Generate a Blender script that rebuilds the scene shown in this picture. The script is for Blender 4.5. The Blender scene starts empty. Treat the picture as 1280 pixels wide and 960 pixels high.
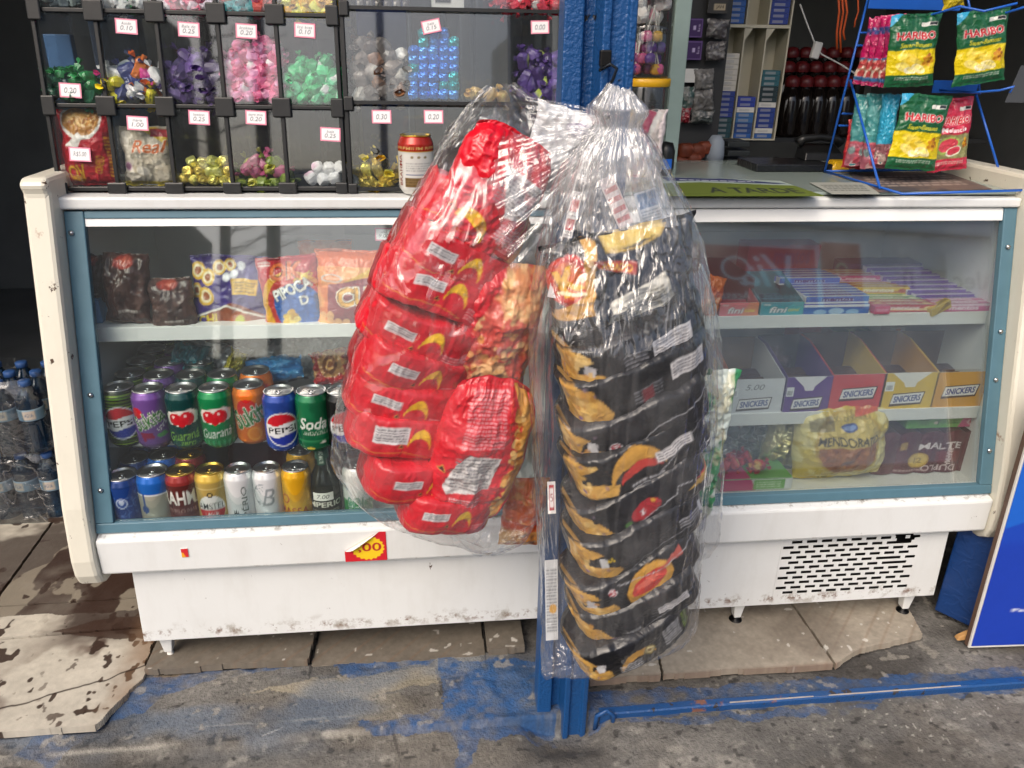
import bpy, bmesh, math, random
import numpy as np
from mathutils import Vector, Matrix, Euler
random.seed(7); RNG = np.random.default_rng(7)
PI = math.pi
scene = bpy.context.scene; COL = scene.collection

# ------------------------------------------------------------------ camera
CAM = np.array([0.6504, -1.3269, 1.2336]); TILT, YAW, ROLL, FPX = math.radians(23.4673), math.radians(-6.4756), math.radians(1.0178), 970.95
_f = np.array([-math.sin(YAW)*math.cos(TILT), math.cos(YAW)*math.cos(TILT), -math.sin(TILT)])
_r = np.array([math.cos(YAW), math.sin(YAW), 0]); _u = np.cross(_r, _f)
_R = math.cos(ROLL)*_r + math.sin(ROLL)*_u; _U = -math.sin(ROLL)*_r + math.cos(ROLL)*_u
cd = bpy.data.cameras.new('camera'); cam = bpy.data.objects.new('camera', cd); COL.objects.link(cam); scene.camera = cam
cd.sensor_width = 36; cd.lens = FPX/1280*36; cd.clip_start = .02; cd.clip_end = 500
cam.matrix_world = Matrix(((_R[0], _U[0], -_f[0], CAM[0]), (_R[1], _U[1], -_f[1], CAM[1]), (_R[2], _U[2], -_f[2], CAM[2]), (0, 0, 0, 1)))

def on_plane(px, py, n, p0):
    d = _f + _R*(px-640)/FPX + _U*(480-py)/FPX; n = np.array(n, float)
    return CAM + d*(np.dot(n, np.array(p0)-CAM)/np.dot(n, d))
def atY(px, py, y): return on_plane(px, py, (0, 1, 0), (0, y, 0))
def atZ(px, py, z): return on_plane(px, py, (0, 0, 1), (0, 0, z))
GS = .254                                    # slope of the leaning glass front: Y grows by this much per metre of height
def gy(z, off=0): return .02 + (z-.348)*GS + off
def atG(px, py, off=0): return on_plane(px, py, (0, 1, -GS), (0, .02+off, .348))
CT = .973                                    # countertop height
RKS = .123                                   # lean of the candy rack
def ry(z, off=0): return .205 + (z-CT)*RKS + off
def atR(px, py, off=0): return on_plane(px, py, (0, 1, -RKS), (0, .205+off, CT))

# ------------------------------------------------------------------ colour and noise
def lin(c):
    if isinstance(c, str):
        c = c.lstrip('#'); c = [int(c[i:i+2], 16)/255 for i in (0, 2, 4)]
    c = np.array(c, float)
    return np.where(c <= .04045, c/12.92, ((c+.055)/1.055)**2.4)
def vnoise(x, y, seed=0):
    xi, yi = np.floor(x).astype(np.int64), np.floor(y).astype(np.int64); fx, fy = x-xi, y-yi
    def h(a, b):
        n = (a*374761393 + b*668265263 + seed*974634541) & 0x7fffffff
        n = ((n ^ (n >> 13))*1274126177) & 0x7fffffff
        return ((n ^ (n >> 16)) & 0xffff)/65535.
    fx, fy = fx*fx*(3-2*fx), fy*fy*(3-2*fy)
    return (h(xi, yi)*(1-fx)+h(xi+1, yi)*fx)*(1-fy) + (h(xi, yi+1)*(1-fx)+h(xi+1, yi+1)*fx)*fy
def fbm(x, y, seed=0, o=4):
    s, a, t = 0, .5, 0
    for i in range(o):
        s = s + a*vnoise(x*2**i, y*2**i, seed+i*17); t += a; a *= .5
    return s/t
def ridge(x, y, seed=0, o=3):
    s, a, t = 0, .5, 0
    for i in range(o):
        s = s + a*(1-np.abs(2*vnoise(x*2**i, y*2**i, seed+i*31)-1)); t += a; a *= .5
    return s/t
def sstep(a, b, x): t = np.clip((x-a)/(b-a), 0, 1); return t*t*(3-2*t)

# ------------------------------------------------------------------ printed artwork: drawn as a raster, then sampled on to dense meshes
_GL = {}
def glyphs(s, bold=0., shear=0.):
    k = (s, bold, shear)
    if k not in _GL:
        cu = bpy.data.curves.new('t', 'FONT'); cu.body = s; cu.size = 1; cu.offset = bold; cu.shear = shear; cu.resolution_u = 3
        ob = bpy.data.objects.new('t', cu); COL.objects.link(ob)
        dg = bpy.context.evaluated_depsgraph_get(); me = bpy.data.meshes.new_from_object(ob.evaluated_get(dg))
        me.calc_loop_triangles()
        v = np.array([q.co[:2] for q in me.vertices]).reshape(-1, 2); t = np.array([q.vertices[:] for q in me.loop_triangles]).reshape(-1, 3)
        bpy.data.objects.remove(ob); bpy.data.meshes.remove(me); bpy.data.curves.remove(cu)
        tri = v[t] if len(t) else np.zeros((0, 3, 2))
        if len(tri):
            lo, hi = tri.reshape(-1, 2).min(0), tri.reshape(-1, 2).max(0); tri = tri-(lo+hi)/2
            sz = hi-lo
        else: sz = np.array([1, 1.])
        _GL[k] = (tri, sz)
    return _GL[k]
SS = ((.25, .25), (.75, .25), (.25, .75), (.75, .75))
class Cv:
    def __init__(s, w, h, bg):
        s.w, s.h = int(w), int(h); s.a = np.empty((s.h, s.w, 3)); s.a[:] = lin(bg)
    def _put(s, x0, y0, m, c, al=1.):
        h, w = m.shape; m = m[..., None]*al
        s.a[y0:y0+h, x0:x0+w] = s.a[y0:y0+h, x0:x0+w]*(1-m) + lin(c)*m
    def _box(s, lo, hi):
        x0, y0 = max(0, int(math.floor(lo[0]))), max(0, int(math.floor(lo[1]))); x1, y1 = min(s.w, int(math.ceil(hi[0]))), min(s.h, int(math.ceil(hi[1])))
        return (x0, y0, x1, y1) if x1 > x0 and y1 > y0 else None
    def poly(s, pts, c, al=1.):
        p = np.array(pts, float)*[s.w, s.h]; b = s._box(p.min(0), p.max(0))
        if not b: return s
        x0, y0, x1, y1 = b; m = np.zeros((y1-y0, x1-x0))
        for ox, oy in SS:
            X, Y = np.meshgrid(np.arange(x0, x1)+ox, np.arange(y0, y1)+oy); ins = np.zeros(X.shape, bool)
            for i in range(len(p)):
                (xa, ya), (xb, yb) = p[i-1], p[i]
                if ya != yb: ins ^= ((ya > Y) != (yb > Y)) & (X < (xb-xa)*(Y-ya)/(yb-ya)+xa)
            m += ins*.25
        s._put(x0, y0, m, c, al); return s
    def rect(s, u0, v0, u1, v1, c, al=1.): return s.poly([(u0, v0), (u1, v0), (u1, v1), (u0, v1)], c, al)
    def ell(s, cu, cv, ru, c, rv=None, rot=0, al=1., n=28, a0=0, a1=360):   # ru in widths; rv in heights (default round)
        ru_, rv_ = ru*s.w, (rv*s.h if rv else ru*s.w); r = math.radians(rot); P = []
        for i in range(n+1):
            a = math.radians(a0+(a1-a0)*i/n); x, y = ru_*math.cos(a), rv_*math.sin(a)
            P.append((cu+(x*math.cos(r)-y*math.sin(r))/s.w, cv+(x*math.sin(r)+y*math.cos(r))/s.h))
        return s.poly(P, c, al)
    def line(s, pts, wd, c, al=1.):
        P = np.array(pts, float)*[s.w, s.h]; wd = wd*s.w/2
        for a, b in zip(P[:-1], P[1:]):
            d = b-a; n = np.array([-d[1], d[0]])/(np.hypot(*d)+1e-9)*wd; e = d/(np.hypot(*d)+1e-9)*wd*.5
            s.poly(np.array([a+n-e, b+n+e, b-n+e, a-n-e])/[s.w, s.h], c, al)
        return s
    def text(s, t, cu, cv, h, c, w=None, rot=0, bold=0., shear=0., out=None, ow=.02, al=1.):
        if out: s.text(t, cu, cv, h*1.04, out, None if w is None else w*1.03, rot, bold+ow*1.5, shear, al=al)
        tri, sz = glyphs(t, round(bold*.4, 4), shear)
        if not len(tri): return s
        if out is None and False: pass
        k = h*s.h/ max(sz[1], .5); kx = k if w is None else w*s.w/sz[0]
        r = math.radians(rot); q = tri*[kx, k]; ca, sa = math.cos(r), math.sin(r)
        q = np.stack([q[..., 0]*ca-q[..., 1]*sa, q[..., 0]*sa+q[..., 1]*ca], -1) + [cu*s.w, cv*s.h]
        b = s._box(q.reshape(-1, 2).min(0), q.reshape(-1, 2).max(0))
        if not b: return s
        x0, y0, x1, y1 = b; m = np.zeros((4, y1-y0, x1-x0), bool)
        for T in q:
            bb = s._box(T.min(0), T.max(0))
            if not bb: continue
            a0, b0, a1, b1 = bb; X0, Y0 = np.meshgrid(np.arange(a0, a1), np.arange(b0, b1))
            (ax, ay), (bx, by), (cx, cy) = T
            for i, (ox, oy) in enumerate(SS):
                X, Y = X0+ox, Y0+oy
                e1 = (bx-ax)*(Y-ay)-(by-ay)*(X-ax); e2 = (cx-bx)*(Y-by)-(cy-by)*(X-bx); e3 = (ax-cx)*(Y-cy)-(ay-cy)*(X-cx)
                m[i, b0-y0:b1-y0, a0-x0:a1-x0] |= ((e1 >= 0) & (e2 >= 0) & (e3 >= 0)) | ((e1 <= 0) & (e2 <= 0) & (e3 <= 0))
        s._put(x0, y0, m.mean(0), c, al); return s
    def lines(s, u0, v0, u1, v1, n, c, al=.8, rot=0, fill=.55):                 # rows of tiny printed text
        rg = random.Random(int(u0*997+v1*131+n)); cx, cy = (u0+u1)/2, (v0+v1)/2; r = math.radians(rot)
        for i in range(n):
            v = v0+(v1-v0)*(i+.5)/n; u = u0
            while u < u1*.995:
                l = min(rg.uniform(.03, .12)*(u1-u0), u1-u); hh = (v1-v0)/n*fill/2
                P = []
                for a, b in ((u, v-hh), (u+l, v-hh), (u+l, v+hh), (u, v+hh)):
                    x, y = (a-cx)*s.w, (b-cy)*s.h; P.append((cx+(x*math.cos(r)-y*math.sin(r))/s.w, cy+(x*math.sin(r)+y*math.cos(r))/s.h))
                s.poly(P, c, al); u += l+.02*(u1-u0)
        return s
    def mottle(s, c, sc=6, amt=.5, seed=1, lo=.5, hi=.62):
        X, Y = np.meshgrid(np.arange(s.w)/s.w*sc, np.arange(s.h)/s.w*sc); m = sstep(lo, hi, fbm(X, Y, seed))*amt
        s.a = s.a*(1-m[..., None])+lin(c)*m[..., None]; return s
    def sample(s, u, v):
        x, y = np.clip(np.asarray(u)*s.w-.5, 0, s.w-1.001), np.clip(np.asarray(v)*s.h-.5, 0, s.h-1.001)
        i, j = np.floor(x).astype(int), np.floor(y).astype(int); i2, j2 = np.minimum(i+1, s.w-1), np.minimum(j+1, s.h-1)
        fx, fy = (x-i)[..., None], (y-j)[..., None]
        return (s.a[j, i]*(1-fx)+s.a[j, i2]*fx)*(1-fy)+(s.a[j2, i]*(1-fx)+s.a[j2, i2]*fx)*fy

# ------------------------------------------------------------------ materials
M = {}
def nt(name):
    m = bpy.data.materials.new(name); m.use_nodes = True; t = m.node_tree; t.nodes.clear()
    o = t.nodes.new('ShaderNodeOutputMaterial'); return m, t, o
def N(t, k, **kw):
    n = t.nodes.new(k)
    for a, b in kw.items():
        if a in n.inputs: n.inputs[a].default_value = b
        else: setattr(n, a, b)
    return n
def rgba(c): return tuple(lin(c))+(1.,)
def creases(t, vec, sc, wd, det=2.5, dist=.45):
    """sharp fold lines where a soft noise crosses its middle, laid over gentle swells: (line mask, height)"""
    n = N(t, 'ShaderNodeTexNoise', Scale=sc, Detail=det, Roughness=.55, Distortion=dist); t.links.new(vec, n.inputs['Vector'])
    a = N(t, 'ShaderNodeMath', operation='SUBTRACT'); a.inputs[1].default_value = .5; t.links.new(n.outputs['Fac'], a.inputs[0]); ab = N(t, 'ShaderNodeMath', operation='ABSOLUTE'); t.links.new(a.outputs[0], ab.inputs[0])
    r = N(t, 'ShaderNodeMapRange', interpolation_type='SMOOTHSTEP'); r.inputs[1].default_value = 0; r.inputs[2].default_value = wd; r.inputs[3].default_value = 1; r.inputs[4].default_value = 0; t.links.new(ab.outputs[0], r.inputs[0])
    n2 = N(t, 'ShaderNodeTexNoise', Scale=sc*1.9, Detail=2., Roughness=.5, Distortion=.3); t.links.new(vec, n2.inputs['Vector'])
    h = N(t, 'ShaderNodeMath', operation='MULTIPLY_ADD'); h.inputs[1].default_value = .45; t.links.new(r.outputs[0], h.inputs[0]); t.links.new(n2.outputs['Fac'], h.inputs[2])
    return r.outputs[0], h.outputs[0]
def principled(name, col=None, rough=.5, metal=0., spec=.5, coat=0., noise=0., nscale=40., bump=0., bscale=80., stretch=(1, 1, 1), alpha=None, trans=0., sheen=0., rnoise=0., crease=0.):
    m, t, o = nt(name); p = N(t, 'ShaderNodeBsdfPrincipled'); t.links.new(p.outputs[0], o.inputs[0])
    p.inputs['Roughness'].default_value = rough; p.inputs['Metallic'].default_value = metal; p.inputs['Specular IOR Level'].default_value = spec; p.inputs['Coat Weight'].default_value = coat
    p.inputs['Coat Roughness'].default_value = .12; p.inputs['Transmission Weight'].default_value = trans
    tc = N(t, 'ShaderNodeTexCoord'); mp = N(t, 'ShaderNodeMapping'); mp.inputs['Scale'].default_value = stretch; t.links.new(tc.outputs['Object'], mp.inputs[0])
    if col is None: a = N(t, 'ShaderNodeAttribute', attribute_name='Col'); src = a.outputs['Color']
    else: c = N(t, 'ShaderNodeRGB'); c.outputs[0].default_value = rgba(col); src = c.outputs[0]
    if noise:
        n = N(t, 'ShaderNodeTexNoise', Scale=nscale, Detail=5.); t.links.new(mp.outputs[0], n.inputs['Vector'])
        mr = N(t, 'ShaderNodeMapRange'); mr.inputs[3].default_value = 1-noise; mr.inputs[4].default_value = 1+noise; t.links.new(n.outputs['Fac'], mr.inputs[0])
        vm = N(t, 'ShaderNodeVectorMath', operation='SCALE'); t.links.new(src, vm.inputs[0]); t.links.new(mr.outputs[0], vm.inputs['Scale']); src = vm.outputs[0]
    t.links.new(src, p.inputs['Base Color'])
    if bump:
        n = N(t, 'ShaderNodeTexNoise', Scale=bscale, Detail=6., Roughness=.6); t.links.new(mp.outputs[0], n.inputs['Vector']); hsrc = n.outputs['Fac']
        if crease: cr, hsrc = creases(t, mp.outputs[0], crease, .10)
        b = N(t, 'ShaderNodeBump', Strength=bump, Distance=.004); t.links.new(hsrc, b.inputs['Height']); t.links.new(b.outputs[0], p.inputs['Normal'])
    if rnoise:
        n = N(t, 'ShaderNodeTexNoise', Scale=nscale*.5, Detail=4.); t.links.new(mp.outputs[0], n.inputs['Vector'])
        mr = N(t, 'ShaderNodeMapRange'); mr.inputs[3].default_value = max(0, rough-rnoise); mr.inputs[4].default_value = min(1, rough+rnoise); t.links.new(n.outputs['Fac'], mr.inputs[0]); t.links.new(mr.outputs[0], p.inputs['Roughness'])
    M[name] = m; return m
principled('print_film', rough=.30, spec=.5, coat=.12, bump=.38, crease=26, noise=.06)
principled('print_foil', rough=.28, metal=.5, bump=.7, crease=34, noise=.06)
principled('can_print', rough=.27, metal=.35, spec=.5, coat=.2)
principled('carton', rough=.55, noise=.06, bump=.06, bscale=120)
principled('paper', rough=.75, noise=.04)
principled('snack', rough=.6, bump=.5, bscale=60, noise=.12)
principled('aluminium', '#c9cacb', rough=.28, metal=1., noise=.05, bump=.05)
principled('gold_metal', '#d0ab4a', rough=.28, metal=1., noise=.05)
principled('black_plastic', '#161718', rough=.42, bump=.05, noise=.1, rnoise=.15)
principled('dark_metal', '#1b1a1a', rough=.45, metal=.6, noise=.2)
principled('blue_grey_frame', '#4f7180', rough=.42, noise=.14, nscale=30, bump=.08, rnoise=.15)
principled('blue_paint', '#184a8e', rough=.34, noise=.25, nscale=25, bump=.6, bscale=190, rnoise=.12)
principled('blue_wire', '#1f5dbb', rough=.35, noise=.1)
principled('blue_rail', '#27527f', rough=.6, noise=.5, nscale=30, bump=.5, bscale=60)
principled('shelf_white', '#ecedeb', rough=.4, noise=.06, nscale=12, rnoise=.15)
principled('case_lining', '#eaecea', rough=.5, noise=.09, nscale=8, rnoise=.2)
principled('dark_shop', '#696b6a', rough=.75, noise=.3, nscale=5)
principled('dark_shelf', '#2e2f30', rough=.6, noise=.3, nscale=8)
principled('red_cap', '#6a1d20', rough=.35, noise=.15)
principled('dark_glass', '#1a1411', rough=.12, spec=.6)
principled('wine_dark_glass', '#1c1d12', rough=.12, spec=.6)
principled('green_foil', '#14563c', rough=.35, metal=.4, noise=.15)
principled('pale_upright', '#9fb3ac', rough=.45, noise=.08)
principled('cable_white', '#c9c9c5', rough=.45, noise=.06)
principled('orange_cord', '#c2511d', rough=.6, noise=.1)
principled('yellow_lid', '#e2ab1c', rough=.35, noise=.06)
principled('silver_hook', '#3c4146', rough=.35, metal=.9)
principled('rubber_white', '#d4d2cc', rough=.6, noise=.12)
principled('worn_white', '#a89f98', rough=.7, noise=.4, nscale=60)
principled('grey_cream', '#bdb8a4', rough=.5, noise=.12, nscale=12, bump=.05)
principled('stone', None, rough=.85, noise=.38, nscale=150, bump=1., bscale=160)
principled('tile', None, rough=.5, noise=.1, nscale=60, bump=.25, bscale=90, rnoise=.2)
principled('facade', None, rough=.8, noise=.08, nscale=2)
principled('bark', '#3a332b', rough=.9, noise=.3)
principled('asphalt', '#3f4042', rough=.9, noise=.25, nscale=20, bump=.4)
principled('countertop_glass', '#8d9a94', rough=.16, spec=.6, noise=.08, nscale=5)

def enamel(name, base, chips=.68, dirt='#8a7f68', lo=.5, grime=False, bump=.08, bs=50., rust='#4a3628'):
    m, t, o = nt(name); p = N(t, 'ShaderNodeBsdfPrincipled', Roughness=.36); t.links.new(p.outputs[0], o.inputs[0]); tc = N(t, 'ShaderNodeTexCoord')
    def mask(sc, a, b, stretch=None):
        n = N(t, 'ShaderNodeTexNoise', Scale=sc, Detail=8., Roughness=.65)
        if stretch:
            mp = N(t, 'ShaderNodeMapping'); mp.inputs['Scale'].default_value = stretch; t.links.new(tc.outputs['Object'], mp.inputs[0]); t.links.new(mp.outputs[0], n.inputs['Vector'])
        else: t.links.new(tc.outputs['Object'], n.inputs['Vector'])
        r = N(t, 'ShaderNodeMapRange'); r.inputs[1].default_value = a; r.inputs[2].default_value = b; t.links.new(n.outputs['Fac'], r.inputs[0]); return r.outputs[0]
    def mix(f, a, b, amt=1.):
        x = N(t, 'ShaderNodeMix', data_type='RGBA'); k = N(t, 'ShaderNodeMath', operation='MULTIPLY'); k.inputs[1].default_value = amt; t.links.new(f, k.inputs[0]); t.links.new(k.outputs[0], x.inputs[0])
        for s, i in ((a, 6), (b, 7)):
            if isinstance(s, str): x.inputs[i].default_value = rgba(s)
            else: t.links.new(s, x.inputs[i])
        return x.outputs[2]
    c = mix(mask(3., lo, .8), base, dirt, .16)
    c = mix(mask(25., .5, .75, (1, 1, .25)), c, dirt, .10)
    ch = mask(38., chips, chips+.02); c = mix(ch, c, rust)
    if grime:                                                   # splashed dirt and rust creeping up from the lowest edge, and along the lip's underside
        g = N(t, 'ShaderNodeNewGeometry'); sp = N(t, 'ShaderNodeSeparateXYZ'); t.links.new(g.outputs['Position'], sp.inputs[0])
        for zc_, wd_, sc, col, amt, thr in ((.094, .030, 22., '#7a6a52', .7, .52), (.094, .014, 60., '#6b452a', .9, .52), (.268, .008, 45., '#7a5a3c', .8, .57), (.351, .005, 55., '#6f665a', .8, .54)):
            sb_ = N(t, 'ShaderNodeMath', operation='SUBTRACT'); sb_.inputs[1].default_value = zc_; t.links.new(sp.outputs[2], sb_.inputs[0]); ab_ = N(t, 'ShaderNodeMath', operation='ABSOLUTE'); t.links.new(sb_.outputs[0], ab_.inputs[0])
            r = N(t, 'ShaderNodeMapRange'); r.inputs[1].default_value = wd_; r.inputs[2].default_value = 0; t.links.new(ab_.outputs[0], r.inputs[0]); k = N(t, 'ShaderNodeMath', operation='MULTIPLY'); t.links.new(r.outputs[0], k.inputs[0]); t.links.new(mask(sc, thr, thr+.1), k.inputs[1]); c = mix(k.outputs[0], c, col, amt)
    c = mix(mask(9., chips+.02, chips+.06), c, '#8b5a35', .8)
    t.links.new(c, p.inputs['Base Color'])
    n = N(t, 'ShaderNodeTexNoise', Scale=bs); t.links.new(tc.outputs['Object'], n.inputs['Vector']); b = N(t, 'ShaderNodeBump', Strength=bump, Distance=.004); t.links.new(n.outputs['Fac'], b.inputs['Height']); t.links.new(b.outputs[0], p.inputs['Normal'])
    M[name] = m
enamel('white_enamel', '#dfe1e0', .69, grime=True)
enamel('blue_dirty', '#1d4a80', .60, '#33383c', .36, bump=.5, bs=120., rust='#3a3330')
enamel('blue_chipped', '#1a4a80', .66, '#0c2748', .42, bump=.55, bs=170., rust='#1b1a1c')
enamel('panel_enamel', '#d9d5c6', .655, '#6f6249', .45)

def clear(name, tint='#f4f8f6', rough=.02, base=.07, edge=.55, white=0., wcol='#ffffff', bump=0., bscale=30., stretch=(1, 1, 1), blotch=0., wd=.05, streak=0.):
    """thin clear sheet: what lies behind shows straight through, plus a Fresnel-like sheen and a little milkiness"""
    m, t, o = nt(name); tr = N(t, 'ShaderNodeBsdfTransparent'); tr.inputs[0].default_value = rgba(tint); g = N(t, 'ShaderNodeBsdfGlossy', Roughness=rough); g.inputs[0].default_value = (1, 1, 1, 1)
    tc = N(t, 'ShaderNodeTexCoord'); lw = N(t, 'ShaderNodeLayerWeight', Blend=.3)
    if bump:
        mp = N(t, 'ShaderNodeMapping'); mp.inputs['Scale'].default_value = stretch; t.links.new(tc.outputs['Object'], mp.inputs[0])
        cr, hs = creases(t, mp.outputs[0], bscale, wd)
        b = N(t, 'ShaderNodeBump', Strength=bump, Distance=.01); t.links.new(hs, b.inputs['Height'])
        t.links.new(b.outputs[0], g.inputs['Normal']); t.links.new(b.outputs[0], lw.inputs['Normal'])
    pw = N(t, 'ShaderNodeMath', operation='POWER'); pw.inputs[1].default_value = 2.2; t.links.new(lw.outputs['Facing'], pw.inputs[0])
    ma = N(t, 'ShaderNodeMath', operation='MULTIPLY_ADD'); ma.inputs[1].default_value = edge; ma.inputs[2].default_value = base; t.links.new(pw.outputs[0], ma.inputs[0])
    mx = N(t, 'ShaderNodeMixShader'); t.links.new(ma.outputs[0], mx.inputs[0]); t.links.new(tr.outputs[0], mx.inputs[1]); t.links.new(g.outputs[0], mx.inputs[2]); out = mx.outputs[0]
    if white:
        d = N(t, 'ShaderNodeBsdfDiffuse'); d.inputs[0].default_value = rgba(wcol); tl = N(t, 'ShaderNodeBsdfTranslucent'); tl.inputs[0].default_value = rgba(wcol)
        m1 = N(t, 'ShaderNodeMixShader'); m1.inputs[0].default_value = .35; t.links.new(d.outputs[0], m1.inputs[1]); t.links.new(tl.outputs[0], m1.inputs[2])
        m2 = N(t, 'ShaderNodeMixShader'); m2.inputs[0].default_value = white; t.links.new(out, m2.inputs[1]); t.links.new(m1.outputs[0], m2.inputs[2]); out = m2.outputs[0]
        if blotch:
            n = N(t, 'ShaderNodeTexNoise', Scale=14., Detail=6.); t.links.new(tc.outputs['Object'], n.inputs['Vector']); r = N(t, 'ShaderNodeMapRange'); r.inputs[1].default_value = .42; r.inputs[2].default_value = .7; r.inputs[3].default_value = white; r.inputs[4].default_value = white+blotch
            t.links.new(n.outputs['Fac'], r.inputs[0]); t.links.new(r.outputs[0], m2.inputs[0])
            if streak: k = N(t, 'ShaderNodeMath', operation='MULTIPLY_ADD', use_clamp=True); k.inputs[1].default_value = streak; t.links.new(cr, k.inputs[0]); t.links.new(r.outputs[0], k.inputs[2]); t.links.new(k.outputs[0], m2.inputs[0])
    t.links.new(out, o.inputs[0]); M[name] = m
clear('case_glass', '#f7fbfa', .028, .07, .6, white=.012)
clear('case_glass_brightened', '#f7fbfa', .03, .20, .6, white=.02, blotch=.02)  # right pane: reflection share raised and pale haze added to brighten it
clear('bin_acrylic', '#f6f8f8', .03, .06, .5, white=.008)
clear('jar_plastic', '#eef0ee', .06, .05, .6, white=.02)
clear('bag_film', '#fefefe', .05, .075, .75, white=.012, bump=.5, bscale=8, stretch=(1.5, 1.5, .7), blotch=.055, wd=.07, streak=.03)
clear('pleated_film', '#fefefe', .05, .08, .75, white=.012, bump=.5, bscale=10, stretch=(3., 3., .2), blotch=.05, wd=.09, streak=.03)
clear('neck_film', '#fefefe', .08, .09, .75, white=.10, bump=.6, bscale=12, stretch=(3., 3., .2), blotch=.12, wd=.08, streak=.12)
clear('wrap_film', '#dfe7ea', .08, .07, .8, white=.012, bump=.8, bscale=12, blotch=.02, wd=.02, streak=.1)
clear('crinkle_film', '#e4e4e0', .10, .10, .9, white=.12, bump=1.2, bscale=24, blotch=.1, wd=.03, streak=.4)
clear('water_pet', '#6f97b6', .06, .07, .7, white=.12, wcol='#3f6c94')

# ------------------------------------------------------------------ mesh helpers
class MB:
    def __init__(s): s.v, s.f, s.c, s.n = [], [], [], 0
    def add(s, v, f, c=None):
        v = np.asarray(v, float).reshape(-1, 3); s.v.append(v); s.f += [tuple(int(i)+s.n for i in q) for q in f]
        if c is not None: s.c.append(np.broadcast_to(np.asarray(c, float), v.shape) if np.ndim(c) == 1 else np.asarray(c, float).reshape(-1, 3))
        s.n += len(v); return s
    def box(s, x0, y0, z0, x1, y1, z1, c=None, mat=None):
        v = np.array([(x, y, z) for x in (x0, x1) for y in (y0, y1) for z in (z0, z1)], float)
        if mat is not None: v = v@np.array(mat.to_3x3()).T+np.array(mat.translation)
        return s.add(v, [(0, 1, 3, 2), (4, 6, 7, 5), (0, 4, 5, 1), (2, 3, 7, 6), (0, 2, 6, 4), (1, 5, 7, 3)], c)
    def hexa(s, a, b, c=None):                      # two matching quads -> closed solid
        n = len(a); v = list(a)+list(b); f = [tuple(range(n)), tuple(range(2*n-1, n-1, -1))]+[(i, i+n, (i+1) % n+n, (i+1) % n) for i in range(n)]
        return s.add(v, f, c)
    def grid(s, P, c=None, wrap=False):            # P: (nv, nu, 3)
        nv, nu = P.shape[:2]; i = np.arange(nv*nu).reshape(nv, nu)
        a, b = i[:-1], i[1:]
        q = np.stack([a[:, :-1], a[:, 1:], b[:, 1:], b[:, :-1]], -1).reshape(-1, 4).tolist()
        if wrap: q += np.stack([a[:, -1], a[:, 0], b[:, 0], b[:, -1]], -1).reshape(-1, 4).tolist()
        return s.add(P.reshape(-1, 3), q, None if c is None else np.asarray(c).reshape(-1, 3))
    def tube(s, pts, r, n=8, c=None, cap=True):
        P = [np.array(p, float) for p in pts]; R = r if hasattr(r, '__len__') else [r]*len(P); rings = []; up = None
        for i, p in enumerate(P):
            d = P[min(i+1, len(P)-1)]-P[max(i-1, 0)]; d /= np.linalg.norm(d)+1e-12
            if up is None: up = np.cross(d, (0, 0, 1) if abs(d[2]) < .9 else (1, 0, 0))
            up = up-d*np.dot(up, d); up /= np.linalg.norm(up)+1e-12; w = np.cross(d, up)
            a = np.arange(n)/n*2*PI; rings.append(p+R[i]*(np.cos(a)[:, None]*up+np.sin(a)[:, None]*w))
        k = s.n; s.grid(np.array(rings), None if c is None else np.tile(c, (len(P)*n, 1)), True)
        if cap: s.f += [tuple(k+j for j in range(n-1, -1, -1)), tuple(k+(len(P)-1)*n+j for j in range(n))]
        return s
    def lathe(s, prof, n=32, at=(0, 0, 0), c=None):
        a = np.arange(n)/n*2*PI; P = np.array([[(r*math.cos(t)+at[0], r*math.sin(t)+at[1], z+at[2]) for t in a] for r, z in prof])
        return s.grid(P, None if c is None else np.tile(c, (len(prof)*n, 1)), True)
    def build(s, name, mat, parent=None, smooth=False, bevel=0., loc=None, local=False):
        me = bpy.data.meshes.new(name); V = np.concatenate(s.v)
        o = bpy.data.objects.new(name, me)
        org = np.zeros(3)
        if parent is not None and not local: 
            q = parent
            while q is not None: org = org+np.array(q.location); q = q.parent
        if loc is not None: org = np.array(loc, float) if not local else np.zeros(3); o.location = loc
        me.from_pydata((V-org).tolist(), [], s.f); me.materials.append(M[mat] if isinstance(mat, str) else mat)
        if s.c:
            C = np.concatenate(s.c); a = me.color_attributes.new('Col', 'FLOAT_COLOR', 'POINT'); a.data.foreach_set('color', np.concatenate([C, np.ones((len(C), 1))], 1).astype(np.float32).ravel())
        bm = bmesh.new(); bm.from_mesh(me); bmesh.ops.recalc_face_normals(bm, faces=bm.faces); bm.to_mesh(me); bm.free()
        if smooth: me.polygons.foreach_set('use_smooth', [True]*len(me.polygons))
        COL.objects.link(o); o.parent = parent
        if bevel:
            b = o.modifiers.new('b', 'BEVEL'); b.width = bevel; b.segments = 2; b.limit_method = 'ANGLE'; b.angle_limit = .6
        return o
def tag(o, label, cat, group=None):
    o['label'] = label; o['category'] = cat
    if group: o['group'] = group
    return o
def structure(o): o['kind'] = 'structure'; return o
def empty(name, loc, label=None, cat=None, group=None, rot=None):
    o = bpy.data.objects.new(name, None); COL.objects.link(o); o.location = loc
    if rot: o.rotation_euler = rot
    if label: tag(o, label, cat, group)
    return o
def copy_tree(o, parent=None):
    c = o.copy(); COL.objects.link(c); c.parent = parent
    if c.get('group') and parent is None: pass
    for ch in list(o.children): copy_tree(ch, c)
    return c
def place(o, loc, rot=None, sc=None):
    o.location = loc
    if rot is not None: o.rotation_euler = rot
    if sc is not None: o.scale = (sc,)*3 if not hasattr(sc, '__len__') else sc
    return o
R = math.radians

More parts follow.
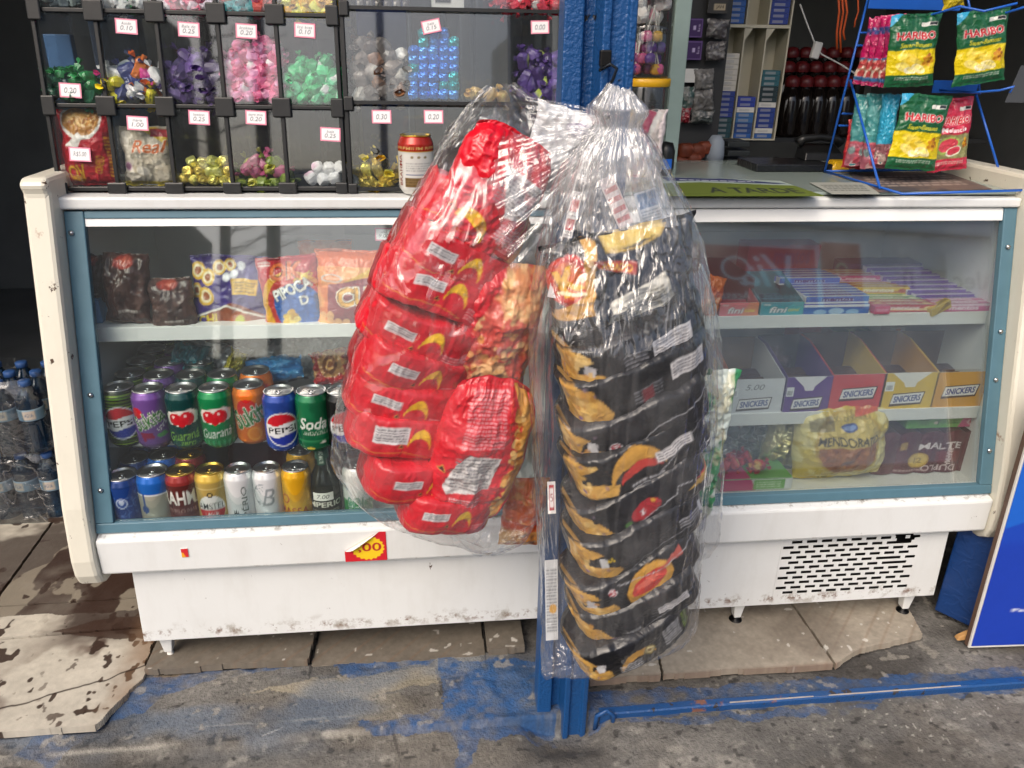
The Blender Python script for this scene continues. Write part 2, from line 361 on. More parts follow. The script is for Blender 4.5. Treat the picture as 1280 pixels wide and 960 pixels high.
def card(mb, C, u, v, w, h, cv, n=None, t=.0006, bend=0.):
    """flat printed card: centre C, unit axes u (right) and v (up), drawn front and plain back"""
    C, u, v = (np.array(q, float) for q in (C, u, v)); nr = np.cross(u, v)
    nu, nv = n or (max(4, int(cv.w*.6)), max(4, int(cv.h*.6)))
    U, V = np.meshgrid(np.linspace(0, 1, nu), np.linspace(0, 1, nv))
    P = C+((U-.5)*w)[..., None]*u+((V-.5)*h)[..., None]*v+(t+bend*((U-.5)**2)*4)[..., None]*nr
    mb.grid(P, cv.sample(U, V)); B = P-nr*t*2
    e = [B[0, 0], B[0, -1], B[-1, -1], B[-1, 0]]; f = [P[0, 0], P[0, -1], P[-1, -1], P[-1, 0]]
    mb.add(e, [(0, 1, 2, 3)], lin('#c8c8c4')); mb.add(f+e, [(i, i+4, (i+1) % 4+4, (i+1) % 4) for i in range(4)], lin('#d8d8d4'))
    return mb
def pillow(w, h, d, cv, nu=56, nv=56, seed=0, wr=.004, seal=.07, back='#888888', power=2.4, lobes=0., seals='tb', oval=0.):
    """a filled foil bag: bulged front and back with flattened, crimped seals and crumpled skin; front faces -Y, centred"""
    mb = MB(); U, V = np.meshgrid(np.linspace(0, 1, nu), np.linspace(0, 1, nv))
    a, b = np.abs(2*U-1), np.abs(2*V-1)
    if 'l' in seals: a, b = b, a
    pu = np.clip(1-a**power, 0, 1)**.55; s = np.clip((1-seal*2-b)/(1-seal*2)+seal*.0, 0, 1); pv = np.clip(1-(1-np.clip((1-b-seal)/(1-seal), 0, 1))**2.2, 0, 1)**.6
    t = pu*pv; x = (U-.5)*w; z = (V-.5)*h
    if 'l' in seals: z = z*(1-.07*(pv-.6))
    else: x = x*(1-.07*(pv-.6))
    if oval: x = x*(1-oval*np.abs(2*V-1)**3.5); z = z*(1-oval*.35*np.abs(2*U-1)**3)
    cr = (ridge(U*5+seed, V*5*h/w, seed)-.5)*.9+(ridge(U*11, V*3+seed, seed+5)-.5)*.7*(b**2)+(fbm(U*3, V*3, seed+9)-.5)*1.6
    m = np.clip(pu*1.6, 0, 1)*np.clip(1.2-b**8, 0, 1)*(1-(a > .985))*(b < .985)
    yf = -d/2*t - cr*wr*2*m; x = x+(fbm(V*6+3, U*2, seed+2)-.5)*min(wr, .005)*2; z = z+(fbm(U*6, V*2+7, seed+3)-.5)*min(wr, .004)*1.6
    mb.grid(np.stack([x, yf, z], -1), cv.sample(U, V)); yb = d/2*t*.9+cr*wr*m+.0004
    k = 2; P = np.stack([x, yb, z], -1); mb.grid(P[::-1], np.broadcast_to(lin(back), P.shape))
    return mb
def rotm(rx=0, ry_=0, rz=0): return (math.radians(rx), math.radians(ry_), math.radians(rz))
# ================================================================== world, sun
w = bpy.data.worlds.new('World'); scene.world = w; w.use_nodes = True; t = w.node_tree; t.nodes.clear()
sky = t.nodes.new('ShaderNodeTexSky'); sky.sky_type = 'NISHITA'; sky.sun_disc = False; sky.sun_elevation = R(46); sky.sun_rotation = R(215); sky.air_density = 1.; sky.dust_density = 6.; sky.ozone_density = 1.
bg = t.nodes.new('ShaderNodeBackground'); bg.inputs[1].default_value = .15; ow = t.nodes.new('ShaderNodeOutputWorld'); t.links.new(sky.outputs[0], bg.inputs[0]); t.links.new(bg.outputs[0], ow.inputs[0])
sl = bpy.data.lights.new('sun', 'SUN'); sl.energy = .75; sl.angle = R(40); sl.color = (1, .97, .92); so = bpy.data.objects.new('sun', sl); COL.objects.link(so)
az = R(215); el = R(46)                                     # a weak sun through cloud, behind the camera
sd = Vector((math.sin(az)*math.cos(el), math.cos(az)*math.cos(el), math.sin(el))); so.rotation_euler = sd.to_track_quat('Z', 'Y').to_euler()
scene.view_settings.view_transform = 'Standard'; scene.view_settings.look = 'None'; scene.view_settings.gamma = 1; scene.view_settings.exposure = 0.6
cy = scene.cycles; cy.max_bounces = 10; cy.transparent_max_bounces = 40; cy.diffuse_bounces = 4; cy.glossy_bounces = 4; cy.caustics_reflective = False; cy.caustics_refractive = False; cy.use_denoising = True; cy.sample_clamp_indirect = 6

# ================================================================== ground: pavement and the strip in front of the counter, one sheet with steps
def inside(X, Y, poly):
    ins = np.zeros(X.shape, bool)
    for i in range(len(poly)):
        (xa, ya), (xb, yb) = poly[i-1], poly[i]
        if ya != yb: ins ^= ((ya > Y) != (yb > Y)) & (X < (xb-xa)*(Y-ya)/(yb-ya)+xa)
    return ins
def soft(X, Y, poly, amp, sc, seed):
    dx, dy = (fbm(X*sc, Y*sc, seed)-.5)*amp, (fbm(X*sc, Y*sc, seed+50)-.5)*amp
    m = inside(X+dx, Y+dy, poly).astype(float)
    return m
def mixc(C, c, m): return C*(1-m[..., None])+lin(c)*m[..., None]
def zpts(pts, z=0.): return [tuple(atZ(px, py, z)[:2]) for px, py in pts]
xs = np.concatenate([np.linspace(-1.4, -.35, 60)[:-1], np.arange(-.35, 2.15, .0028), np.linspace(2.15, 3.6, 60)[1:]])
ys = np.concatenate([np.arange(-.5, .12, .0028), np.linspace(.12, .75, 40)[1:]])
X, Y = np.meshgrid(xs, ys)
edge = -.163+.006*(fbm(X*6, X*0, 3)-.5)                   # pavement | threshold strip
lft = sstep(.5, .1, X); up = sstep(-.004-.03*lft, .004, Y-edge)
left = sstep(.86, .80, X)
low = -.027-.036*np.exp(-((X-.90)/.075)**4)*np.exp(-((Y+.17)/.07)**4)-.03*sstep(-.18, -.5, Y)
Zg = low*(1-up) + up*(-.016+.010*sstep(-.16, -.02, Y)*left)
Zg = Zg + (fbm(X*9, Y*9, 5)-.5)*.010*(.4+.6*(1-up)) + (fbm(X*60, Y*60, 6)-.5)*.0022
broken = sstep(.52, .60, fbm(X*5+2, Y*9, 8))*up*left
Zg = Zg-.005*broken
C = np.empty(X.shape+(3,)); C[:] = lin('#77746f')
C = C*(.62+.75*fbm(X*7, Y*11, 11)[..., None]); C = C*(.75+.5*fbm(X*40, Y*60, 12)[..., None])
C = mixc(C, '#4b4845', sstep(.50, .72, fbm(X*3.2+5, Y*6, 13))*.65)
C = mixc(C, '#6e6558', sstep(.5, .7, fbm(X*4, Y*9, 14))*.4)
C = mixc(C, '#a8a49a', sstep(.60, .78, fbm(X*26, Y*40, 15, 5))*.6*(1-up)); C = C*(.72+.56*fbm(X*150, Y*150, 19, 3)[..., None])
C = mixc(C, '#c9c5ba', sstep(.80, .83, fbm(X*120, Y*120, 16, 2))*.7*(1-up)*sstep(.45, .6, fbm(X*3, Y*3, 17)))
C = mixc(C, '#2b2927', sstep(.74, .78, fbm(X*55, Y*80, 18, 2))*.7)
C = mixc(C, '#3a3836', np.exp(-((X-1.45)/.16)**2-((Y+.30)/.05)**2)*.65*(.4+fbm(X*20, Y*20, 20)))   # oily stain on the pavement
C = mixc(C, '#3e3b38', np.exp(-((X-.12)/.10)**2-((Y+.2)/.02)**2)*.5)
def joint(a, b, wd, c='#2a2826', al=.8, seed=30):
    global C
    (x0, y0), (x1, y1) = a, b; L = math.hypot(x1-x0, y1-y0); d = np.abs((X-x0)*(y1-y0)-(Y-y0)*(x1-x0))/L + (fbm(X*30, Y*30, seed)-.5)*.006
    s = ((X-x0)*(x1-x0)+(Y-y0)*(y1-y0))/L/L; C = mixc(C, c, sstep(wd, wd*.4, d)*(s > 0)*(s < 1)*al)
z0 = zpts([(395, 800), (385, 850)]); joint(z0[0], z0[1], .004)
z0 = zpts([(602, 785), (608, 830)]); joint(z0[0], z0[1], .0035)
z0 = zpts([(240, 912), (470, 895)], -.02); joint(z0[0], z0[1], .0028, '#a9a599', .7, 31)
z0 = zpts([(330, 935), (355, 925)], -.05); joint(z0[0], z0[1], .003, '#c5c2b8', .7, 32)
z0 = zpts([(150, 820), (330, 800)], 0); joint(z0[0], z0[1], .004)
z0 = zpts([(490, 925), (500, 960)], -.06); joint(z0[0], z0[1], .0035, '#3a3734', .7, 33)
# yellowed and plastered patches, then spilled blue paint with ragged rims
for pts, c, al, seed in ((((180, 880), (340, 860), (420, 872), (550, 850), (545, 830), (370, 850), (300, 865)), '#a79d86', .7, 40), (((400, 870), (500, 862), (545, 905), (420, 885)), '#8f887a', .55, 41), (((535, 790), (560, 788), (600, 812), (600, 835), (545, 832)), '#9b9a94', .75, 42), (((205, 810), (250, 806), (230, 840), (185, 850)), '#8a7350', .55, 43)):
    C = mixc(C, c, soft(X, Y, zpts(pts), .03, 22, seed)*al)
blue = np.zeros(X.shape)
for pts, al, sc in ((((500, 899), (680, 886), (680, 902), (500, 914)), .9, 12), (((545, 825), (600, 832), (690, 826), (700, 880), (690, 905), (565, 905), (552, 880)), .95, 30), (((405, 826), (480, 818), (552, 820), (535, 838), (425, 852)), .75, 30), (((105, 905), (135, 878), (190, 850), (330, 842), (370, 838), (210, 870), (180, 892)), .62, 16),
                    (((450, 905), (560, 890), (690, 885), (690, 905), (560, 912), (470, 915)), .8, 25), (((560, 905), (690, 898), (700, 912), (600, 922), (592, 950), (570, 958), (572, 925)), .75, 25), (((735, 868), (1000, 852), (1280, 838), (1280, 862), (960, 880), (735, 900)), .72, 25), (((20, 945), (70, 905), (130, 905), (60, 958)), .4, 14), (((740, 900), (900, 890), (1100, 875), (1100, 882), (900, 900)), .6, 25)):
    blue = np.maximum(blue, soft(X, Y, zpts(pts, -.02), .035, sc, 60+sc)*al*(sstep(.30, .46, fbm(X*14, Y*22, 70+sc))*.6+.4*sstep(.3, .6, fbm(X*60, Y*60, 77))))
C = C*.74; C = mixc(C, '#332f2b', sstep(.45, .75, fbm(X*6+9, Y*10, 85, 5))*.5)
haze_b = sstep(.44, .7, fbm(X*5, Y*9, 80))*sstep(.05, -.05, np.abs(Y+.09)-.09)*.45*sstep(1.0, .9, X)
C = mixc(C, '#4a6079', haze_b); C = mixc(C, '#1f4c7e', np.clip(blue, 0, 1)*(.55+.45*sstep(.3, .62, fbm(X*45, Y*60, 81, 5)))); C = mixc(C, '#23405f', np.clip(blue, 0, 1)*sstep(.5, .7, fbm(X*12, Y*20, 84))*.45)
wear = sstep(.72, .78, fbm(X*45, Y*45, 82, 3))*up; C = mixc(C, '#8f8a80', wear*.6)
# pale skinned edge of the strip on the left
el_ = np.exp(-((Y-edge)/.006)**2)*sstep(.55, .4, X)*sstep(.45, .6, fbm(X*9, X*0+1, 83)); C = mixc(C, '#b5b0a4', el_*.5)
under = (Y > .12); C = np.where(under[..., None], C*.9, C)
hid = (X < -.01) & (Y > -.118) | (Y > .02) & (X < .84) | (X > .95) & (X < 1.60) & (Y > -.085)
Zg = np.where(hid, np.minimum(Zg, -.022), Zg)
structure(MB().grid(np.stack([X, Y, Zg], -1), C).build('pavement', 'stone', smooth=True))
m = MB(); m.add([(-40, -40, -.085), (40, -40, -.085), (40, 6, -.085), (-40, 6, -.085)], [(0, 1, 2, 3)]); structure(m.build('street', 'asphalt'))

# ------------------------------------------------------------------ floor tiles
def tile_patch(name, poly_fn, x0, x1, y0, y1, seed, style, z=0., res=.0045, joints=()):
    X, Y = np.meshgrid(np.arange(x0, x1+res, res), np.arange(y0, y1+res, res))
    C = np.empty(X.shape+(3,))
    if style == 'old':
        C[:] = lin('#b4aea1'); C = C*(.8+.4*fbm(X*9, Y*9, seed)[..., None]); C = C*(.86+.28*fbm(X*90, Y*90, seed+9, 3)[..., None])
        st = sstep(.50, .56, fbm(X*5.5+1, Y*5.5, seed+1, 5))*sstep(-.25, .05, X+.06*0-Y*.3-.0+.12)
        C = mixc(C, '#3c2a21', sstep(.70, .73, fbm(X*55, Y*45, seed+30, 3))*sstep(-.32, -.05, X)*.9); C = mixc(C, '#4a3328', np.clip(st*.95, 0, 1)); dirt = sstep(.09, .16, Y)*sstep(.55, .40, fbm(X*4+2, Y*7, seed+3, 5)-.25*sstep(-.28, -.12, X)*sstep(.42, .3, Y)); C = mixc(C, '#33251f', dirt*.88)
        dm = soft(X, Y, zpts([(-20, 745), (60, 700), (110, 668), (170, 690), (190, 750), (170, 766), (-20, 770)]), .05, 14, seed+20); C = mixc(C, '#35241c', dm*(.75+.25*fbm(X*20, Y*20, seed+21))); lm = sstep(.56, .6, fbm(X*14, Y*9, seed+22, 5)); C = mixc(C, '#8f8778', dm*lm*.7); dm2 = soft(X, Y, zpts([(60, 795), (150, 770), (190, 775), (180, 800), (120, 800)]), .03, 20, seed+23); C = mixc(C, '#3a281f', dm2*.85); ch = sstep(.68, .70, fbm(X*30, Y*24, seed+2, 3)); C = mixc(C, '#35251d', ch*.95)
        C = mixc(C, '#7d5f44', sstep(.06, 0, X*-1)*.0+sstep(-.06, .01, X)*.65*sstep(.3, .6, fbm(X*12, Y*12, seed+5)))
        ck = np.abs(Y-(-.05+.35*(X+.2)+.02*(fbm(X*12, Y*3, seed+6)-.5)*2)); C = mixc(C, '#2b1d16', sstep(.004, .001, ck)*.9)
    else:
        C[:] = lin('#988f81' if style == 'clean' else '#6b645a'); C = C*(.82+.36*fbm(X*8, Y*8, seed)[..., None]); C = C*(.88+.24*fbm(X*50+Y*30, Y*50-X*30, seed+1)[..., None])
        d = np.abs(((X-Y*.9)*9) % 1-.5); C = mixc(C, '#7b604c', sstep(.06, .0, np.abs(d-.3))*.35*sstep(.4, .6, fbm(X*4, Y*4, seed+2)))
        C = mixc(C, '#5b5148', sstep(.52, .75, fbm(X*4+3, Y*5, seed+4))*.5); C = mixc(C, '#ccc8bf', sstep(.84, .86, fbm(X*60, Y*60, seed+5, 2))*.7); C = C*(.8+.4*fbm(X*130, Y*130, seed+8, 3)[..., None])
        C = mixc(C, '#6a4a38', sstep(.01, 0, Y-y0)*.5)
    keep = poly_fn(X, Y)
    for f in joints: keep &= f(X, Y)
    Zt = z+(fbm(X*5, Y*5, seed+7)-.5)*.003
    mb = MB(); nv, nu = X.shape; i = np.arange(nv*nu).reshape(nv, nu); P = np.stack([X, Y, Zt], -1)
    kc = keep[:-1, :-1] & keep[1:, :-1] & keep[:-1, 1:] & keep[1:, 1:]
    q = np.stack([i[:-1, :-1], i[:-1, 1:], i[1:, 1:], i[1:, :-1]], -1)[kc].tolist()
    mb.add(P.reshape(-1, 3), q, C.reshape(-1, 3)); o = structure(mb.build(name, 'tile', smooth=False))
    so_ = o.modifiers.new('s', 'SOLIDIFY'); so_.thickness = .016; so_.offset = -1 if True else 1
    return o
def jl(a, b, wd=.004):
    (x0, y0), (x1, y1) = a, b; L = math.hypot(x1-x0, y1-y0)
    return lambda X, Y: np.abs((X-x0)*(y1-y0)-(Y-y0)*(x1-x0))/L > wd/2
z0 = zpts([(990, 760), (1045, 838)]); z1 = zpts([(820, 810), (828, 850)])
rag = lambda X, Y: inside(X+(fbm(X*18, Y*18, 90)-.5)*.02, Y+(fbm(X*18, Y*18, 91)-.5)*.012, zpts([(735, 856), (900, 842), (1040, 838), (1075, 815), (1150, 797), (1140, 770), (1120, 735), (735, 745)]))
tile_patch('floor_tiles', lambda X, Y: rag(X, Y) | (Y > .06) & (X < 1.74), .96, 1.80, -.10, .5, 100, 'clean', joints=(jl(*z0), jl(*z1)), res=.0022, z=-.006)
tile_patch('floor_tiles', lambda X, Y: Y > .012+.03*(fbm(X*9, X*0, 92)-.5), .03, .84, -.02, .5, 110, 'dull', joints=(jl(*zpts([(398, 790), (392, 812)])), jl(*zpts([(603, 780), (608, 815)]))), z=-.0045, res=.0026)
rag2 = lambda X, Y: (X+(fbm(Y*11, Y*0+2, 93, 5)-.5)*.05 < .018+.25*np.minimum(Y, 0)) & (Y > -.122+.006*(fbm(X*20, X*0, 94, 4)-.5))
tile_patch('floor_tiles', lambda X, Y: (Y > -.12), -1.2, -.551, -.13, .62, 125, 'old', res=.006, z=-.009)
tile_patch('floor_tiles', rag2, -.55, .03, -.13, .62, 120, 'old', res=.0016, z=-.0125, joints=(jl((-1., .115), (.1, .165), .006), jl(tuple(zpts([(65, 655)])[0]), tuple(zpts([(0, 745)])[0]), .006), jl((-1., .25), (.1, .27), .005)))
tile_patch('floor_tiles', lambda X, Y: Y > -1, -1.6, -.02, .62, 1.5, 130, 'old', res=.012)
m = MB(); m.box(-1.7, .5, -.03, 3.2, 3.1, -.012); structure(m.build('shop_floor', 'dark_shop'))
# ------------------------------------------------------------------ dark shop shell
def solid(name, mat, label, cat, *b):
    m = MB(); m.box(*b); o = m.build(name, mat); return tag(o, label, cat)
solid('back_wall', 'dark_shop', 'dark unlit back wall at the far end of the shop', 'wall', -1.7, 3.0, -.03, 3.2, 3.1, 2.6)
solid('side_wall', 'dark_shop', 'dark side wall beyond the bottled water packs', 'wall', -1.75, -.1, -.03, -1.65, 3.0, 2.6)
solid('side_wall', 'dark_shop', 'dark side wall beyond the blue advertising board', 'wall', 3.1, .3, -.03, 3.2, 3.0, 2.6)
m = MB(); m.box(-1.75, -.35, 2.35, 3.2, 3.1, 2.45); structure(m.build('ceiling', 'dark_shop'))

# ------------------------------------------------------------------ steel threshold rail
rail = empty('threshold_rail', (1.0, -.17, -.06), 'blue painted steel angle rail along the foot of the shop front', 'rail')
for a, b in ((.975, 2.4),):
    m = MB(); n = 60; xx = np.linspace(a, b, n)
    pr = [(-.166, -.055), (-.1685, -.055), (-.169, -.014), (-.166, -.0115), (-.152, -.0115), (-.152, -.0135), (-.165, -.0137)]
    P = np.array([[(x, y+.003*(vnoise(np.array([x*7]), np.array([1.]), 3)[0]-.5), z+.004*(vnoise(np.array([x*9]), np.array([2.]), 4)[0]-.5)) for y, z in pr] for x in xx])
    m.grid(P, None, True); m.build('angle_bar', 'blue_dirty', rail)
m = MB(); m.tube([(.965, -.172, -.055), (.967, -.175, -.01), (.985, -.178, .006), (1.0, -.176, -.01), (1.002, -.174, -.055)], .005, 8); m.build('lug', 'blue_dirty', rail, smooth=True)
m = MB(); m.box(1.25, -.1665, -.0108, 2.4, -.1635, -.0100); m.build('worn_edge', 'worn_white', rail)

# ================================================================== the refrigerated counter
ctr = empty('display_counter', (.92, .35, 0), 'long white glass fronted display counter with leaning glass and blue grey frame', 'counter')
def side(x0, x1):
    f = [(.128, .985), (.118, 1.000), (.135, 1.012), (.19, 1.012), (.64, 1.012), (.64, .27), (.10, .246), (.055, .234), (.02, .238), (-.002, .252), (-.012, .275), (-.014, .31), (.0, .42)]
    m = MB(); m.hexa([(x0, y, z) for y, z in f], [(x1, y, z) for y, z in f]); return m
side(-.050, -.004).build('side_panel', 'panel_enamel', ctr, bevel=.008)
side(1.862, 1.912).build('side_panel', 'panel_enamel', ctr, bevel=.008)
def lipz(x): return .0*x
m = MB(); m.hexa([(-.003, 0, .268), (1.861, 0, .268), (1.861, .0, .346), (-.003, .0, .346)], [(-.003, .029, .268), (1.861, .029, .268), (1.861, .029, .354), (-.003, .029, .354)]); m.build('front_lip', 'white_enamel', ctr, bevel=.005)
m = MB(); m.box(-.003, .0295, .2685, .949, .64, .332); m.box(.9495, .0295, .2685, 1.861, .64, .352); m.build('case_base', 'case_lining', ctr)
# lower body; its right end holds the ventilation slots
yb = .025
bl0, bl1, br0, br1 = atY(165, 715, yb), atY(180, 802, yb), atY(1186, 664, yb), atY(1167, 744, yb)
zb = (bl1[2]+br1[2])/2; xl0, xl1, xr0, xr1 = bl0[0], bl1[0], br0[0], br1[0]
g0, g1 = atY(980, 668, yb)[0], atY(1160, 668, yb)[0]; gz1, gz0 = .262, zb+.022
m = MB(); m.hexa([(xl1, yb, zb), (g0, yb, zb), (g0, yb, .2678), (xl0, yb, .2678)], [(xl1, yb+.004, zb), (g0, yb+.004, zb), (g0, yb+.004, .2678), (xl0, yb+.004, .2678)])
m.build('kick_panel', 'white_enamel', ctr, bevel=.0012)
m = MB()
def pb(xa, xb, za, zb_): m.box(xa, yb, za, xb, yb+.0012, zb_)
rows = 12; pit = (gz1-gz0)/rows; sh = .0078; sw, pw = .0245, .0345; rg = random.Random(4)
m.hexa([(g1, yb, zb), (xr1, yb, zb), (xr0, yb, .2678), (g1, yb, .2678)], [(g1, yb+.004, zb), (xr1, yb+.004, zb), (xr0, yb+.004, .2678), (g1, yb+.004, .2678)])
pb(g0, g1, gz1, .2678); pb(g0, g1, zb, gz0)
for r in range(rows):
    z1_ = gz1-r*pit; z0_ = z1_-pit; (pb(g0, g1, z0_, z1_-sh) if r not in (0, 1) else (pb(g0, g1-.078+.006*r, z0_, z1_-sh), pb(g1-.034+.005*r, g1, z0_, z1_-sh))); x = g0+.004+(.018 if r % 2 else 0); last = g0
    while x+sw < g1-.004:
        broken_here = (x > g1-.075 and x < g1-.03 and r < 2) or (abs(x-(g1-.066)) < .012 and 1 < r < 7)
        if not broken_here or rg.random() < .3: pb(last, x, z1_-sh, z1_)
        last = x+sw; x += pw
    pb(last, g1, z1_-sh, z1_)
m.build('vent_panel', 'white_enamel', ctr)
m = MB(); m.box(xl1+.004, yb+.03, zb+.004, xr1-.004, .62, .2675); m.build('dark_slot_backing', 'dark_metal', ctr)  # dark box added to give the vent slots a shaded inside
m = MB(); m.hexa([(xl1, yb+.0045, zb), (xl1, .62, zb), (xl0, .62, .2675), (xl0, yb+.0045, .2675)], [(xl1+.003, yb+.0045, zb), (xl1+.003, .62, zb), (xl0+.003, .62, .2675), (xl0+.003, yb+.0045, .2675)]); m.build('end_sheet', 'white_enamel', ctr)
m = MB(); m.hexa([(xr1, yb+.0045, zb), (xr1, .62, zb), (xr0, .62, .2675), (xr0, yb+.0045, .2675)], [(xr1-.003, yb+.0045, zb), (xr1-.003, .62, zb), (xr0-.003, .62, .2675), (xr0-.003, yb+.0045, .2675)]); m.build('end_sheet', 'white_enamel', ctr)
for x, y in ((.070, .06), (1.345, .06), (1.758, .055), (.07, .55), (1.758, .55)):
    m = MB(); m.hexa([(x-.016, y-.014, zb+.003), (x+.016, y-.014, zb+.003), (x+.016, y+.014, zb+.003), (x-.016, y+.014, zb+.003)], [(x-.008, y-.010, .022), (x+.008, y-.010, .022), (x+.008, y+.010, .022), (x-.008, y+.010, .022)])
    l = m.build('leg', 'white_enamel', ctr, bevel=.002)
    m = MB(); m.lathe([(0, .022), (.006, .022), (.006, .012), (.015, .011), (.016, .002), (.012, 0), (0, 0)], 16, (x, y, 0)); m.build('foot', 'dark_metal' if x > 1.2 else 'rubber_white', l, smooth=True)
# countertop
m = MB(); m.hexa([(-.018, .158, .951), (1.861, .158, .948), (1.861, .158, CT-.006), (-.018, .158, CT)], [(-.018, .66, .951), (1.861, .66, .948), (1.861, .66, CT-.006), (-.018, .66, CT)]); m.build('countertop', 'white_enamel', ctr, bevel=.004)
m = MB(); m.box(1.02, .176, CT-.0015, 1.858, .64, CT+.0045); m.build('countertop_glass', 'countertop_glass', ctr, bevel=.001)
# inside
m = MB(); m.box(-.003, .60, .352, 1.861, .61, .95); m.build('case_back', 'case_lining', ctr)
for x in (-.0035, 1.8565):
    m = MB(); m.hexa([(x, gy(.353, .012), .3525), (x, .60, .3525), (x, .60, .948), (x, gy(.948, .012), .948)], [(x+.005, gy(.353, .012), .3525), (x+.005, .60, .3525), (x+.005, .60, .948), (x+.005, gy(.948, .012), .948)]); m.build('case_side', 'case_lining', ctr)
m = MB()
for z in (.80, .845, .89): m.box(.9, .588, z, 1.85, .5995, z+.006); m.box(.3, .588, z, .9, .5995, z+.006)
m.box(.42, .586, .354, .45, .5995, .948); m.box(1.2, .586, .354, 1.225, .5995, .948); m.build('sliding_door_rails', 'shelf_white', ctr)
SU, SM = .724, .5215                                        # shelf top heights
def shelf(z, y0, y1, x0, x1, th=.027, dz=0.):
    m = MB(); m.box(x0, y0+.003, z-.006-dz, x1, y1, z-dz); s = m.build('shelf', 'shelf_white', ctr, bevel=.001)
    m = MB(); m.box(x0, y0, z-th, x1, y0+.0025, z+.0015); m.build('price_rail', 'shelf_white', s, bevel=.001)
shelf(SU, .158, .46, .006, 1.853); shelf(SM, .106, .54, .012, .949, dz=.022); shelf(SM, .106, .54, .950, 1.853); SMB = SM-.022
SB = .334
# frame following the leaning glass
def strip(x0, x1, za, zb_, off0, off1):
    m = MB(); m.hexa([(x0, gy(za, off0), za), (x1, gy(za, off0), za), (x1, gy(zb_, off0), zb_), (x0, gy(zb_, off0), zb_)], [(x0, gy(za, off1), za), (x1, gy(za, off1), za), (x1, gy(zb_, off1), zb_), (x0, gy(zb_, off1), zb_)]); return m
fr = strip(-.003, 1.861, .3548, .374, -.008, .008).build('glass_frame', 'blue_grey_frame', ctr, bevel=.002)
strip(-.003, .031, .3745, .947, -.008, .008).build('frame_upright', 'blue_grey_frame', fr, bevel=.002)
strip(1.832, 1.861, .3745, .947, -.008, .008).build('frame_upright', 'blue_grey_frame', fr, bevel=.002)
strip(.0315, .95, .934, .947, -.007, .008).build('frame_header', 'blue_grey_frame', fr, bevel=.002)
strip(.0315, .95, .920, .9335, -.004, .006).build('glass_channel', 'shelf_white', fr)
strip(.951, 1.8315, .921, .946, -.006, .008).build('glass_channel', 'shelf_white', fr, bevel=.002)
for x, z in ((.008, .91), (.014, .44), (.013, .62), (1.845, .87), (1.845, .60), (1.846, .70), (1.845, .45)):
    m = MB(); m.lathe([(0, .0), (.0045, 0), (.0045, .003), (0, .004)], 12); o = m.build('screw', 'aluminium', fr, smooth=True, local=True); o.location = Vector((x, gy(z, -.009), z))-ctr.location; o.rotation_euler = rotm(90-14)
strip(.0315, .93, .3745, .9195, -.002, .002).build('glass_pane', 'case_glass', ctr)
strip(.905, 1.8315, .3745, .9205, .007, .011).build('glass_pane', 'case_glass_brightened', ctr)
# stickers on the lip
cv = Cv(100, 78, '#c81226'); P = []
for i in range(40): a = i/40*2*PI; k = 1 if i % 2 else .9; P.append((.56+.40*k*math.cos(a), .45+.42*k*math.sin(a)))
cv.poly(P, '#f0c818'); cv.text(',00', .60, .46, .34, '#b01020', w=.56, bold=.04); cv.poly([(-.02, .55), (.42, .58), (.10, .2), (-.02, .18)], '#b01020', 0)
a, b = atY(432, 702, -.0), atY(482, 664, -.0); cx_, cz_ = (a[0]+b[0])/2, (a[2]+b[2])/2; w_, h_ = b[0]-a[0], b[2]-a[2]
U, V = np.meshgrid(np.linspace(0, 1, 90), np.linspace(0, 1, 70)); ds = V+(1-U)*.75-1.12; curl = np.clip(ds, 0, 1)
Pp = np.stack([a[0]+U*w_+curl*.028, -.0012-curl*.030+curl**2*.02, a[2]+V*h_*1.0-curl*.055], -1); cc = cv.sample(U, V); cc = np.where((ds > .02)[..., None], lin('#d9d4d0'), cc)
m = MB(); m.grid(Pp, cc); o = m.build('price_sticker', 'paper', ctr); o['label'] = 'torn red and yellow price sticker reading ,00'
cv = Cv(20, 26, '#c8202a'); cv.poly([(0, 0), (.6, 0), (.3, .5), (0, .6)], '#e8a020'); c_ = atY(231, 691, -.001); m = MB(); card(m, c_, (1, 0, .05), (0, 0, 1), .013, .02, cv); m.build('sticker_scrap', 'paper', ctr)
m = MB(); cv = Cv(40, 10, '#e6e6e2'); c_ = atG(246, 650, .02); card(m, c_, (1, 0, 0), (0, -.1, 1), .085, .010, cv, (4, 3)); m.build('shelf_strip', 'paper', ctr)
m = MB(); c0, c1 = atY(125, 537, .09), atY(163, 532, .10); m.hexa([c0, c1+np.array((-.01, 0, 0)), c1+np.array((-.01, 0, .012)), c0+np.array((0, 0, .012))], [c0+np.array((0, .003, 0)), c1+np.array((-.01, .003, 0)), c1+np.array((-.01, .003, .012)), c0+np.array((0, .003, .012))]); m.build('shelf_bracket', 'shelf_white', ctr)

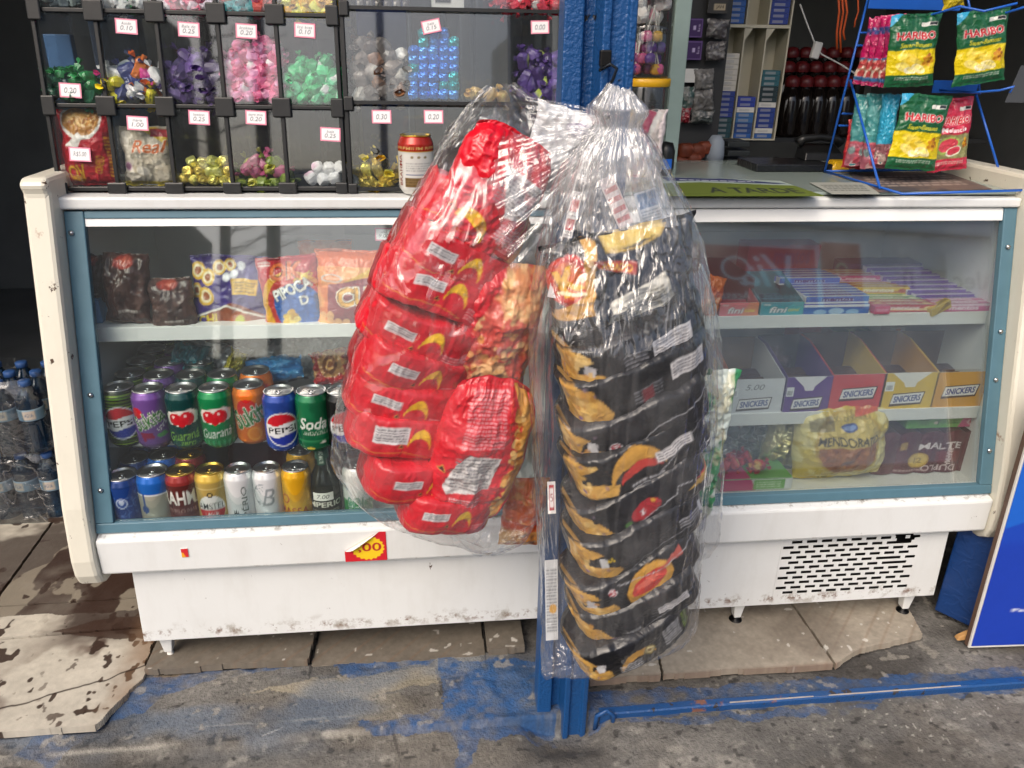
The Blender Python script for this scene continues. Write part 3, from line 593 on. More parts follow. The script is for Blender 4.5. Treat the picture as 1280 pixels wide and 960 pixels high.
# ================================================================== blue steel post with hook
post = empty('door_post', (.895, -.15, -.06), 'blue painted steel shutter post standing in front of the counter', 'post')
pr = [(.848, -.150), (.849, -.095), (.945, -.095), (.945, -.178), (.934, -.180), (.932, -.172), (.911, -.172), (.908, -.180), (.897, -.181), (.895, -.132), (.880, -.132), (.876, -.150)]
m = MB(); m.hexa([(x, y, -.063) for x, y in pr], [(x, y, 2.36) for x, y in pr]); m.build('channel', 'blue_chipped', post, bevel=.0025)
h = [atY(757, 74, -.176), atY(750, 88, -.19), atY(763, 80, -.195), atY(771, 86, -.205), atY(766, 100, -.225), atY(752, 118, -.25), atY(746, 140, -.265), atY(752, 150, -.27), atY(762, 146, -.27)]
m = MB(); m.tube(h, .0022, 8); hk = m.build('hook', 'silver_hook', post, smooth=True)
a = atY(756, 76, -.179); m = MB(); m.box(a[0]-.008, -.186, a[2]-.008, a[0]+.008, -.176, a[2]+.014); m.build('hook_plate', 'dark_metal', post, bevel=.002)

# ================================================================== what the glass mirrors: the other side of the street
fac = empty('shop_facade', (6, -11, 0), 'pale painted shop facade across the street with red sign', 'building')
ang = R(-12)
def fpt(x, z, off=0): return (3.4+x*math.cos(ang)-off*math.sin(ang), -10.2+x*math.sin(ang)+off*math.cos(ang), z)
def fboard(x0, x1, z0, z1, off, cv, name, n=None):
    m = MB(); C = np.array(fpt((x0+x1)/2, (z0+z1)/2, off)); u = np.array((-math.cos(ang), -math.sin(ang), 0)); card(m, C, u, (0, 0, 1), x1-x0, z1-z0, cv, n, .01); return m.build(name, 'facade', fac)
m = MB(); m.hexa([fpt(0, 0, -.1), fpt(9, 0, -.1), fpt(9, 0, -6), fpt(0, 0, -6)], [fpt(0, 5.2, -.1), fpt(9, 5.2, -.1), fpt(9, 5.2, -6), fpt(0, 5.2, -6)], lin('#d4d6d3')); m.build('wall', 'facade', fac)
for z in (3.05, 3.5, 4.2, 4.9):
    m = MB(); m.hexa([fpt(0, z, -.1), fpt(9, z, -.1), fpt(9, z, .03), fpt(0, z, .03)], [fpt(0, z+.06, -.1), fpt(9, z+.06, -.1), fpt(9, z+.06, .03), fpt(0, z+.06, .03)], lin('#b9bdb9')); m.build('cornice', 'facade', fac)
cv = Cv(330, 170, '#c3222e'); cv.text('Via', .40, .60, .55, '#f2eeee', w=.42, shear=.35, bold=.02); cv.text('Presentes e Acess\u00f3rios', .5, .16, .15, '#f2eeee', w=.85, bold=.02); cv.ell(.62, .62, .11, '#f2eeee', rv=.2); cv.ell(.62, .62, .09, '#c3222e', rv=.165)
fboard(1.4, 4.0, 2.75, 3.75, .05, cv, 'sign_board')
cv = Cv(110, 110, '#e8e6e0'); cv.rect(.12, .0, .9, .96, '#d4562e'); cv.text('unioto', .5, .3, .14, '#f3c88a', w=.5, bold=.02); cv.ell(.5, .55, .12, '#f3d8a0'); cv.ell(.5, .55, .08, '#d4562e')
fboard(4.0, 5.1, 2.75, 3.95, .05, cv, 'poster')
cv = Cv(150, 120, '#dcdcd8'); cv.mottle('#c4c4c0', 9, .6, 3); cv.text('n', .25, .5, .3, '#555558', bold=.04); fboard(5.1, 6.3, 2.7, 3.9, .05, cv, 'banner')
cv = Cv(150, 120, '#d8d8d4'); cv.mottle('#c0c0bc', 9, .6, 4); cv.text('Alec', .5, .5, .3, '#4e5054', w=.8, bold=.02); fboard(6.9, 8.3, 2.75, 3.9, .05, cv, 'banner')
def block(name, label, x0, x1, y, z, c, mat='facade'):
    m = MB(); m.box(x0, y-4, -.08, x1, y, z, lin(c)); o = m.build(name, mat); return tag(o, label, 'building')
block('house', 'low grey house across the street left of the red shop', -5.0, 3.2, -14, 2.5, '#a5aaaa')
block('house', 'dark brown house across the street at the left', -9, -3.7, -10.4, 4.9, '#7a766c')
tr = empty('street_tree', (-2.1, -9, -.08), 'bare street tree on the opposite pavement', 'tree'); m = MB(); m.tube([(-2.1, -9, -.08), (-2.05, -9, 2.), (-2.1, -9.05, 5.5)], [.11, .09, .05], 8); m.build('trunk', 'bark', tr)
m = MB(); rg = random.Random(3)
for i in range(26):
    z = 1.9+i*.13; a = rg.uniform(0, 6.3); l = rg.uniform(.5, 1.4); p = np.array((-2.06, -9.02, z)); d = np.array((math.cos(a), math.sin(a)*.5, .35)); q = p+d*l; m.tube([p, p+d*l*.5+np.array((0, 0, -.06)), q], [.016, .011, .005], 5)
    for k in range(3): d2 = d+np.array((rg.uniform(-.8, .8), rg.uniform(-.5, .5), rg.uniform(-.2, .8))); m.tube([p+d*l*rg.uniform(.4, .9), q+d2*.4], [.006, .003], 4)
m.build('branches', 'bark', tr)
m = MB(); m.tube([(-1.35, -8.6, -.08), (-1.35, -8.6, 4.3)], .09, 10, lin('#2f3346')); tag(m.build('utility_pole', 'facade'), 'dark round utility pole beside the bare street tree', 'pole')
m = MB(); m.tube([(.15, -8.4, -.08), (.15, -8.4, 6.)], .05, 10, lin('#555a66')); tag(m.build('lamp_post', 'facade'), 'thin grey lamp post opposite the counter', 'pole')
# ================================================================== cans
def can_proto(name, label, cat, cv, r=.033, H=.122, lid='aluminium', group=None, nu=120, nv=46):
    neck = r*.82
    pr = [(r*.72, 0), (r*.8, .002), (r*.97, .010), (r, .016), (r, H-.020), (r*.985, H-.015), (neck+.001, H-.0045), (neck, H-.003)]
    zz = np.array([p[1] for p in pr]); rr = np.array([p[0] for p in pr])
    d = np.concatenate([[0], np.cumsum(np.hypot(np.diff(rr), np.diff(zz)))]); s = np.unique(np.concatenate([np.linspace(0, d[-1], nv), d])); Rr, Zz = np.interp(s, d, rr), np.interp(s, d, zz)
    U = np.arange(nu)/nu; th = 2*PI*(U-.5); P = np.stack([np.sin(th)[None]*Rr[:, None], -np.cos(th)[None]*Rr[:, None], np.tile(Zz[:, None], (1, nu))], -1)
    mb = MB(); C = cv.sample(np.tile(U, (len(s), 1)), np.tile((Zz/H)[:, None], (1, nu))); mb.grid(P, C, True); mb.f.append(tuple(range(nu-1, -1, -1)))
    o = mb.build(name, 'can_print', smooth=True); tag(o, label, cat, group)
    n = neck; mb = MB(); mb.lathe([(n, H-.003), (n+.0012, H-.0018), (n+.0014, H-.0006), (n+.0006, H), (n-.0008, H-.0004), (n-.0022, H-.005), (n-.004, H-.0052), (n-.006, H-.0036), (0, H-.0036)], 40); l = mb.build('lid', lid, o, smooth=True)
    mb = MB(); a = np.arange(16)/16*2*PI
    for k, (cx, cy, ra, rb) in enumerate(((0, -.003, .0075, .010),)):
        ring = [[(cx+ra*q*math.cos(x), cy+rb*q*math.sin(x), H-.0033+zz_) for x in a] for q, zz_ in ((1, 0), (1, .0012), (.62, .0012), (.62, 0))]; mb.grid(np.array(ring), None, True)
    mb.lathe([(.0028, H-.0034), (.0028, H-.0018), (0, H-.0016)], 10); mb.build('pull_tab', lid, l, smooth=True)
    return o
def fruit_pair(cv, cu, cv_):
    cv.poly([(cu-.15, cv_+.05), (cu-.12, cv_+.12), (cu+.10, cv_+.16), (cu+.17, cv_+.10), (cu+.15, cv_-.06), (cu, cv_-.13), (cu-.13, cv_-.09)], '#e6e1d8')
    cv.ell(cu-.055, cv_, .062, '#c21b26'); cv.ell(cu+.055, cv_+.01, .066, '#d02430'); cv.ell(cu-.07, cv_+.04, .014, '#f3c9c4'); cv.ell(cu+.04, cv_+.05, .014, '#f3c9c4'); cv.ell(cu, cv_-.07, .04, '#c21b26')
CW, CH = 300, 176
def globe(cv, cu, v, r, bgc=None, txt='#15171c', ring='#dfe2e6'):
    if ring: cv.ell(cu, v, r*1.08, ring)
    cv.ell(cu, v, r, '#e9eaec'); q = np.linspace(0, PI, 24); rv = r*cv.w/cv.h
    cv.poly([(cu+r*math.cos(a), v+rv*math.sin(a)) for a in q if math.sin(a) > .34]+[(cu-r*.93, v+rv*.30), (cu-r*.3, v+rv*.22), (cu+r*.3, v+rv*.42), (cu+r*.93, v+rv*.40)], '#c81f2d')
    cv.poly([(cu+r*math.cos(a), v-rv*math.sin(a)) for a in q if math.sin(a) > .40]+[(cu-r*.9, v-rv*.45), (cu-r*.3, v-rv*.52), (cu+r*.3, v-rv*.32), (cu+r*.92, v-rv*.28)], '#27379a')
    cv.text('PEPSI', cu, v-.01, r*.62*cv.w/cv.h*.62, txt, w=r*1.75, bold=.05, rot=4)
lime = Cv(CW, CH, '#1c2415')
for i in range(18): lime.rect(0, .03+i*.052, 1, .046+i*.052, '#8fb52c' if i % 2 else '#5f8a26')
globe(lime, .5, .46, .155)
grape = Cv(CW, CH, '#6d4a8e'); grape.rect(0, 0, 1, .12, '#574071'); grape.ell(.40, .66, .055, '#c8222c'); grape.text('Sukita', .5, .55, .26, '#3c7a3a', w=.30, rot=24, bold=.05, out='#f0ede4', ow=.06); grape.text('uva', .62, .42, .08, '#e8e0ea', rot=40)
for i in range(11): grape.ell(.42+.022*(i % 5)+.01*(i//5), .30-.05*(i//5), .018, '#8e1e44')
grape.poly([(.55, .28), (.64, .33), (.67, .26), (.58, .22)], '#4f9a5b')
gzero = Cv(CW, CH, '#0d3c3a'); gzero.mottle('#12524c', 4, .6, 3); fruit_pair(gzero, .5, .56); gzero.text('Guaran\u00e1', .5, .27, .16, '#8cc04a', w=.3, shear=.3, rot=6); gzero.text('zero', .53, .13, .09, '#8cc04a', shear=.3, w=.14)
gua = Cv(CW, CH, '#0f7a45'); gua.mottle('#169257', 4, .6, 4); fruit_pair(gua, .5, .58); gua.text('Guaran\u00e1', .5, .30, .16, '#f0f2ec', w=.3, shear=.3, rot=6)
for i in range(20): gua.rect(i/20, .02, i/20+.022, .16, '#3fae72', .7)
orange = Cv(CW, CH, '#d96a1c'); orange.mottle('#e8822a', 5, .7, 5); orange.ell(.50, .66, .10, '#cf2a2a'); orange.text('Sukita', .53, .55, .34, '#2c7a36', w=.36, rot=22, bold=.06, out='#f5f1e6', ow=.06); orange.ell(.55, .22, .07, '#ec9a3a'); orange.ell(.55, .22, .05, '#e0801f')
bluep = Cv(CW, CH, '#24418f'); bluep.mottle('#2f52ae', 5, .7, 6); globe(bluep, .5, .42, .16)
sodag = Cv(CW, CH, '#125c3a'); sodag.mottle('#1c7a4c', 5, .6, 7); sodag.text('Soda', .5, .52, .2, '#e8efe6', w=.27, shear=.25, bold=.03); sodag.text('antarctica', .52, .36, .08, '#cfe0cf', w=.24, shear=.25); sodag.poly([(.55, .18), (.6, .22), (.62, .16)], '#e6e6d8'); sodag.ell(.46, .08, .04, '#d8c84a', rv=.03); sodag.rect(.3, .2, .7, .24, '#3f9a62', .5)
blackp = Cv(CW, CH, '#151516'); globe(blackp, .5, .46, .155, ring='#8c9096')
bluebeer = Cv(CW, CH, '#1c3f86')
rg = random.Random(8)
for i in range(60):
    a = rg.uniform(0, 6.3); u, v = rg.uniform(.1, .9), rg.uniform(.1, .8); bluebeer.line([(u+.035*math.cos(a+k*.7)*(1+.15*k), v+.06*math.sin(a+k*.7)*(1+.15*k)) for k in range(6)], .006, '#4f77bf', .7)
bluebeer.ell(.5, .60, .055, '#b8c6e2'); bluebeer.ell(.5, .60, .042, '#2a4f9a'); bluebeer.ell(.5, .62, .026, '#c9d4ea'); bluebeer.rect(0, .86, 1, 1, '#16356f')
greybeer = Cv(CW, CH, '#a7a596'); greybeer.rect(0, .70, 1, 1, '#1b5fb4'); greybeer.rect(0, .685, 1, .705, '#e2e6ea'); greybeer.ell(.42, .44, .038, '#33508c'); greybeer.rect(.408, .5, .432, .70, '#33508c'); greybeer.text('Spitizer', .50, .16, .14, '#3c4d80', w=.32, shear=.3, bold=.03, rot=5)
brahma = Cv(CW, CH, '#5c2622'); brahma.rect(0, .84, 1, 1, '#8d2f2c'); brahma.text('BRAHMA', .455, .62, .24, '#f2eee6', w=.52, bold=.05); brahma.text('DUPLO MALTE', .5, .40, .07, '#a9817a', w=.36); brahma.lines(.3, .1, .7, .32, 4, '#8a564e', .6)
amstel = Cv(CW, CH, '#b59a52'); amstel.rect(0, .86, 1, 1, '#cfae4c'); amstel.ell(.5, .40, .145, '#c9b878'); amstel.ell(.5, .42, .135, '#ecebe6'); q = np.linspace(PI, 2*PI, 20); amstel.poly([(.5+.135*math.cos(a), .40+.23*math.sin(a)) for a in q], '#c52a2a'); amstel.text('AMSTEL', .5, .46, .11, '#16161a', w=.27, bold=.02); amstel.text('LAGER', .5, .32, .07, '#f2efe8', w=.13, bold=.03); amstel.ell(.5, .66, .028, '#3a3226'); amstel.ell(.5, .66, .016, '#c8b070'); amstel.rect(0, .76, 1, .775, '#e0d090')
imperio = Cv(CW, CH, '#dedfe0'); imperio.text('IMP\u00c9RIO', .575, .40, .12, '#3c4a44', w=.44, rot=90, bold=.01); imperio.poly([(.45, .28), (.455, .38), (.468, .32), (.48, .40), (.492, .32), (.505, .38), (.51, .28)], '#3a3f40')
bud = Cv(CW, CH, '#dfe0e2')
for k in range(4): bud.line([(.40+.02*k+.17*math.cos(a)*(.5+.15*k)*.6, .62+.20*math.sin(a)*(.5+.15*k)) for a in np.linspace(.3+k*.3, 4.6+k*.3, 12)], .007, '#8d9499', .9)
bud.text('B', .53, .58, .30, '#9aa0a4', w=.14, shear=.3); bud.text('Budweiser', .5, .14, .13, '#4a4e54', w=.40, shear=.35, bold=.01)
yell = Cv(CW, CH, '#d8a015'); yell.mottle('#e6b42a', 5, .6, 8); yell.text('MASSA', .50, .30, .14, '#a8451c', w=.36, bold=.04); yell.ell(.42, .52, .05, '#b8552a'); yell.ell(.42, .52, .035, '#e2aa28'); yell.lines(.40, .14, .6, .2, 1, '#a8451c')
gcan = Cv(CW, CH, '#e3e8e2'); gcan.rect(0, 0, 1, .45, '#2f8f4e'); gcan.text('SOL', .5, .40, .22, '#2a8a6a', w=.22, out='#eef2ec', ow=.04, bold=.03); gcan.lines(.4, .12, .62, .2, 1, '#e8f0e4')

def canrow(proto_args, px, py, zt, rotz, back, labels, dy=.069, dx=0.):
    name, cat, cv, kw = proto_args; p = None
    for k in range(back+1):
        if p is None: p = o = can_proto(name, labels[0], cat, cv, **kw)
        else: o = copy_tree(p); o['label'] = labels[k]
        H = kw.get('H', .122); q = atZ(px, py, zt+H)
        if zt < .4: q[1] = max(q[1], .034+kw['r'] if 'r' in kw else .064); q[0] = atY(px, py, q[1])[0]
        o.location = (q[0]+dx*k, q[1]+dy*k, zt); o.rotation_euler = (0, 0, R(rotz+(k*37 if k else 0)))
    return p
S = lambda cv, **k: ('soda_can', 'can', cv, k); B = lambda cv, **k: ('beer_can', 'can', cv, dict(dict(r=.0295, H=.128), **k))
ordn = ['first', 'second', 'third', 'fourth', 'fifth']
def lab(d, n): return [f'{d}, at the front of its row']+[f'{d}, {ordn[i]} from the front of its row' for i in range(1, n+1)]
canrow(S(lime), 147, 482, SMB, 8, 4, lab('lime green striped cola can', 4))
canrow(S(grape), 184, 484, SMB, 4, 3, lab('purple grape soda can', 3))
canrow(S(gzero), 226, 484, SMB, 2, 2, lab('dark teal soda can with two red berries', 2))
canrow(S(gua), 267, 483, SMB, 4, 1, lab('bright green soda can with two red berries', 1))
canrow(S(orange), 310, 479, SMB, -2, 1, lab('orange soda can with green lettering', 1))
canrow(S(bluep), 348, 487, SMB, 10, 0, ['blue cola can with red and white globe badge'])
canrow(S(sodag), 389, 487, SMB, 4, 0, ['dark green lemon soda can with white script'])
canrow(S(blackp), 427, 487, SMB, 12, 0, ['black cola can half hidden by the red snack bag'])
canrow(B(bluebeer, H=.122, r=.033, lid='aluminium'), 154, 601, SB, 4, 3, lab('blue beer can covered in pale swirls', 3))
canrow(B(greybeer, r=.033, H=.128), 192, 598, SB, 4, 3, lab('grey and blue beer can with a blue drop', 3))
canrow(B(brahma, lid='gold_metal', r=.0315), 225, 588, SB, 16, 1, lab('dark red beer can with white capitals', 1))
canrow(B(amstel, lid='gold_metal', r=.0315), 262, 587, SB, 4, 0, ['gold beer can with white and red round badge'])
canrow(B(imperio), 297, 587, SB, -4, 0, ['plain white beer can with dark vertical lettering'])
canrow(B(bud), 333, 587, SB, -2, 0, ['white beer can with grey swirl drawing and script'])
canrow(B(yell), 369, 586, SB, -14, 1, lab('yellow drink can with red lettering', 1))
canrow(B(gcan), 446, 592, SB, 0, 0, ['green and white can behind the foot of the red snack bag'])
# tall can on the countertop
tc = Cv(320, 260, '#dcdad4'); tc.rect(0, .74, 1, 1, '#a82a1e'); tc.rect(0, .725, 1, .745, '#c9a552'); tc.text('PREMIUM BEER', .5, .79, .05, '#d8b26a', w=.42, bold=.02)
tc.rect(.36, .12, .66, .70, '#e9e7e1'); tc.rect(.375, .14, .645, .30, '#8a7048'); tc.lines(.38, .15, .64, .29, 3, '#5d4a2e'); tc.lines(.39, .40, .63, .56, 4, '#8a8a8c', .6)
for u in (.45, .51, .57): tc.ell(u, .645, .016, '#9a8a6a')
tc.rect(.385, .345, .635, .355, '#4a5a8c'); tc.text('BRAHMA', .325, .42, .05, '#8a2a22', w=.42, rot=90, bold=.03)
TH = float(atY(519, 168, .198)[2])-CT; o = can_proto('beer_can', 'tall red and white beer can standing on the countertop by the red snack bag', 'can', tc, r=.0335, H=TH, lid='gold_metal', nv=70); q = atY(519, 168, .198); o.location = (q[0], .198, CT+.0005); o.rotation_euler = (0, 0, R(6))
# dark beer bottle with price ticket
bt = empty('beer_bottle', (float(atY(405, 600, .075)[0]), .075, SB), 'dark brown beer bottle with green foil neck and 7.00 ticket', 'bottle')
m = MB(); m.lathe([(0, 0), (.026, 0), (.0305, .004), (.031, .012), (.031, .080), (.029, .092), (.021, .108), (.015, .122), (.0135, .14), (.0130, .18), (0, .18)], 40); m.build('glass_body', 'wine_dark_glass', bt, smooth=True, local=True)
m = MB(); m.lathe([(.0140, .140), (.0138, .150), (.0136, .178), (.0138, .179), (.0165, .182), (.0172, .190), (.016, .199), (0, .2)], 32); m.build('foil_neck', 'green_foil', bt, smooth=True, local=True)
def wrap(cv, r, z0, z1, span, nu, nv, off=.0005):
    U, V = np.meshgrid(np.linspace(0, 1, nu), np.linspace(0, 1, nv)); th = R(span)*(U-.5); mb = MB(); mb.grid(np.stack([(r+off)*np.sin(th), -(r+off)*np.cos(th), z0+(z1-z0)*V], -1), cv.sample(U, V)); return mb
cv = Cv(120, 70, '#20201a'); cv.text('IMPERIO', .52, .62, .34, '#d9d6c8', w=.86, bold=.05); cv.lines(.2, .1, .85, .3, 2, '#b0ac98', .5); wrap(cv, .031, .022, .06, 170, 60, 30).build('label', 'paper', bt, smooth=True, local=True)['label'] = 'black bottle label with white capitals'
cv = Cv(70, 40, '#e8e6de'); cv.text('7.00', .5, .5, .5, '#2a2a2a', w=.6, shear=.2); wrap(cv, .0318, .056, .074, 75, 40, 24, .0008).build('price_ticket', 'paper', bt, smooth=True, local=True)
cv = Cv(20, 90, '#14402d'); cv.text('PURO MALTE', .5, .5, .10, '#c9d2c2', w=3.2, rot=-90, bold=.02); wrap(cv, .0139, .125, .172, 70, 14, 50, .0006).build('neck_label', 'paper', bt, smooth=True, local=True)
# maroon cartons lying behind the beers
def boxed(name, label, cat, x0, y0, z0, x1, y1, z1, col, mat='carton', group=None, front=None, top=None, bev=.002, rz=0):
    e = MB(); cx, cy = (x0+x1)/2, (y0+y1)/2; hx, hy, hz = (x1-x0)/2, (y1-y0)/2, z1-z0
    e.box(-hx, -hy, 0, hx, hy, hz, lin(col)); o = e.build(name, mat, bevel=bev); tag(o, label, cat, group); o.location = (cx, cy, z0); o.rotation_euler = (0, 0, R(rz))
    if front is not None: mb = MB(); card(mb, (0, -hy-.0004, hz/2), (1, 0, 0), (0, 0, 1), hx*2-.002, hz-.002, front, None, .0003); f = mb.build('printed_front', mat, o, local=True)
    if top is not None: mb = MB(); card(mb, (0, 0, hz+.0004), (1, 0, 0), (0, 1, 0), hx*2-.002, hy*2-.002, top, None, .0003); f = mb.build('printed_top', mat, o, local=True)
    return o
a = atZ(345, 596, SB)
boxed('beer_carton', 'dark maroon beer carton lying behind the white cans', 'carton', .20, .24, SB, .50, .42, SB+.125, '#4e2426')
boxed('beer_carton', 'dark maroon carton deep in the case beside the bottle', 'carton', .52, .28, SB, .76, .44, SB+.11, '#43211f')

# ================================================================== snack bags in the case
def bag(name, label, cat, cv, C, w, h, d, rx=0, ry_=0, rz=0, mat='print_film', group=None, nu=56, nv=60, seed=1, wr=.004, back='#777777', seals='tb', oval=0.):
    o = pillow(w, h, d, cv, nu, nv, seed, wr, back=back, seals=seals, oval=oval).build(name, mat, smooth=True); tag(o, label, cat, group); o.location = C; o.rotation_euler = Euler((R(rx), R(ry_), R(rz)), 'YXZ'); return o
def span(x0, y0, x1, y1, Yp):                       # picture box -> centre, width, height on the plane Y
    a, b = atY((x0+x1)/2, y0, Yp), atY((x0+x1)/2, y1, Yp); l, r = atY(x0, (y0+y1)/2, Yp), atY(x1, (y0+y1)/2, Yp)
    return ((l+r)/2*np.array((1, 0, 0))+(a+b)/2*np.array((0, 1, 1))), r[0]-l[0], a[2]-b[2]
SNK = 'snack bags on the upper shelf of the case'
# purple toffee-snack bag: product rings, white dots, a yellow text panel
cv = Cv(130, 110, '#3b2b72'); cv.mottle('#52409a', 4, .5, 2)
for u, v, r in ((.08, .80, .10), (.22, .72, .09), (.36, .84, .08), (.05, .55, .08), (.18, .48, .10), (.50, .88, .07)): cv.ell(u, v, r, '#e3b73a'); cv.ell(u, v, r*.72, '#f0e2b8'); cv.ell(u, v, r*.45, '#a05a30')
for u, v in ((.55, .76), (.63, .86), (.46, .72)): cv.ell(u, v, .05, '#cfd0d8'); cv.ell(u, v, .03, '#e8e9ee')
cv.rect(.52, .50, .84, .70, '#e3b41c'); cv.lines(.55, .52, .81, .67, 4, '#5a3a10'); cv.poly([(.2, .28), (.5, .40), (.9, .26), (.95, .04), (.15, .04)], '#8c4a30'); cv.ell(.62, .17, .13, '#a8582f', rv=.13); cv.ell(.62, .17, .06, '#b8b83a', rv=.07); cv.line([(.02, .2), (.42, .36), (.66, .28), (.95, .22)], .02, '#eeeae0'); cv.text('CHI', .2, .18, .13, '#d8c22a', bold=.05, rot=10)
c, w_, h_ = span(240, 330, 335, 412, .20); bag('snack_bag', 'purple snack bag with yellow rings and white dots', 'snack bag', cv, c+np.array((0, .02, 0)), w_*1.05, h_*1.15, .05, -14, 3, 4, group=SNK, seed=3, back='#33265f', nu=70, nv=70)
cv = Cv(90, 120, '#b9222e'); cv.ell(.55, .40, .55, '#e0a52a', rv=.42); cv.ell(.58, .40, .46, '#c23a34', rv=.36); cv.ell(.62, .36, .40, '#2a63b4', rv=.30); cv.text('OK', .52, .82, .22, '#d86a2e', w=.55, bold=.09, out='#2a1a10', ow=.05); cv.text('CHIPS', .78, .72, .07, '#e8d03a', w=.3, rot=25, bold=.04); cv.text('PIPOCA', .58, .59, .15, '#f3f1ec', w=.66, rot=18, bold=.08, out='#1c1c20', ow=.06); cv.text('D', .76, .44, .12, '#f3f1ec', bold=.08, out='#1c1c20', ow=.05)
for i in range(14): a = i*2.4; cv.ell(.48+.11*math.cos(a)*(i/14)**.5, .22+.09*math.sin(a)*(i/14)**.5, .055, ('#e8bf3a', '#f2d874', '#d8a22a')[i % 3])
cv.poly([(0, 0), (.25, .0), (.05, .18)], '#d83838'); cv.lines(.05, .88, .25, .95, 2, '#f0e8e0')
c, w_, h_ = span(328, 328, 398, 412, .19); bag('snack_bag', 'red and blue popcorn bag with big orange OK lettering', 'snack bag', cv, c+np.array((0, .01, 0)), w_*1.08, h_*1.12, .055, -12, -6, -2, group=SNK, seed=4, back='#8c1c24', nu=70, nv=84)
cv = Cv(130, 130, '#e2762c'); cv.mottle('#f0a55c', 5, .8, 9, .45, .6); cv.rect(0, .80, 1, 1, '#e0672a'); cv.poly([(.12, .10), (.98, .02), (1, .70), (.5, .66), (.15, .58)], '#8e2130'); cv.poly([(.35, .62), (.7, .80), (1, .90), (1, .82), (.7, .70)], '#e8b32a'); cv.text('CULT', .62, .45, .24, '#e9a824', w=.74, bold=.1, out='#f4efe4', ow=.10); cv.text('CULT', .62, .45, .22, '#e9a824', w=.70, bold=.08, out='#3a1a12', ow=.03); cv.text('Chips', .72, .24, .15, '#1e1614', w=.42, shear=.3, rot=4, bold=.05, out='#f2eee6', ow=.05); cv.ell(.2, .66, .14, '#c9b8b0', rv=.05); cv.ell(.2, .66, .11, '#e08a50', rv=.035)
for i in range(10): cv.ell(.06+.1*(i % 4), .08+.07*(i//4), .05, '#f0b878', al=.8)
c, w_, h_ = span(396, 318, 498, 410, .19); bag('snack_bag', 'orange chips bag with yellow block letters beside the popcorn bag', 'snack bag', cv, c, w_*1.0, h_*1.1, .06, -12, 2, -2, group=SNK, seed=5, back='#b85a22', nu=84, nv=84)
cv = Cv(70, 50, '#d9703a'); cv.mottle('#e8b89a', 6, .9, 3, .4, .6); c, w_, h_ = span(375, 306, 440, 345, .30); bag('snack_bag', 'pale orange crumpled bag lying behind the chips bag', 'snack bag', cv, c, w_, h_*1.3, .05, -20, 0, 5, group=SNK, seed=6, nu=36, nv=30)
# dark brown wafer bags at the left end
for k, (x0, y0, x1, y1, Yp, rr, col, lb) in enumerate(((128, 332, 182, 410, .17, 3, '#3d2723', 'dark brown crinkled bag with red knot at the left end of the upper shelf'), (186, 362, 240, 420, .168, -4, '#4a3a38', 'small dark grey brown bag beside the purple snack bag'), (98, 332, 130, 385, .20, 8, '#452a25', 'dark brown bag on a blue packet in the case corner'))):
    cv = Cv(60, 60, col); cv.mottle('#5d443e', 6, .8, 20+k, .45, .6); cv.ell(.5, .88, .22, '#9c3c32', rv=.10); cv.ell(.55, .9, .10, '#b85a48', rv=.06); cv.lines(.35, .14, .75, .22, 1, '#cfc6bf')
    c, w_, h_ = span(x0, y0, x1, y1, Yp); bag('snack_bag', lb, 'snack bag', cv, c+np.array((0, .022, .012)), w_*1.05, h_*1.08, .05, -10, rr, 0, 'crinkled' if 'crinkled' in M else 'print_film', group=SNK, seed=30+k, nu=40, nv=44, wr=.006, back='#3a2622')
cv = Cv(30, 30, '#4a8fc2'); c, w_, h_ = span(103, 386, 130, 412, .20); boxed('snack_packet', 'small sky blue packet standing in the case corner', 'packet', c[0]-w_/2, .19, SU, c[0]+w_/2, .23, SU+h_*1.1, '#4a90c4', 'print_film')
# foil snacks heaped behind the soda cans
FO = 'foil snack packs heaped behind the soda cans'
for k, (x0, y0, x1, y1, Yp, rr, col, c2, mt, lb) in enumerate(((240, 430, 305, 480, .28, 18, '#a9afb2', '#d9dde0', 'print_foil', 'silver foil snack pack behind the green soda can'), (300, 425, 370, 478, .32, -12, '#8e979c', '#c9ced2', 'print_foil', 'long silver foil pack behind the orange soda can'), (365, 425, 420, 470, .34, 8, '#9aa2a6', '#d5dadc', 'print_foil', 'rumpled silver foil pack near the red snack bag'), (280, 440, 300, 480, .24, 30, '#a39a3a', '#c9c04a', 'print_film', 'narrow olive yellow snack pack behind the cans'), (310, 448, 375, 474, .25, -8, '#2b78b8', '#4a9ad2', 'print_film', 'bright blue snack pack lying behind the blue can'), (392, 440, 436, 476, .24, -10, '#96302e', '#c9a06a', 'print_film', 'red pack with tan round picture above the green can'), (215, 432, 258, 478, .26, 12, '#1d6272', '#2b7d88', 'print_film', 'teal blue snack pack behind the dark teal can'))):
    cv = Cv(60, 50, col); cv.mottle(c2, 7, .9, 40+k, .45, .58)
    if k == 5: cv.ell(.5, .55, .3, '#b89060', rv=.4); cv.ell(.5, .55, .2, '#7a4a2a', rv=.27); cv.text('C', .5, .55, .3, '#d8b070', bold=.04); cv.rect(0, 0, 1, .18, '#a8262c')
    c, w_, h_ = span(x0, y0, x1, y1, Yp); c[2] = max(c[2], SMB+h_*.5); bag('snack_pack', lb, 'snack pack', cv, c, w_*1.1, h_*1.1, .035, -25, rr, 0, mt, group=FO, seed=50+k, nu=44, nv=36, wr=.011)
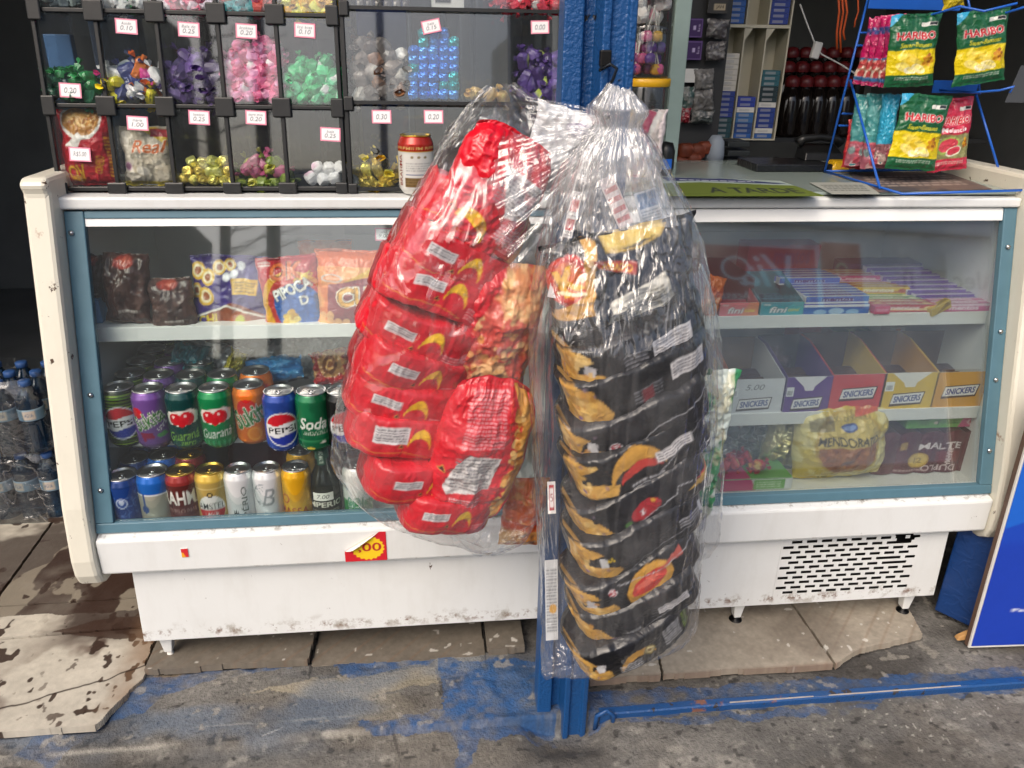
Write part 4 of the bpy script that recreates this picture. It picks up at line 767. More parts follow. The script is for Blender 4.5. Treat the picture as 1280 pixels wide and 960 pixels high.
# handwritten price tags
def tagcv(txt, two=None, border='#e58ba4', fg='#4a5560'):
    cv = Cv(60, 42, border); cv.rect(.07, .1, .93, .9, '#f1eff0'); cv.text(txt, .5, .40 if two else .5, .30 if two else .38, fg, w=min(.6, .14*len(txt)), shear=.2)
    if two: cv.text(two, .5, .70, .2, fg, w=min(.7, .09*len(two)), shear=.2)
    return cv
a = atG(480, 293, .02); o = MB(); card(o, a, (1, 0, -.03), (0, .24, 1), .034, .024, tagcv('9.00', 'unid'), (34, 26)); tag(o.build('price_tag', 'paper'), 'pink edged price tag stuck inside the glass above the orange chips', 'price tag')
SB = .354
# ================================================================== sweets: right half of the case
def stick(name, label, cat, cv, w, d, h, loc, rz=0, group=None, rx=0):
    mb = MB(); mb.box(-w/2, -d/2, 0, w/2, d/2, h, lin(cv.a[0, 0]) if False else cv.a[2, 2]); o = mb.build(name, 'print_film', bevel=.0015); tag(o, label, cat, group); o.location = loc; o.rotation_euler = (R(rx), 0, R(rz))
    mb = MB(); card(mb, (0, -d/2-.0003, h/2), (1, 0, 0), (0, 0, 1), w*.99, h*.96, cv, None, .0002); mb.build('printed_side', 'print_film', o, local=True)
    mb = MB(); card(mb, (0, 0, h+.0003), (1, 0, 0), (0, 1, 0), w*.99, d*.96, cv, None, .0002); mb.build('printed_top', 'print_film', o, local=True)
    return o
def sweet_box(label, px0, px1, py_b, col, txt, fg, c2, sub=None):
    a, b = atY(px0, py_b, .163), atY(px1, py_b, .163); w_ = b[0]-a[0]; cx = (a[0]+b[0])/2; e = empty('sweet_box', (cx, .163, SU), label, 'display box')
    cv = Cv(90, 34, col); cv.poly([(.55, 0), (1, 0), (1, 1), (.75, 1)], c2, .7); cv.text(txt, .42, .42, .46, fg, w=.42, bold=.05, out='#2a1c50', ow=.05, shear=.2)
    if sub: cv.text(sub, .78, .42, .26, '#f4e03a', w=.26, bold=.03, shear=.2)
    cv.lines(.06, .72, .22, .9, 2, '#f0f0f0')
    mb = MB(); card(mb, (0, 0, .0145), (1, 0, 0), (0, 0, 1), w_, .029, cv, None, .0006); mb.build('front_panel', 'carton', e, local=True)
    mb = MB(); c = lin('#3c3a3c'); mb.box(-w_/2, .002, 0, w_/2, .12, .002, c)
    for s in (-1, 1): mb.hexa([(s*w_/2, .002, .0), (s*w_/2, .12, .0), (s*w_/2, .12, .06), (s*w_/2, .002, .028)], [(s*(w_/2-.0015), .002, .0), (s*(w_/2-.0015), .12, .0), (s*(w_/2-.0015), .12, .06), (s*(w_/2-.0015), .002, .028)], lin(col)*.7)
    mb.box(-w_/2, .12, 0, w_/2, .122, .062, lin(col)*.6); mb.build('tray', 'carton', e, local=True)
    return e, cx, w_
e, cx, w_ = sweet_box('pink sweet display box with white lettering on the upper shelf', 899, 947, 393, '#e07a86', 'fini', '#f4f2f4', '#e0925a', 'tubes')
for i in range(5):
    mb = MB(); mb.box(-.03, -.010, 0, .03, .010, .012, lin(('#c24a5e', '#8a3a4a')[i % 2])); o = mb.build('candy_pouch', 'print_film', bevel=.003); tag(o, 'small red pouch lying in the pink display box', 'sweets', 'pouches in the pink display box'); o.location = (cx+(i % 2)*.004-.002, .19+i*.017, SU+.0035+.004*(i % 2)); o.rotation_euler = (R(25), 0, 0)
e, cx, w_ = sweet_box('turquoise sweet display box with white lettering on the upper shelf', 950, 1003, 392, '#36a3b4', 'fini', '#f4f2f4', '#58c0c8', 'camel')
for i in range(5):
    mb = MB(); mb.box(-.032, -.010, 0, .032, .010, .012, lin(('#2b7c8c', '#245a66')[i % 2])); o = mb.build('candy_pouch', 'print_film', bevel=.003); tag(o, 'small teal pouch lying in the turquoise display box', 'sweets', 'pouches in the turquoise display box'); o.location = (cx+(i % 2)*.004-.002, .19+i*.017, SU+.0035+.004*(i % 2)); o.rotation_euler = (R(25), 0, 0)
# orange wafer packet, upright at the left end of the visible shelf
cv = Cv(30, 60, '#d8742a'); cv.mottle('#b84a1e', 5, .7, 3); cv.lines(.2, .2, .8, .5, 4, '#f0d8b0'); c, w_, h_ = span(882, 345, 902, 393, .17); bag('wafer_packet', 'orange wafer packet standing beside the pink display box', 'packet', cv, (c[0], .175, SU+h_/2), w_*1.2, h_, .02, -8, 14, 0, seed=60, nu=24, nv=40)
boxed('wafer_carton', 'dark grey carton behind the orange wafer packet', 'carton', atY(876, 380, .24)[0], .22, SU, atY(935, 380, .24)[0], .40, SU+.065, '#3b3734', rz=0)
# mint rolls: three stacked steps of blue sticks on a blue tray
mint = Cv(200, 33, '#3f7fd2'); mint.rect(0, 0, 1, .25, '#e4ecf5'); mint.text('mentos', .5, .58, .55, '#1c2f8a', w=.5, bold=.08, out='#eef2f8', ow=.06)
xa, xb = atY(1004, 385, .165)[0], atY(1086, 385, .165)[0]; mw = xb-xa
cvb = Cv(110, 26, '#2d6fc4'); cvb.ell(.25, .2, .10, '#9cc6ec', rv=.3); cvb.ell(.5, .3, .12, '#b5d5f2', rv=.35); cvb.ell(.75, .2, .10, '#9cc6ec', rv=.3); cvb.rect(0, .75, 1, 1, '#e8eef4')
boxed('mint_tray', 'blue tray under the mint rolls on the upper shelf', 'tray', xa, .163, SU, xb, .36, SU+.022, '#3a76c2', front=cvb)
g = 'mint rolls on the blue tray'
for i in range(9):
    o = stick('mint_roll', 'blue and white mint roll lying on the blue tray' , 'sweets', mint, mw*.96, .0185, .016, ((xa+xb)/2-(i*.0035 if i > 4 else 0), .175+i*.0195, SU+.0225+(.013 if i > 4 else .0)), 0, g)
pinkm = Cv(110, 40, '#b8404e'); pinkm.text('mentos', .62, .3, .34, '#d8b8d8', w=.5, bold=.06); pinkm.text('mentos', .62, .72, .34, '#8a3a6a', w=.5, bold=.06)
boxed('mint_carton', 'dull red carton of fruit mints standing behind the mint rolls', 'carton', xa-.05, .37, SU, xb-.02, .43, SU+.10, '#a8323e', front=pinkm)
# fruit chew sticks
fruit = [('red', '#c23a48', '#f0e0a0'), ('green', '#5fa048', '#f2f0c8'), ('yellow', '#d9b83a', '#b03a3a'), ('pink', '#c84a86', '#f4e6ee'), ('orange', '#cf7a34', '#f6e8c8')]
xa, xb = atY(1090, 382, .165)[0], atY(1172, 382, .165)[0]; fw = xb-xa
for j, (nm, c1, c2) in enumerate(fruit):
    cv = Cv(90, 18, c1); cv.rect(.02, .2, .98, .5, c2, .7); cv.text('mentos', .5, .55, .5, '#f3efe8', w=.5, bold=.06); cv.ell(.12, .5, .06, c2, rv=.3); cv.ell(.88, .5, .06, c2, rv=.3)
    for i in range(2):
        k = j*2+i; stick('chew_stick', f'{nm} fruit chew stick, one of two neighbours between mint rolls and violet sticks', 'sweets', cv, fw*.95, .0185, .016, ((xa+xb)/2-k*.004, .176+k*.0195, SU+.001+(.016 if k > 3 else .0)+(.010 if k > 6 else 0)), -3, f'{nm} fruit chew sticks')
cv = Cv(60, 24, '#d84a78'); cv.lines(.1, .3, .9, .7, 2, '#f6d0dc'); stick('chew_stick', 'short magenta chew stick in front of the fruit chews', 'sweets', cv, .035, .016, .018, (xa+.018, .162, SU+.001))
cv = Cv(70, 30, '#cfae2c'); cv.poly([(.2, 0), (.8, 1), (1, .5)], '#8a6a1c'); o = stick('chew_stick', 'gold chew stick leaning against the violet sticks', 'sweets', cv, .05, .016, .018, (xb+.006, .165, SU+.002), 22); o.rotation_euler = (0, R(-22), R(10))
viol = Cv(200, 33, '#7c5ba8'); viol.rect(0, .0, 1, .3, '#d8d0e4'); viol.text('mentos', .5, .6, .5, '#2a2050', w=.5, bold=.07, out='#e6e0ee', ow=.05)
pnk = Cv(110, 18, '#d0568e'); pnk.rect(0, .7, 1, 1, '#f0d0de'); pnk.text('mentos', .5, .45, .5, '#f6eef2', w=.5, bold=.07); pnk.ell(.1, .5, .08, '#e8b0c8', rv=.4)
xa, xb = atY(1166, 378, .168)[0], atY(1243, 378, .168)[0]
for i in range(2): stick('chew_stick', 'pink chew stick at the right end of the upper shelf', 'sweets', pnk, (xb-xa)*.95, .019, .017, ((xa+xb)/2, .172+i*.0195, SU+.001+i*.001), 0, 'pink chew sticks at the right end')
for i in range(8): stick('chew_stick', 'violet chew stick stacked at the right end of the upper shelf', 'sweets', viol, (xb-xa)*.98, .0185, .016, ((xa+xb)/2-.010*i, .208+i*.0185, SU+.001+.0055*i), 0, 'violet chew sticks at the right end')
boxed('chew_carton', 'open purple chew carton under the violet sticks', 'carton', xa-.09, .38, SU, xb-.04, .44, SU+.05, '#5c4a80')
# white plastic strip leaning across the chews
m = MB(); m.tube([atY(1070, 392, .166), atY(1230, 366, .25)], .0022, 6); tag(m.build('plastic_strip', 'shelf_white'), 'thin white plastic strip lying across the chew sticks', 'strip')

# ------------------------------------------------------------------ chocolate bar trays on the middle shelf
def tray(label, x0, x1, yt, yb_, col, inner, logo_px, band=None, price=None, code=None, lw=.36):
    Yf = .112; a, b = atY(x0, yb_, Yf), atY(x1, yb_, Yf); w_ = b[0]-a[0]; cx = (a[0]+b[0])/2; zt = atY((x0+x1)/2, yt, Yf)[2]; h_ = max(.05, zt-SM); D = .17
    e = empty('bar_tray', (cx, Yf, SM), label, 'display box')
    cv = Cv(220, int(220*h_/w_), col)
    if band: cv.poly(band[0], band[1]); cv.poly([(.12, 1.02), (.88, 1.02), (.62, .72), (.60, .60), (.42, .60), (.38, .72)], band[2]) if len(band) > 2 else None
    u, v = logo_px
    lw = lw*1.15; cv.poly([(u-lw*.55, v-.20), (u-lw*.48, v+.16), (u+lw*.55, v+.21), (u+lw*.48, v-.15)], '#3a2318'); cv.poly([(u-lw*.52, v-.13), (u-lw*.47, v+.13), (u+lw*.51, v+.18), (u+lw*.45, v-.10)], '#f3f0ec'); cv.text('SNICKERS', u, v+.02, .18, '#23408f', w=lw*.88, rot=4, bold=.09, shear=.15)
    if price: cv.text(price, .48, .76, .16, '#565a60', w=.34, shear=.25)
    if code: cv.rect(code[0], code[1], code[0]+.16, code[1]+.26, '#eef0f0'); [cv.rect(code[0]+.02+i*.02, code[1]+.03, code[0]+.03+i*.02, code[1]+.16, '#333336') for i in range(6)]
    mb = MB(); card(mb, (0, 0, h_/2), (1, 0, 0), (0, 0, 1), w_, h_, cv, (170, max(40, int(170*h_/w_))), .0006); mb.build('printed_front', 'carton', e, local=True)
    mb = MB(); ci = lin(inner); hb = h_*1.4; mb.box(-w_/2, .0015, .0, w_/2, D, .0018, ci)
    for s in (-1, 1):
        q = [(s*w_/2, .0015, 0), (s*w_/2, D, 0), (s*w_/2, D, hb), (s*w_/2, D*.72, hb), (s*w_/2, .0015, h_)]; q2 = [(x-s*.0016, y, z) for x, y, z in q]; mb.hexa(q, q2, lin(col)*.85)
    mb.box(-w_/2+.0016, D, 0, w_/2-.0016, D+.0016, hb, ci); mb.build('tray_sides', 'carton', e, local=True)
    for i in range(6):
        bar = MB(); bar.box(-w_*.42, -.016, 0, w_*.42, .016, .017, lin('#46291c')); o = bar.build('chocolate_bar', 'print_film', bevel=.003); tag(o, f'brown chocolate bar lying in the {label.split(" bar tray")[0]} bar tray', 'chocolate bar', f'bars in the {label.split(" bar tray")[0]} tray'); o.location = (cx, Yf+.03+(i % 3)*.042, SM+.0025+i*.0022+(.019 if i > 2 else 0)); o.rotation_euler = (R(8), 0, 0)
    return e
tray('orange bar tray half hidden by the black snack bag', 872, 908, 470, 518, '#cf6a2a', '#4a3326', (.55, .3))
tray('white bar tray with handwritten 5.00', 906, 975, 474, 515, '#dcdde0', '#8f7458', (.5, .26), price='5.00', code=(.03, .5), lw=.5)
tray('purple and white bar tray', 978, 1034, 471, 513, '#5a2a86', '#4a4346', (.5, .22), (([(0, 0), (1, 0), (1, 1), (0, 1)]), '#5a2a86', '#e8e6ea'), code=(.02, .45), lw=.55)
tray('plain red bar tray', 1034, 1100, 468, 511, '#d23a36', '#4a2a22', (.52, .45), lw=.55)
tray('yellow and white bar tray', 1098, 1164, 466, 508, '#e3bd1e', '#5a4326', (.5, .26), (([(0, 0), (1, 0), (1, 1), (0, 1)]), '#e3bd1e', '#efece4'), code=(.05, .5), lw=.5)
tray('amber yellow bar tray at the right end', 1163, 1228, 465, 506, '#dda02e', '#6a4a2a', (.5, .44), lw=.55)
cv = Cv(50, 90, '#c02a32'); cv.lines(.1, .62, .9, .78, 2, '#e8a8a8'); a, b = atY(988, 470, .33), atY(1028, 405, .33)
boxed('sweet_carton', 'tall red sweet carton standing behind the purple bar tray', 'carton', a[0], .33, SM, b[0], .40, b[2], '#b3262e', front=cv)
a, b = atY(1036, 470, .34), atY(1096, 412, .34); cv = Cv(60, 50, '#2a6a34'); cv.mottle('#8ab04a', 6, .8, 3); boxed('sweet_carton', 'flat green sweet carton behind the red bar tray', 'carton', a[0], .34, SM, b[0], .46, b[2]-.01, '#7a2a2a', top=cv)
a, b = atY(1100, 470, .33), atY(1132, 410, .33); cv = Cv(40, 80, '#d2d0cc'); cv.poly([(.35, 1), (.7, 1), (1, 0), (.75, 0)], '#d2552a'); cv.lines(.08, .55, .35, .85, 3, '#7a7a7c'); boxed('sweet_carton', 'white and orange carton behind the yellow and white bar tray', 'carton', a[0], .33, SM, b[0], .37, b[2], '#cfcac4', front=cv)
a, b = atY(1164, 470, .33), atY(1192, 398, .33); cv = Cv(36, 90, '#56544c'); cv.text('LOOK', .5, .82, .1, '#d8d6c8', w=.7, rot=20, bold=.04); cv.text('FOR', .45, .66, .1, '#d8d6c8', w=.5, rot=30, bold=.04); cv.text('NATU', .5, .46, .10, '#c9b84a', w=.8, rot=45, bold=.04); cv.lines(.2, .1, .8, .34, 3, '#9a988c'); boxed('sweet_carton', 'narrow grey green carton with slanted lettering behind the amber tray', 'carton', a[0], .33, SM, b[0], .36, b[2], '#504e46', front=cv)
cv = Cv(50, 40, '#4a3640'); cv.mottle('#7a6a70', 8, .8, 7); c, w_, h_ = span(948, 422, 990, 468, .30); bag('snack_pack', 'dark mauve crinkled pack behind the white bar tray', 'snack pack', cv, (c[0], .30, SM+h_*.55), w_, h_*1.1, .05, -10, 3, 0, seed=70, nu=36, nv=36, wr=.008)
# ------------------------------------------------------------------ bottom of the case, right
cv = Cv(60, 46, '#6f6a64'); cv.mottle('#b5b0a8', 7, .9, 8, .5, .58); c, w_, h_ = span(896, 530, 985, 592, .16); bag('sweet_bag', 'clear crinkled bag of dark sweets under the orange tray', 'bag', cv, (c[0], .20, SB+h_*.62), w_*1.05, h_*1.1, .09, -12, 3, 0, 'crinkle_film', seed=71, nu=60, nv=50, wr=.014)
rg = random.Random(5); rgs = np.random.default_rng(3)
def sweet(mb, r, sx=1, tw=.6, c1=(1, 1, 1), c2=None, n=10):
    c2 = c1 if c2 is None else c2; th = np.linspace(0, 2*PI, n, endpoint=False); ph = np.linspace(-PI/2+.25, PI/2-.25, 6)
    sg = lambda q, e=.55: math.copysign(abs(q)**e, q)
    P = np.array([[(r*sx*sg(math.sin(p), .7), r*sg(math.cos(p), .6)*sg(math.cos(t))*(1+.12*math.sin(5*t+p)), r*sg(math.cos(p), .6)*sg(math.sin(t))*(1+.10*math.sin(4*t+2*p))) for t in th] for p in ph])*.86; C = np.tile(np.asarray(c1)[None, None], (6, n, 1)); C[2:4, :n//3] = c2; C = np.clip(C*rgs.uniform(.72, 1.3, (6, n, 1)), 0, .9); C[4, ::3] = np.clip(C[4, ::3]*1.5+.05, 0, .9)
    k = mb.n; mb.grid(P, C, True); mb.f += [tuple(k+j for j in range(n)), tuple(k+5*n+j for j in range(n))]
    if tw:
        for s in (-1, 1):
            e = np.array([(s*(r*sx*.9), 0, 0)]+[(s*(r*sx*.95+r*tw*(1+.2*math.sin(5*a))), r*tw*math.cos(a)*.9*(1 if i % 2 else .75), r*tw*math.sin(a)*.45) for i, a in enumerate(np.linspace(0, 2*PI, 9, endpoint=False))]); mb.add(e, [(0, i, i % 9+1) for i in range(1, 10)], c1)
    return mb
def sweet_protos(name, cols, r, sx, tw, mat, label, cat, group, gain=1.):
    out = []
    for i, c in enumerate(cols):
        c1, c2 = c if isinstance(c, tuple) else (c, c); o = sweet(MB(), r, sx, tw, np.minimum(lin(c1)*gain+.004, .85), np.minimum(lin(c2)*gain+.004, .85)).build(name, mat, smooth=False); tag(o, label, cat, group); o['used'] = 0; out.append(o)
    return out
def put(protos, p, rg, flat=False):
    q = rg.choice(protos)
    if q.get('used'): o = q.copy(); COL.objects.link(o)
    else: o = q; 
    q['used'] = 1; o.location = p; o.rotation_euler = (rg.uniform(-.5, .5), rg.uniform(-1.2, 1.2), rg.uniform(0, 6.3)) if not flat else (0, rg.uniform(-.2, .2), rg.uniform(-.3, .3)); return o
def cleanup(protos):
    for q in protos:
        u = q.get('used'); 
        if 'used' in q: del q['used']
        if not u: bpy.data.objects.remove(q)
    for o in scene.objects:
        if 'used' in o: del o['used']
pr_ = sweet_protos('wrapped_sweet', [('#a82436', '#d8a04a'), ('#c23a3a', '#e0c070'), ('#8a1f3a', '#cf8a9a')], .011, 1.5, .8, 'print_film', 'small red wrapped sweet lying on the pink and green box', 'sweets', 'red sweets on the pink and green box')
for i in range(15): put(pr_, (atY(900+rg.uniform(0, 52), 596, .10)[0], .09+rg.uniform(0, .06), SB+.040+rg.uniform(0, .012)), rg)
cleanup(pr_)
cv = Cv(110, 26, '#dfe0dc'); cv.poly([(0, 0), (.5, 0), (.42, 1), (0, 1)], '#c6366e'); cv.rect(.46, .05, .9, .95, '#6db04e'); cv.lines(.50, .2, .84, .8, 3, '#dff0d0'); cv.rect(.90, .1, .97, .9, '#e8ecea')
tcv = Cv(60, 40, '#d8d8d4'); tcv.poly([(0, 0), (.45, 0), (.4, 1), (0, 1)], '#c23a70'); tcv.rect(.42, 0, 1, 1, '#64a84a')
a, b = atY(898, 622, .07), atY(991, 600, .07); boxed('sweet_carton', 'flat pink and green carton on the case floor', 'carton', a[0], .07, SB, b[0], .15, SB+.029, '#5f9f48', front=cv, top=tcv)
# gold bag of peanut sweets
cv = Cv(150, 136, '#d8bd48'); cv.mottle('#f0e2a0', 7, .9, 9, .45, .58); cv.ell(.5, .5, .36, '#c9a63c', rv=.40); cv.ell(.5, .50, .33, '#d8bd62', rv=.37); q = np.linspace(PI, 2*PI, 24); cv.poly([(.5+.32*math.cos(a), .46+.34*math.sin(a)) for a in q], '#a8693a')
rg2 = random.Random(2)
for i in range(38): a, rr_ = rg2.uniform(PI, 2*PI), rg2.uniform(.1, .9)**.5; cv.ell(.5+.30*rr_*math.cos(a), .44+.31*rr_*math.sin(a), .036, ('#8a4a26', '#b87a48', '#9c5a30')[i % 3], rv=.024, rot=rg2.uniform(0, 180))
cv.text('MENDORATO', .5, .53, .11, '#33261a', w=.66, bold=.06, rot=-3); cv.text('DOCE CROCANTE', .5, .80, .05, '#5a4a1a', w=.4); cv.ell(.5, .70, .085, '#2c4a9a', rv=.055); cv.ell(.5, .70, .07, '#8fa6d8', rv=.03); cv.poly([(.58, .80), (.84, .84), (.88, 1.0), (.60, .97)], '#d8562e'); cv.text('15un', .73, .91, .06, '#f4d8a0', bold=.04); cv.poly([(.1, .66), (.34, .66), (.34, .84), (.1, .8)], '#5a4a24', .7); cv.text('AGTAL PONTES', .5, .10, .05, '#4a3c14', w=.5)
c, w_, h_ = span(992, 525, 1103, 618, .11); bag('peanut_bag', 'gold foil bag with round peanut picture on the case floor', 'bag', cv, (c[0], .125, SB+h_*.50), w_*1.05, h_*1.0, .10, -8, -3, 0, 'print_film', oval=.15, seed=72, nu=130, nv=120, wr=.008, back='#9a8a40')
cv = Cv(50, 50, '#a89c58'); cv.mottle('#e4dcb0', 8, .9, 10, .4, .6); c, w_, h_ = span(955, 540, 1005, 612, .16); bag('peanut_bag', 'crumpled pale gold foil bag beside the round peanut picture', 'bag', cv, (c[0], .17, SB+h_*.55), w_*1.1, h_*1.1, .06, -8, 10, 0, 'print_foil', seed=73, nu=50, nv=56, wr=.012)
# maroon multipack with scalloped shrink film
a, b = atY(1090, 610, .115), atY(1229, 548, .115); w_ = (b[0]-a[0])*1.08; h_ = .108
cv = Cv(260, 130, '#602c36'); cv.mottle('#743e48', 5, .5, 4); cv.text('MALTE', .58, .66, .15, '#ecdfe0', w=.38, bold=.07); cv.text('DUPLO', .60, .12, .15, '#cbb8ba', w=.32, bold=.06, rot=180); cv.text('BRAHMA', .905, .42, .06, '#d8c8c8', w=.17, rot=-90, bold=.05); cv.rect(.56, .26, .78, .52, '#7c2a32'); cv.text('BRAHMA', .68, .38, .10, '#ecd8d8', w=.2, rot=-90, bold=.06); cv.ell(.40, .32, .095, '#c29a3c', rv=.19); cv.ell(.40, .32, .078, '#d9b85a', rv=.155); cv.text('12', .40, .32, .14, '#8a6a22', w=.07, bold=.05); cv.rect(.22, .58, .27, .76, '#a8884a'); cv.lines(.2, .03, .5, .12, 1, '#b89a9a')
mb = MB(); U, V = np.meshgrid(np.linspace(0, 1, 220), np.linspace(0, 1, 100)); sc = np.abs(np.sin(U*PI*5))
def pk(depth, inset=0): return np.stack([(U-.5)*w_, depth*np.ones_like(U)-.012*sc*np.clip(1-V*.0, 0, 1)*0-.006*sc, V*(h_-.010*(1-sc)*1.0)], -1)
P = pk(0); mb.grid(P, cv.sample(U, V)); Q = P.copy(); Q[..., 1] = .20; mb.grid(Q[::-1], np.broadcast_to(lin('#3c2026'), Q.shape)); mb.grid(np.stack([P[-1], Q[-1]]), np.broadcast_to(lin('#4a2a30'), (2, 220, 3))); mb.grid(np.stack([P[:, 0], Q[:, 0]]), np.broadcast_to(lin('#40222a'), (2, 100, 3))); mb.grid(np.stack([P[:, -1], Q[:, -1]]), np.broadcast_to(lin('#40222a'), (2, 100, 3)))
o = mb.build('beer_multipack', 'print_film', smooth=False); tag(o, 'maroon shrink wrapped beer multipack with gold medal print', 'multipack'); o.location = ((a[0]+b[0])/2, .118, SB)
cv = Cv(110, 26, '#6cb04e'); cv.poly([(.64, 0), (1, 0), (1, 1), (.70, 1)], '#c64a7e'); cv.lines(.15, .25, .27, .75, 4, '#2a2a2a'); cv.lines(.50, .3, .66, .75, 2, '#2f6a2a'); cv.ell(.36, .45, .03, '#e8d8c0'); cv.text('Fr', .43, .45, .4, '#2a5a2a'); cv.ell(.82, .45, .08, '#e8b8c4', rv=.28); cv.ell(.82, .45, .05, '#b84a5a', rv=.18)
tcv = Cv(80, 30, '#9ac888'); tcv.poly([(.6, 0), (1, 0), (1, 1), (.66, 1)], '#d890b0')
boxed('sweet_carton', 'green and pink carton lying on top of the maroon multipack', 'carton', a[0]+.055, .125, SB+h_+.001, b[0]+.006, .20, SB+h_+.030, '#62a648', front=cv, top=tcv)
# ================================================================== sweet dispensers on the countertop, left
XB = [atR(px, 225)[0] for px in (74, 147.5, 219, 291, 360, 431)]
ZR = [CT+.004, atR(250, 133)[2], atR(250, 16)[2], atR(250, 16)[2]+.150]
rk = empty('candy_rack', (float((XB[0]+XB[-1])/2), .29, CT), 'black framed rack of clear sweet bins on the left of the countertop', 'rack')
RD = .155
def bar(mb, xa, za, xb, zb_, wd=.008, off0=-.006, off1=.006):
    if abs(xa-xb) < 1e-6: q = [(xa-wd/2, za), (xa+wd/2, za), (xa+wd/2, zb_), (xa-wd/2, zb_)]
    else: q = [(xa, za-wd/2), (xb, za-wd/2), (xb, za+wd/2), (xa, za+wd/2)]
    mb.hexa([(x, ry(z, off0), z) for x, z in q], [(x, ry(z, off1), z) for x, z in q])
for x in XB: m = MB(); bar(m, x, ZR[0], x, ZR[3], .0075); m.build('frame_upright', 'black_plastic', rk, bevel=.0015)
for z in ZR: m = MB(); bar(m, XB[0]+.004, z+(.004 if z == ZR[0] else 0), XB[-1]-.004, z, .0075, -.005, .0035); m.build('frame_rail', 'black_plastic', rk, bevel=.0015)
for z in ZR[:3]: m = MB(); m.box(XB[0]-.003, ry(z, .007), z-.002, XB[-1]+.003, ry(z, .007)+RD, z+.001); m.build('bin_floor', 'black_plastic', rk)
m = MB(); m.box(XB[0]-.004, .395, CT+.001, XB[-1]+.004, .40, ZR[3]); m.build('back_sheet', 'bin_acrylic', rk)
for k, (xa, wd, ht, c, nm) in enumerate(((.00, .09, .34, '#2a3c58', 'tall navy'), (.10, .05, .30, '#5a544a', 'narrow drab'), (.16, .11, .36, '#1f2123', 'black'), (.28, .04, .33, '#45433e', 'narrow grey'), (.33, .10, .35, '#26304a', 'dark blue'), (.44, .07, .32, '#3c3a38', 'charcoal'), (.52, .10, .37, '#1f2f66', 'royal blue'), (.63, .06, .33, '#4a4032', 'tan'), (.70, .05, .36, '#5a544c', 'pale beige'), (.76, .10, .35, '#2c2c2e', 'wide black'))): boxed('stored_carton', nm+' carton standing in the dim behind the sweet bins', 'carton', xa, .43+.01*(k % 2), CT+.001, xa+wd, .50, CT+ht, c)
for i in range(6):
    for r in range(4):
        z = ZR[r]; w_ = .034; x0, x1 = max(XB[i]-w_/2, XB[0]-.006), min(XB[i]+w_/2, XB[-1]+.006); za, zb_ = (z-.004, z+.016) if r == 0 else (z-.017, z+.017)
        m = MB(); m.hexa([(x0, ry(za, -.0115), za), (x1, ry(za, -.0115), za), (x1, ry(zb_, -.0115), zb_), (x0, ry(zb_, -.0115), zb_)], [(x0, ry(za, -.0065), za), (x1, ry(za, -.0065), za), (x1, ry(zb_, -.0065), zb_), (x0, ry(zb_, -.0065), zb_)]); m.build('connector_plate', 'black_plastic', rk, bevel=.003)
RN = ['bottom', 'middle', 'top']; CN = ['leftmost', 'second', 'third', 'fourth', 'rightmost']
TAGS = {(0, 1): (88, 113, '0.20', None), (1, 1): (158, 33, '0.10', 'Azedo'), (2, 1): (236, 37, '0.25', 'Bala de'), (3, 1): (308, 39, '0.20', 'Icekiss'), (4, 1): (381, 38, '0.10', 'Ice kiss'), (0, 0): (100, 193, 'R$5.00', None), (1, 0): (172, 154, '1.00', 'maria'), (2, 0): (249, 147, '0.25', 'bombom'), (3, 0): (320, 147, '0.20', 'ouro mini'), (4, 0): (413, 168, '0.25', 'bala')}
def rtag(px, py, txt, two, parent, w_=.037, rot=-2, off=-.006):
    c = atR(px, py, off); m = MB(); card(m, c, (math.cos(R(rot)), 0, math.sin(R(rot))), (-math.sin(R(rot)), RKS, math.cos(R(rot))), w_, w_*.66, tagcv(txt, two), (44, 30)); return m.build('price_tag', 'paper', parent)
bins = {}
for i in range(5):
    for r in range(3):
        x0, x1, za, zb_ = XB[i]+.0045, XB[i+1]-.0045, ZR[r]+.005, ZR[r+1]-.005
        b = empty('candy_bin', (float((x0+x1)/2), float(ry(za)), float(za)), f'clear sweet bin, {CN[i]} in the {RN[r]} row of the black rack', 'bin', 'clear bins of the black rack'); bins[i, r] = b
        m = MB(); m.hexa([(x0, ry(za, -.0035), za), (x1, ry(za, -.0035), za), (x1, ry(zb_, -.0035), zb_), (x0, ry(zb_, -.0035), zb_)], [(x0, ry(za, -.0015), za), (x1, ry(za, -.0015), za), (x1, ry(zb_, -.0015), zb_), (x0, ry(zb_, -.0015), zb_)]); m.build('front_flap', 'bin_acrylic', b)
        for x in (x0, x1-.0015): m = MB(); m.hexa([(x, ry(za, .006), za), (x, ry(za, .006)+.14, za), (x, ry(zb_, .006)+.14, zb_), (x, ry(zb_, .006), zb_)], [(x+.0015, ry(za, .006), za), (x+.0015, ry(za, .006)+.14, za), (x+.0015, ry(zb_, .006)+.14, zb_), (x+.0015, ry(zb_, .006), zb_)]); m.build('side_wall', 'bin_acrylic', b)
        if (i, r) in TAGS: px, py, t1, t2 = TAGS[i, r]; rtag(px, py, t1, t2, b, rot=-3)
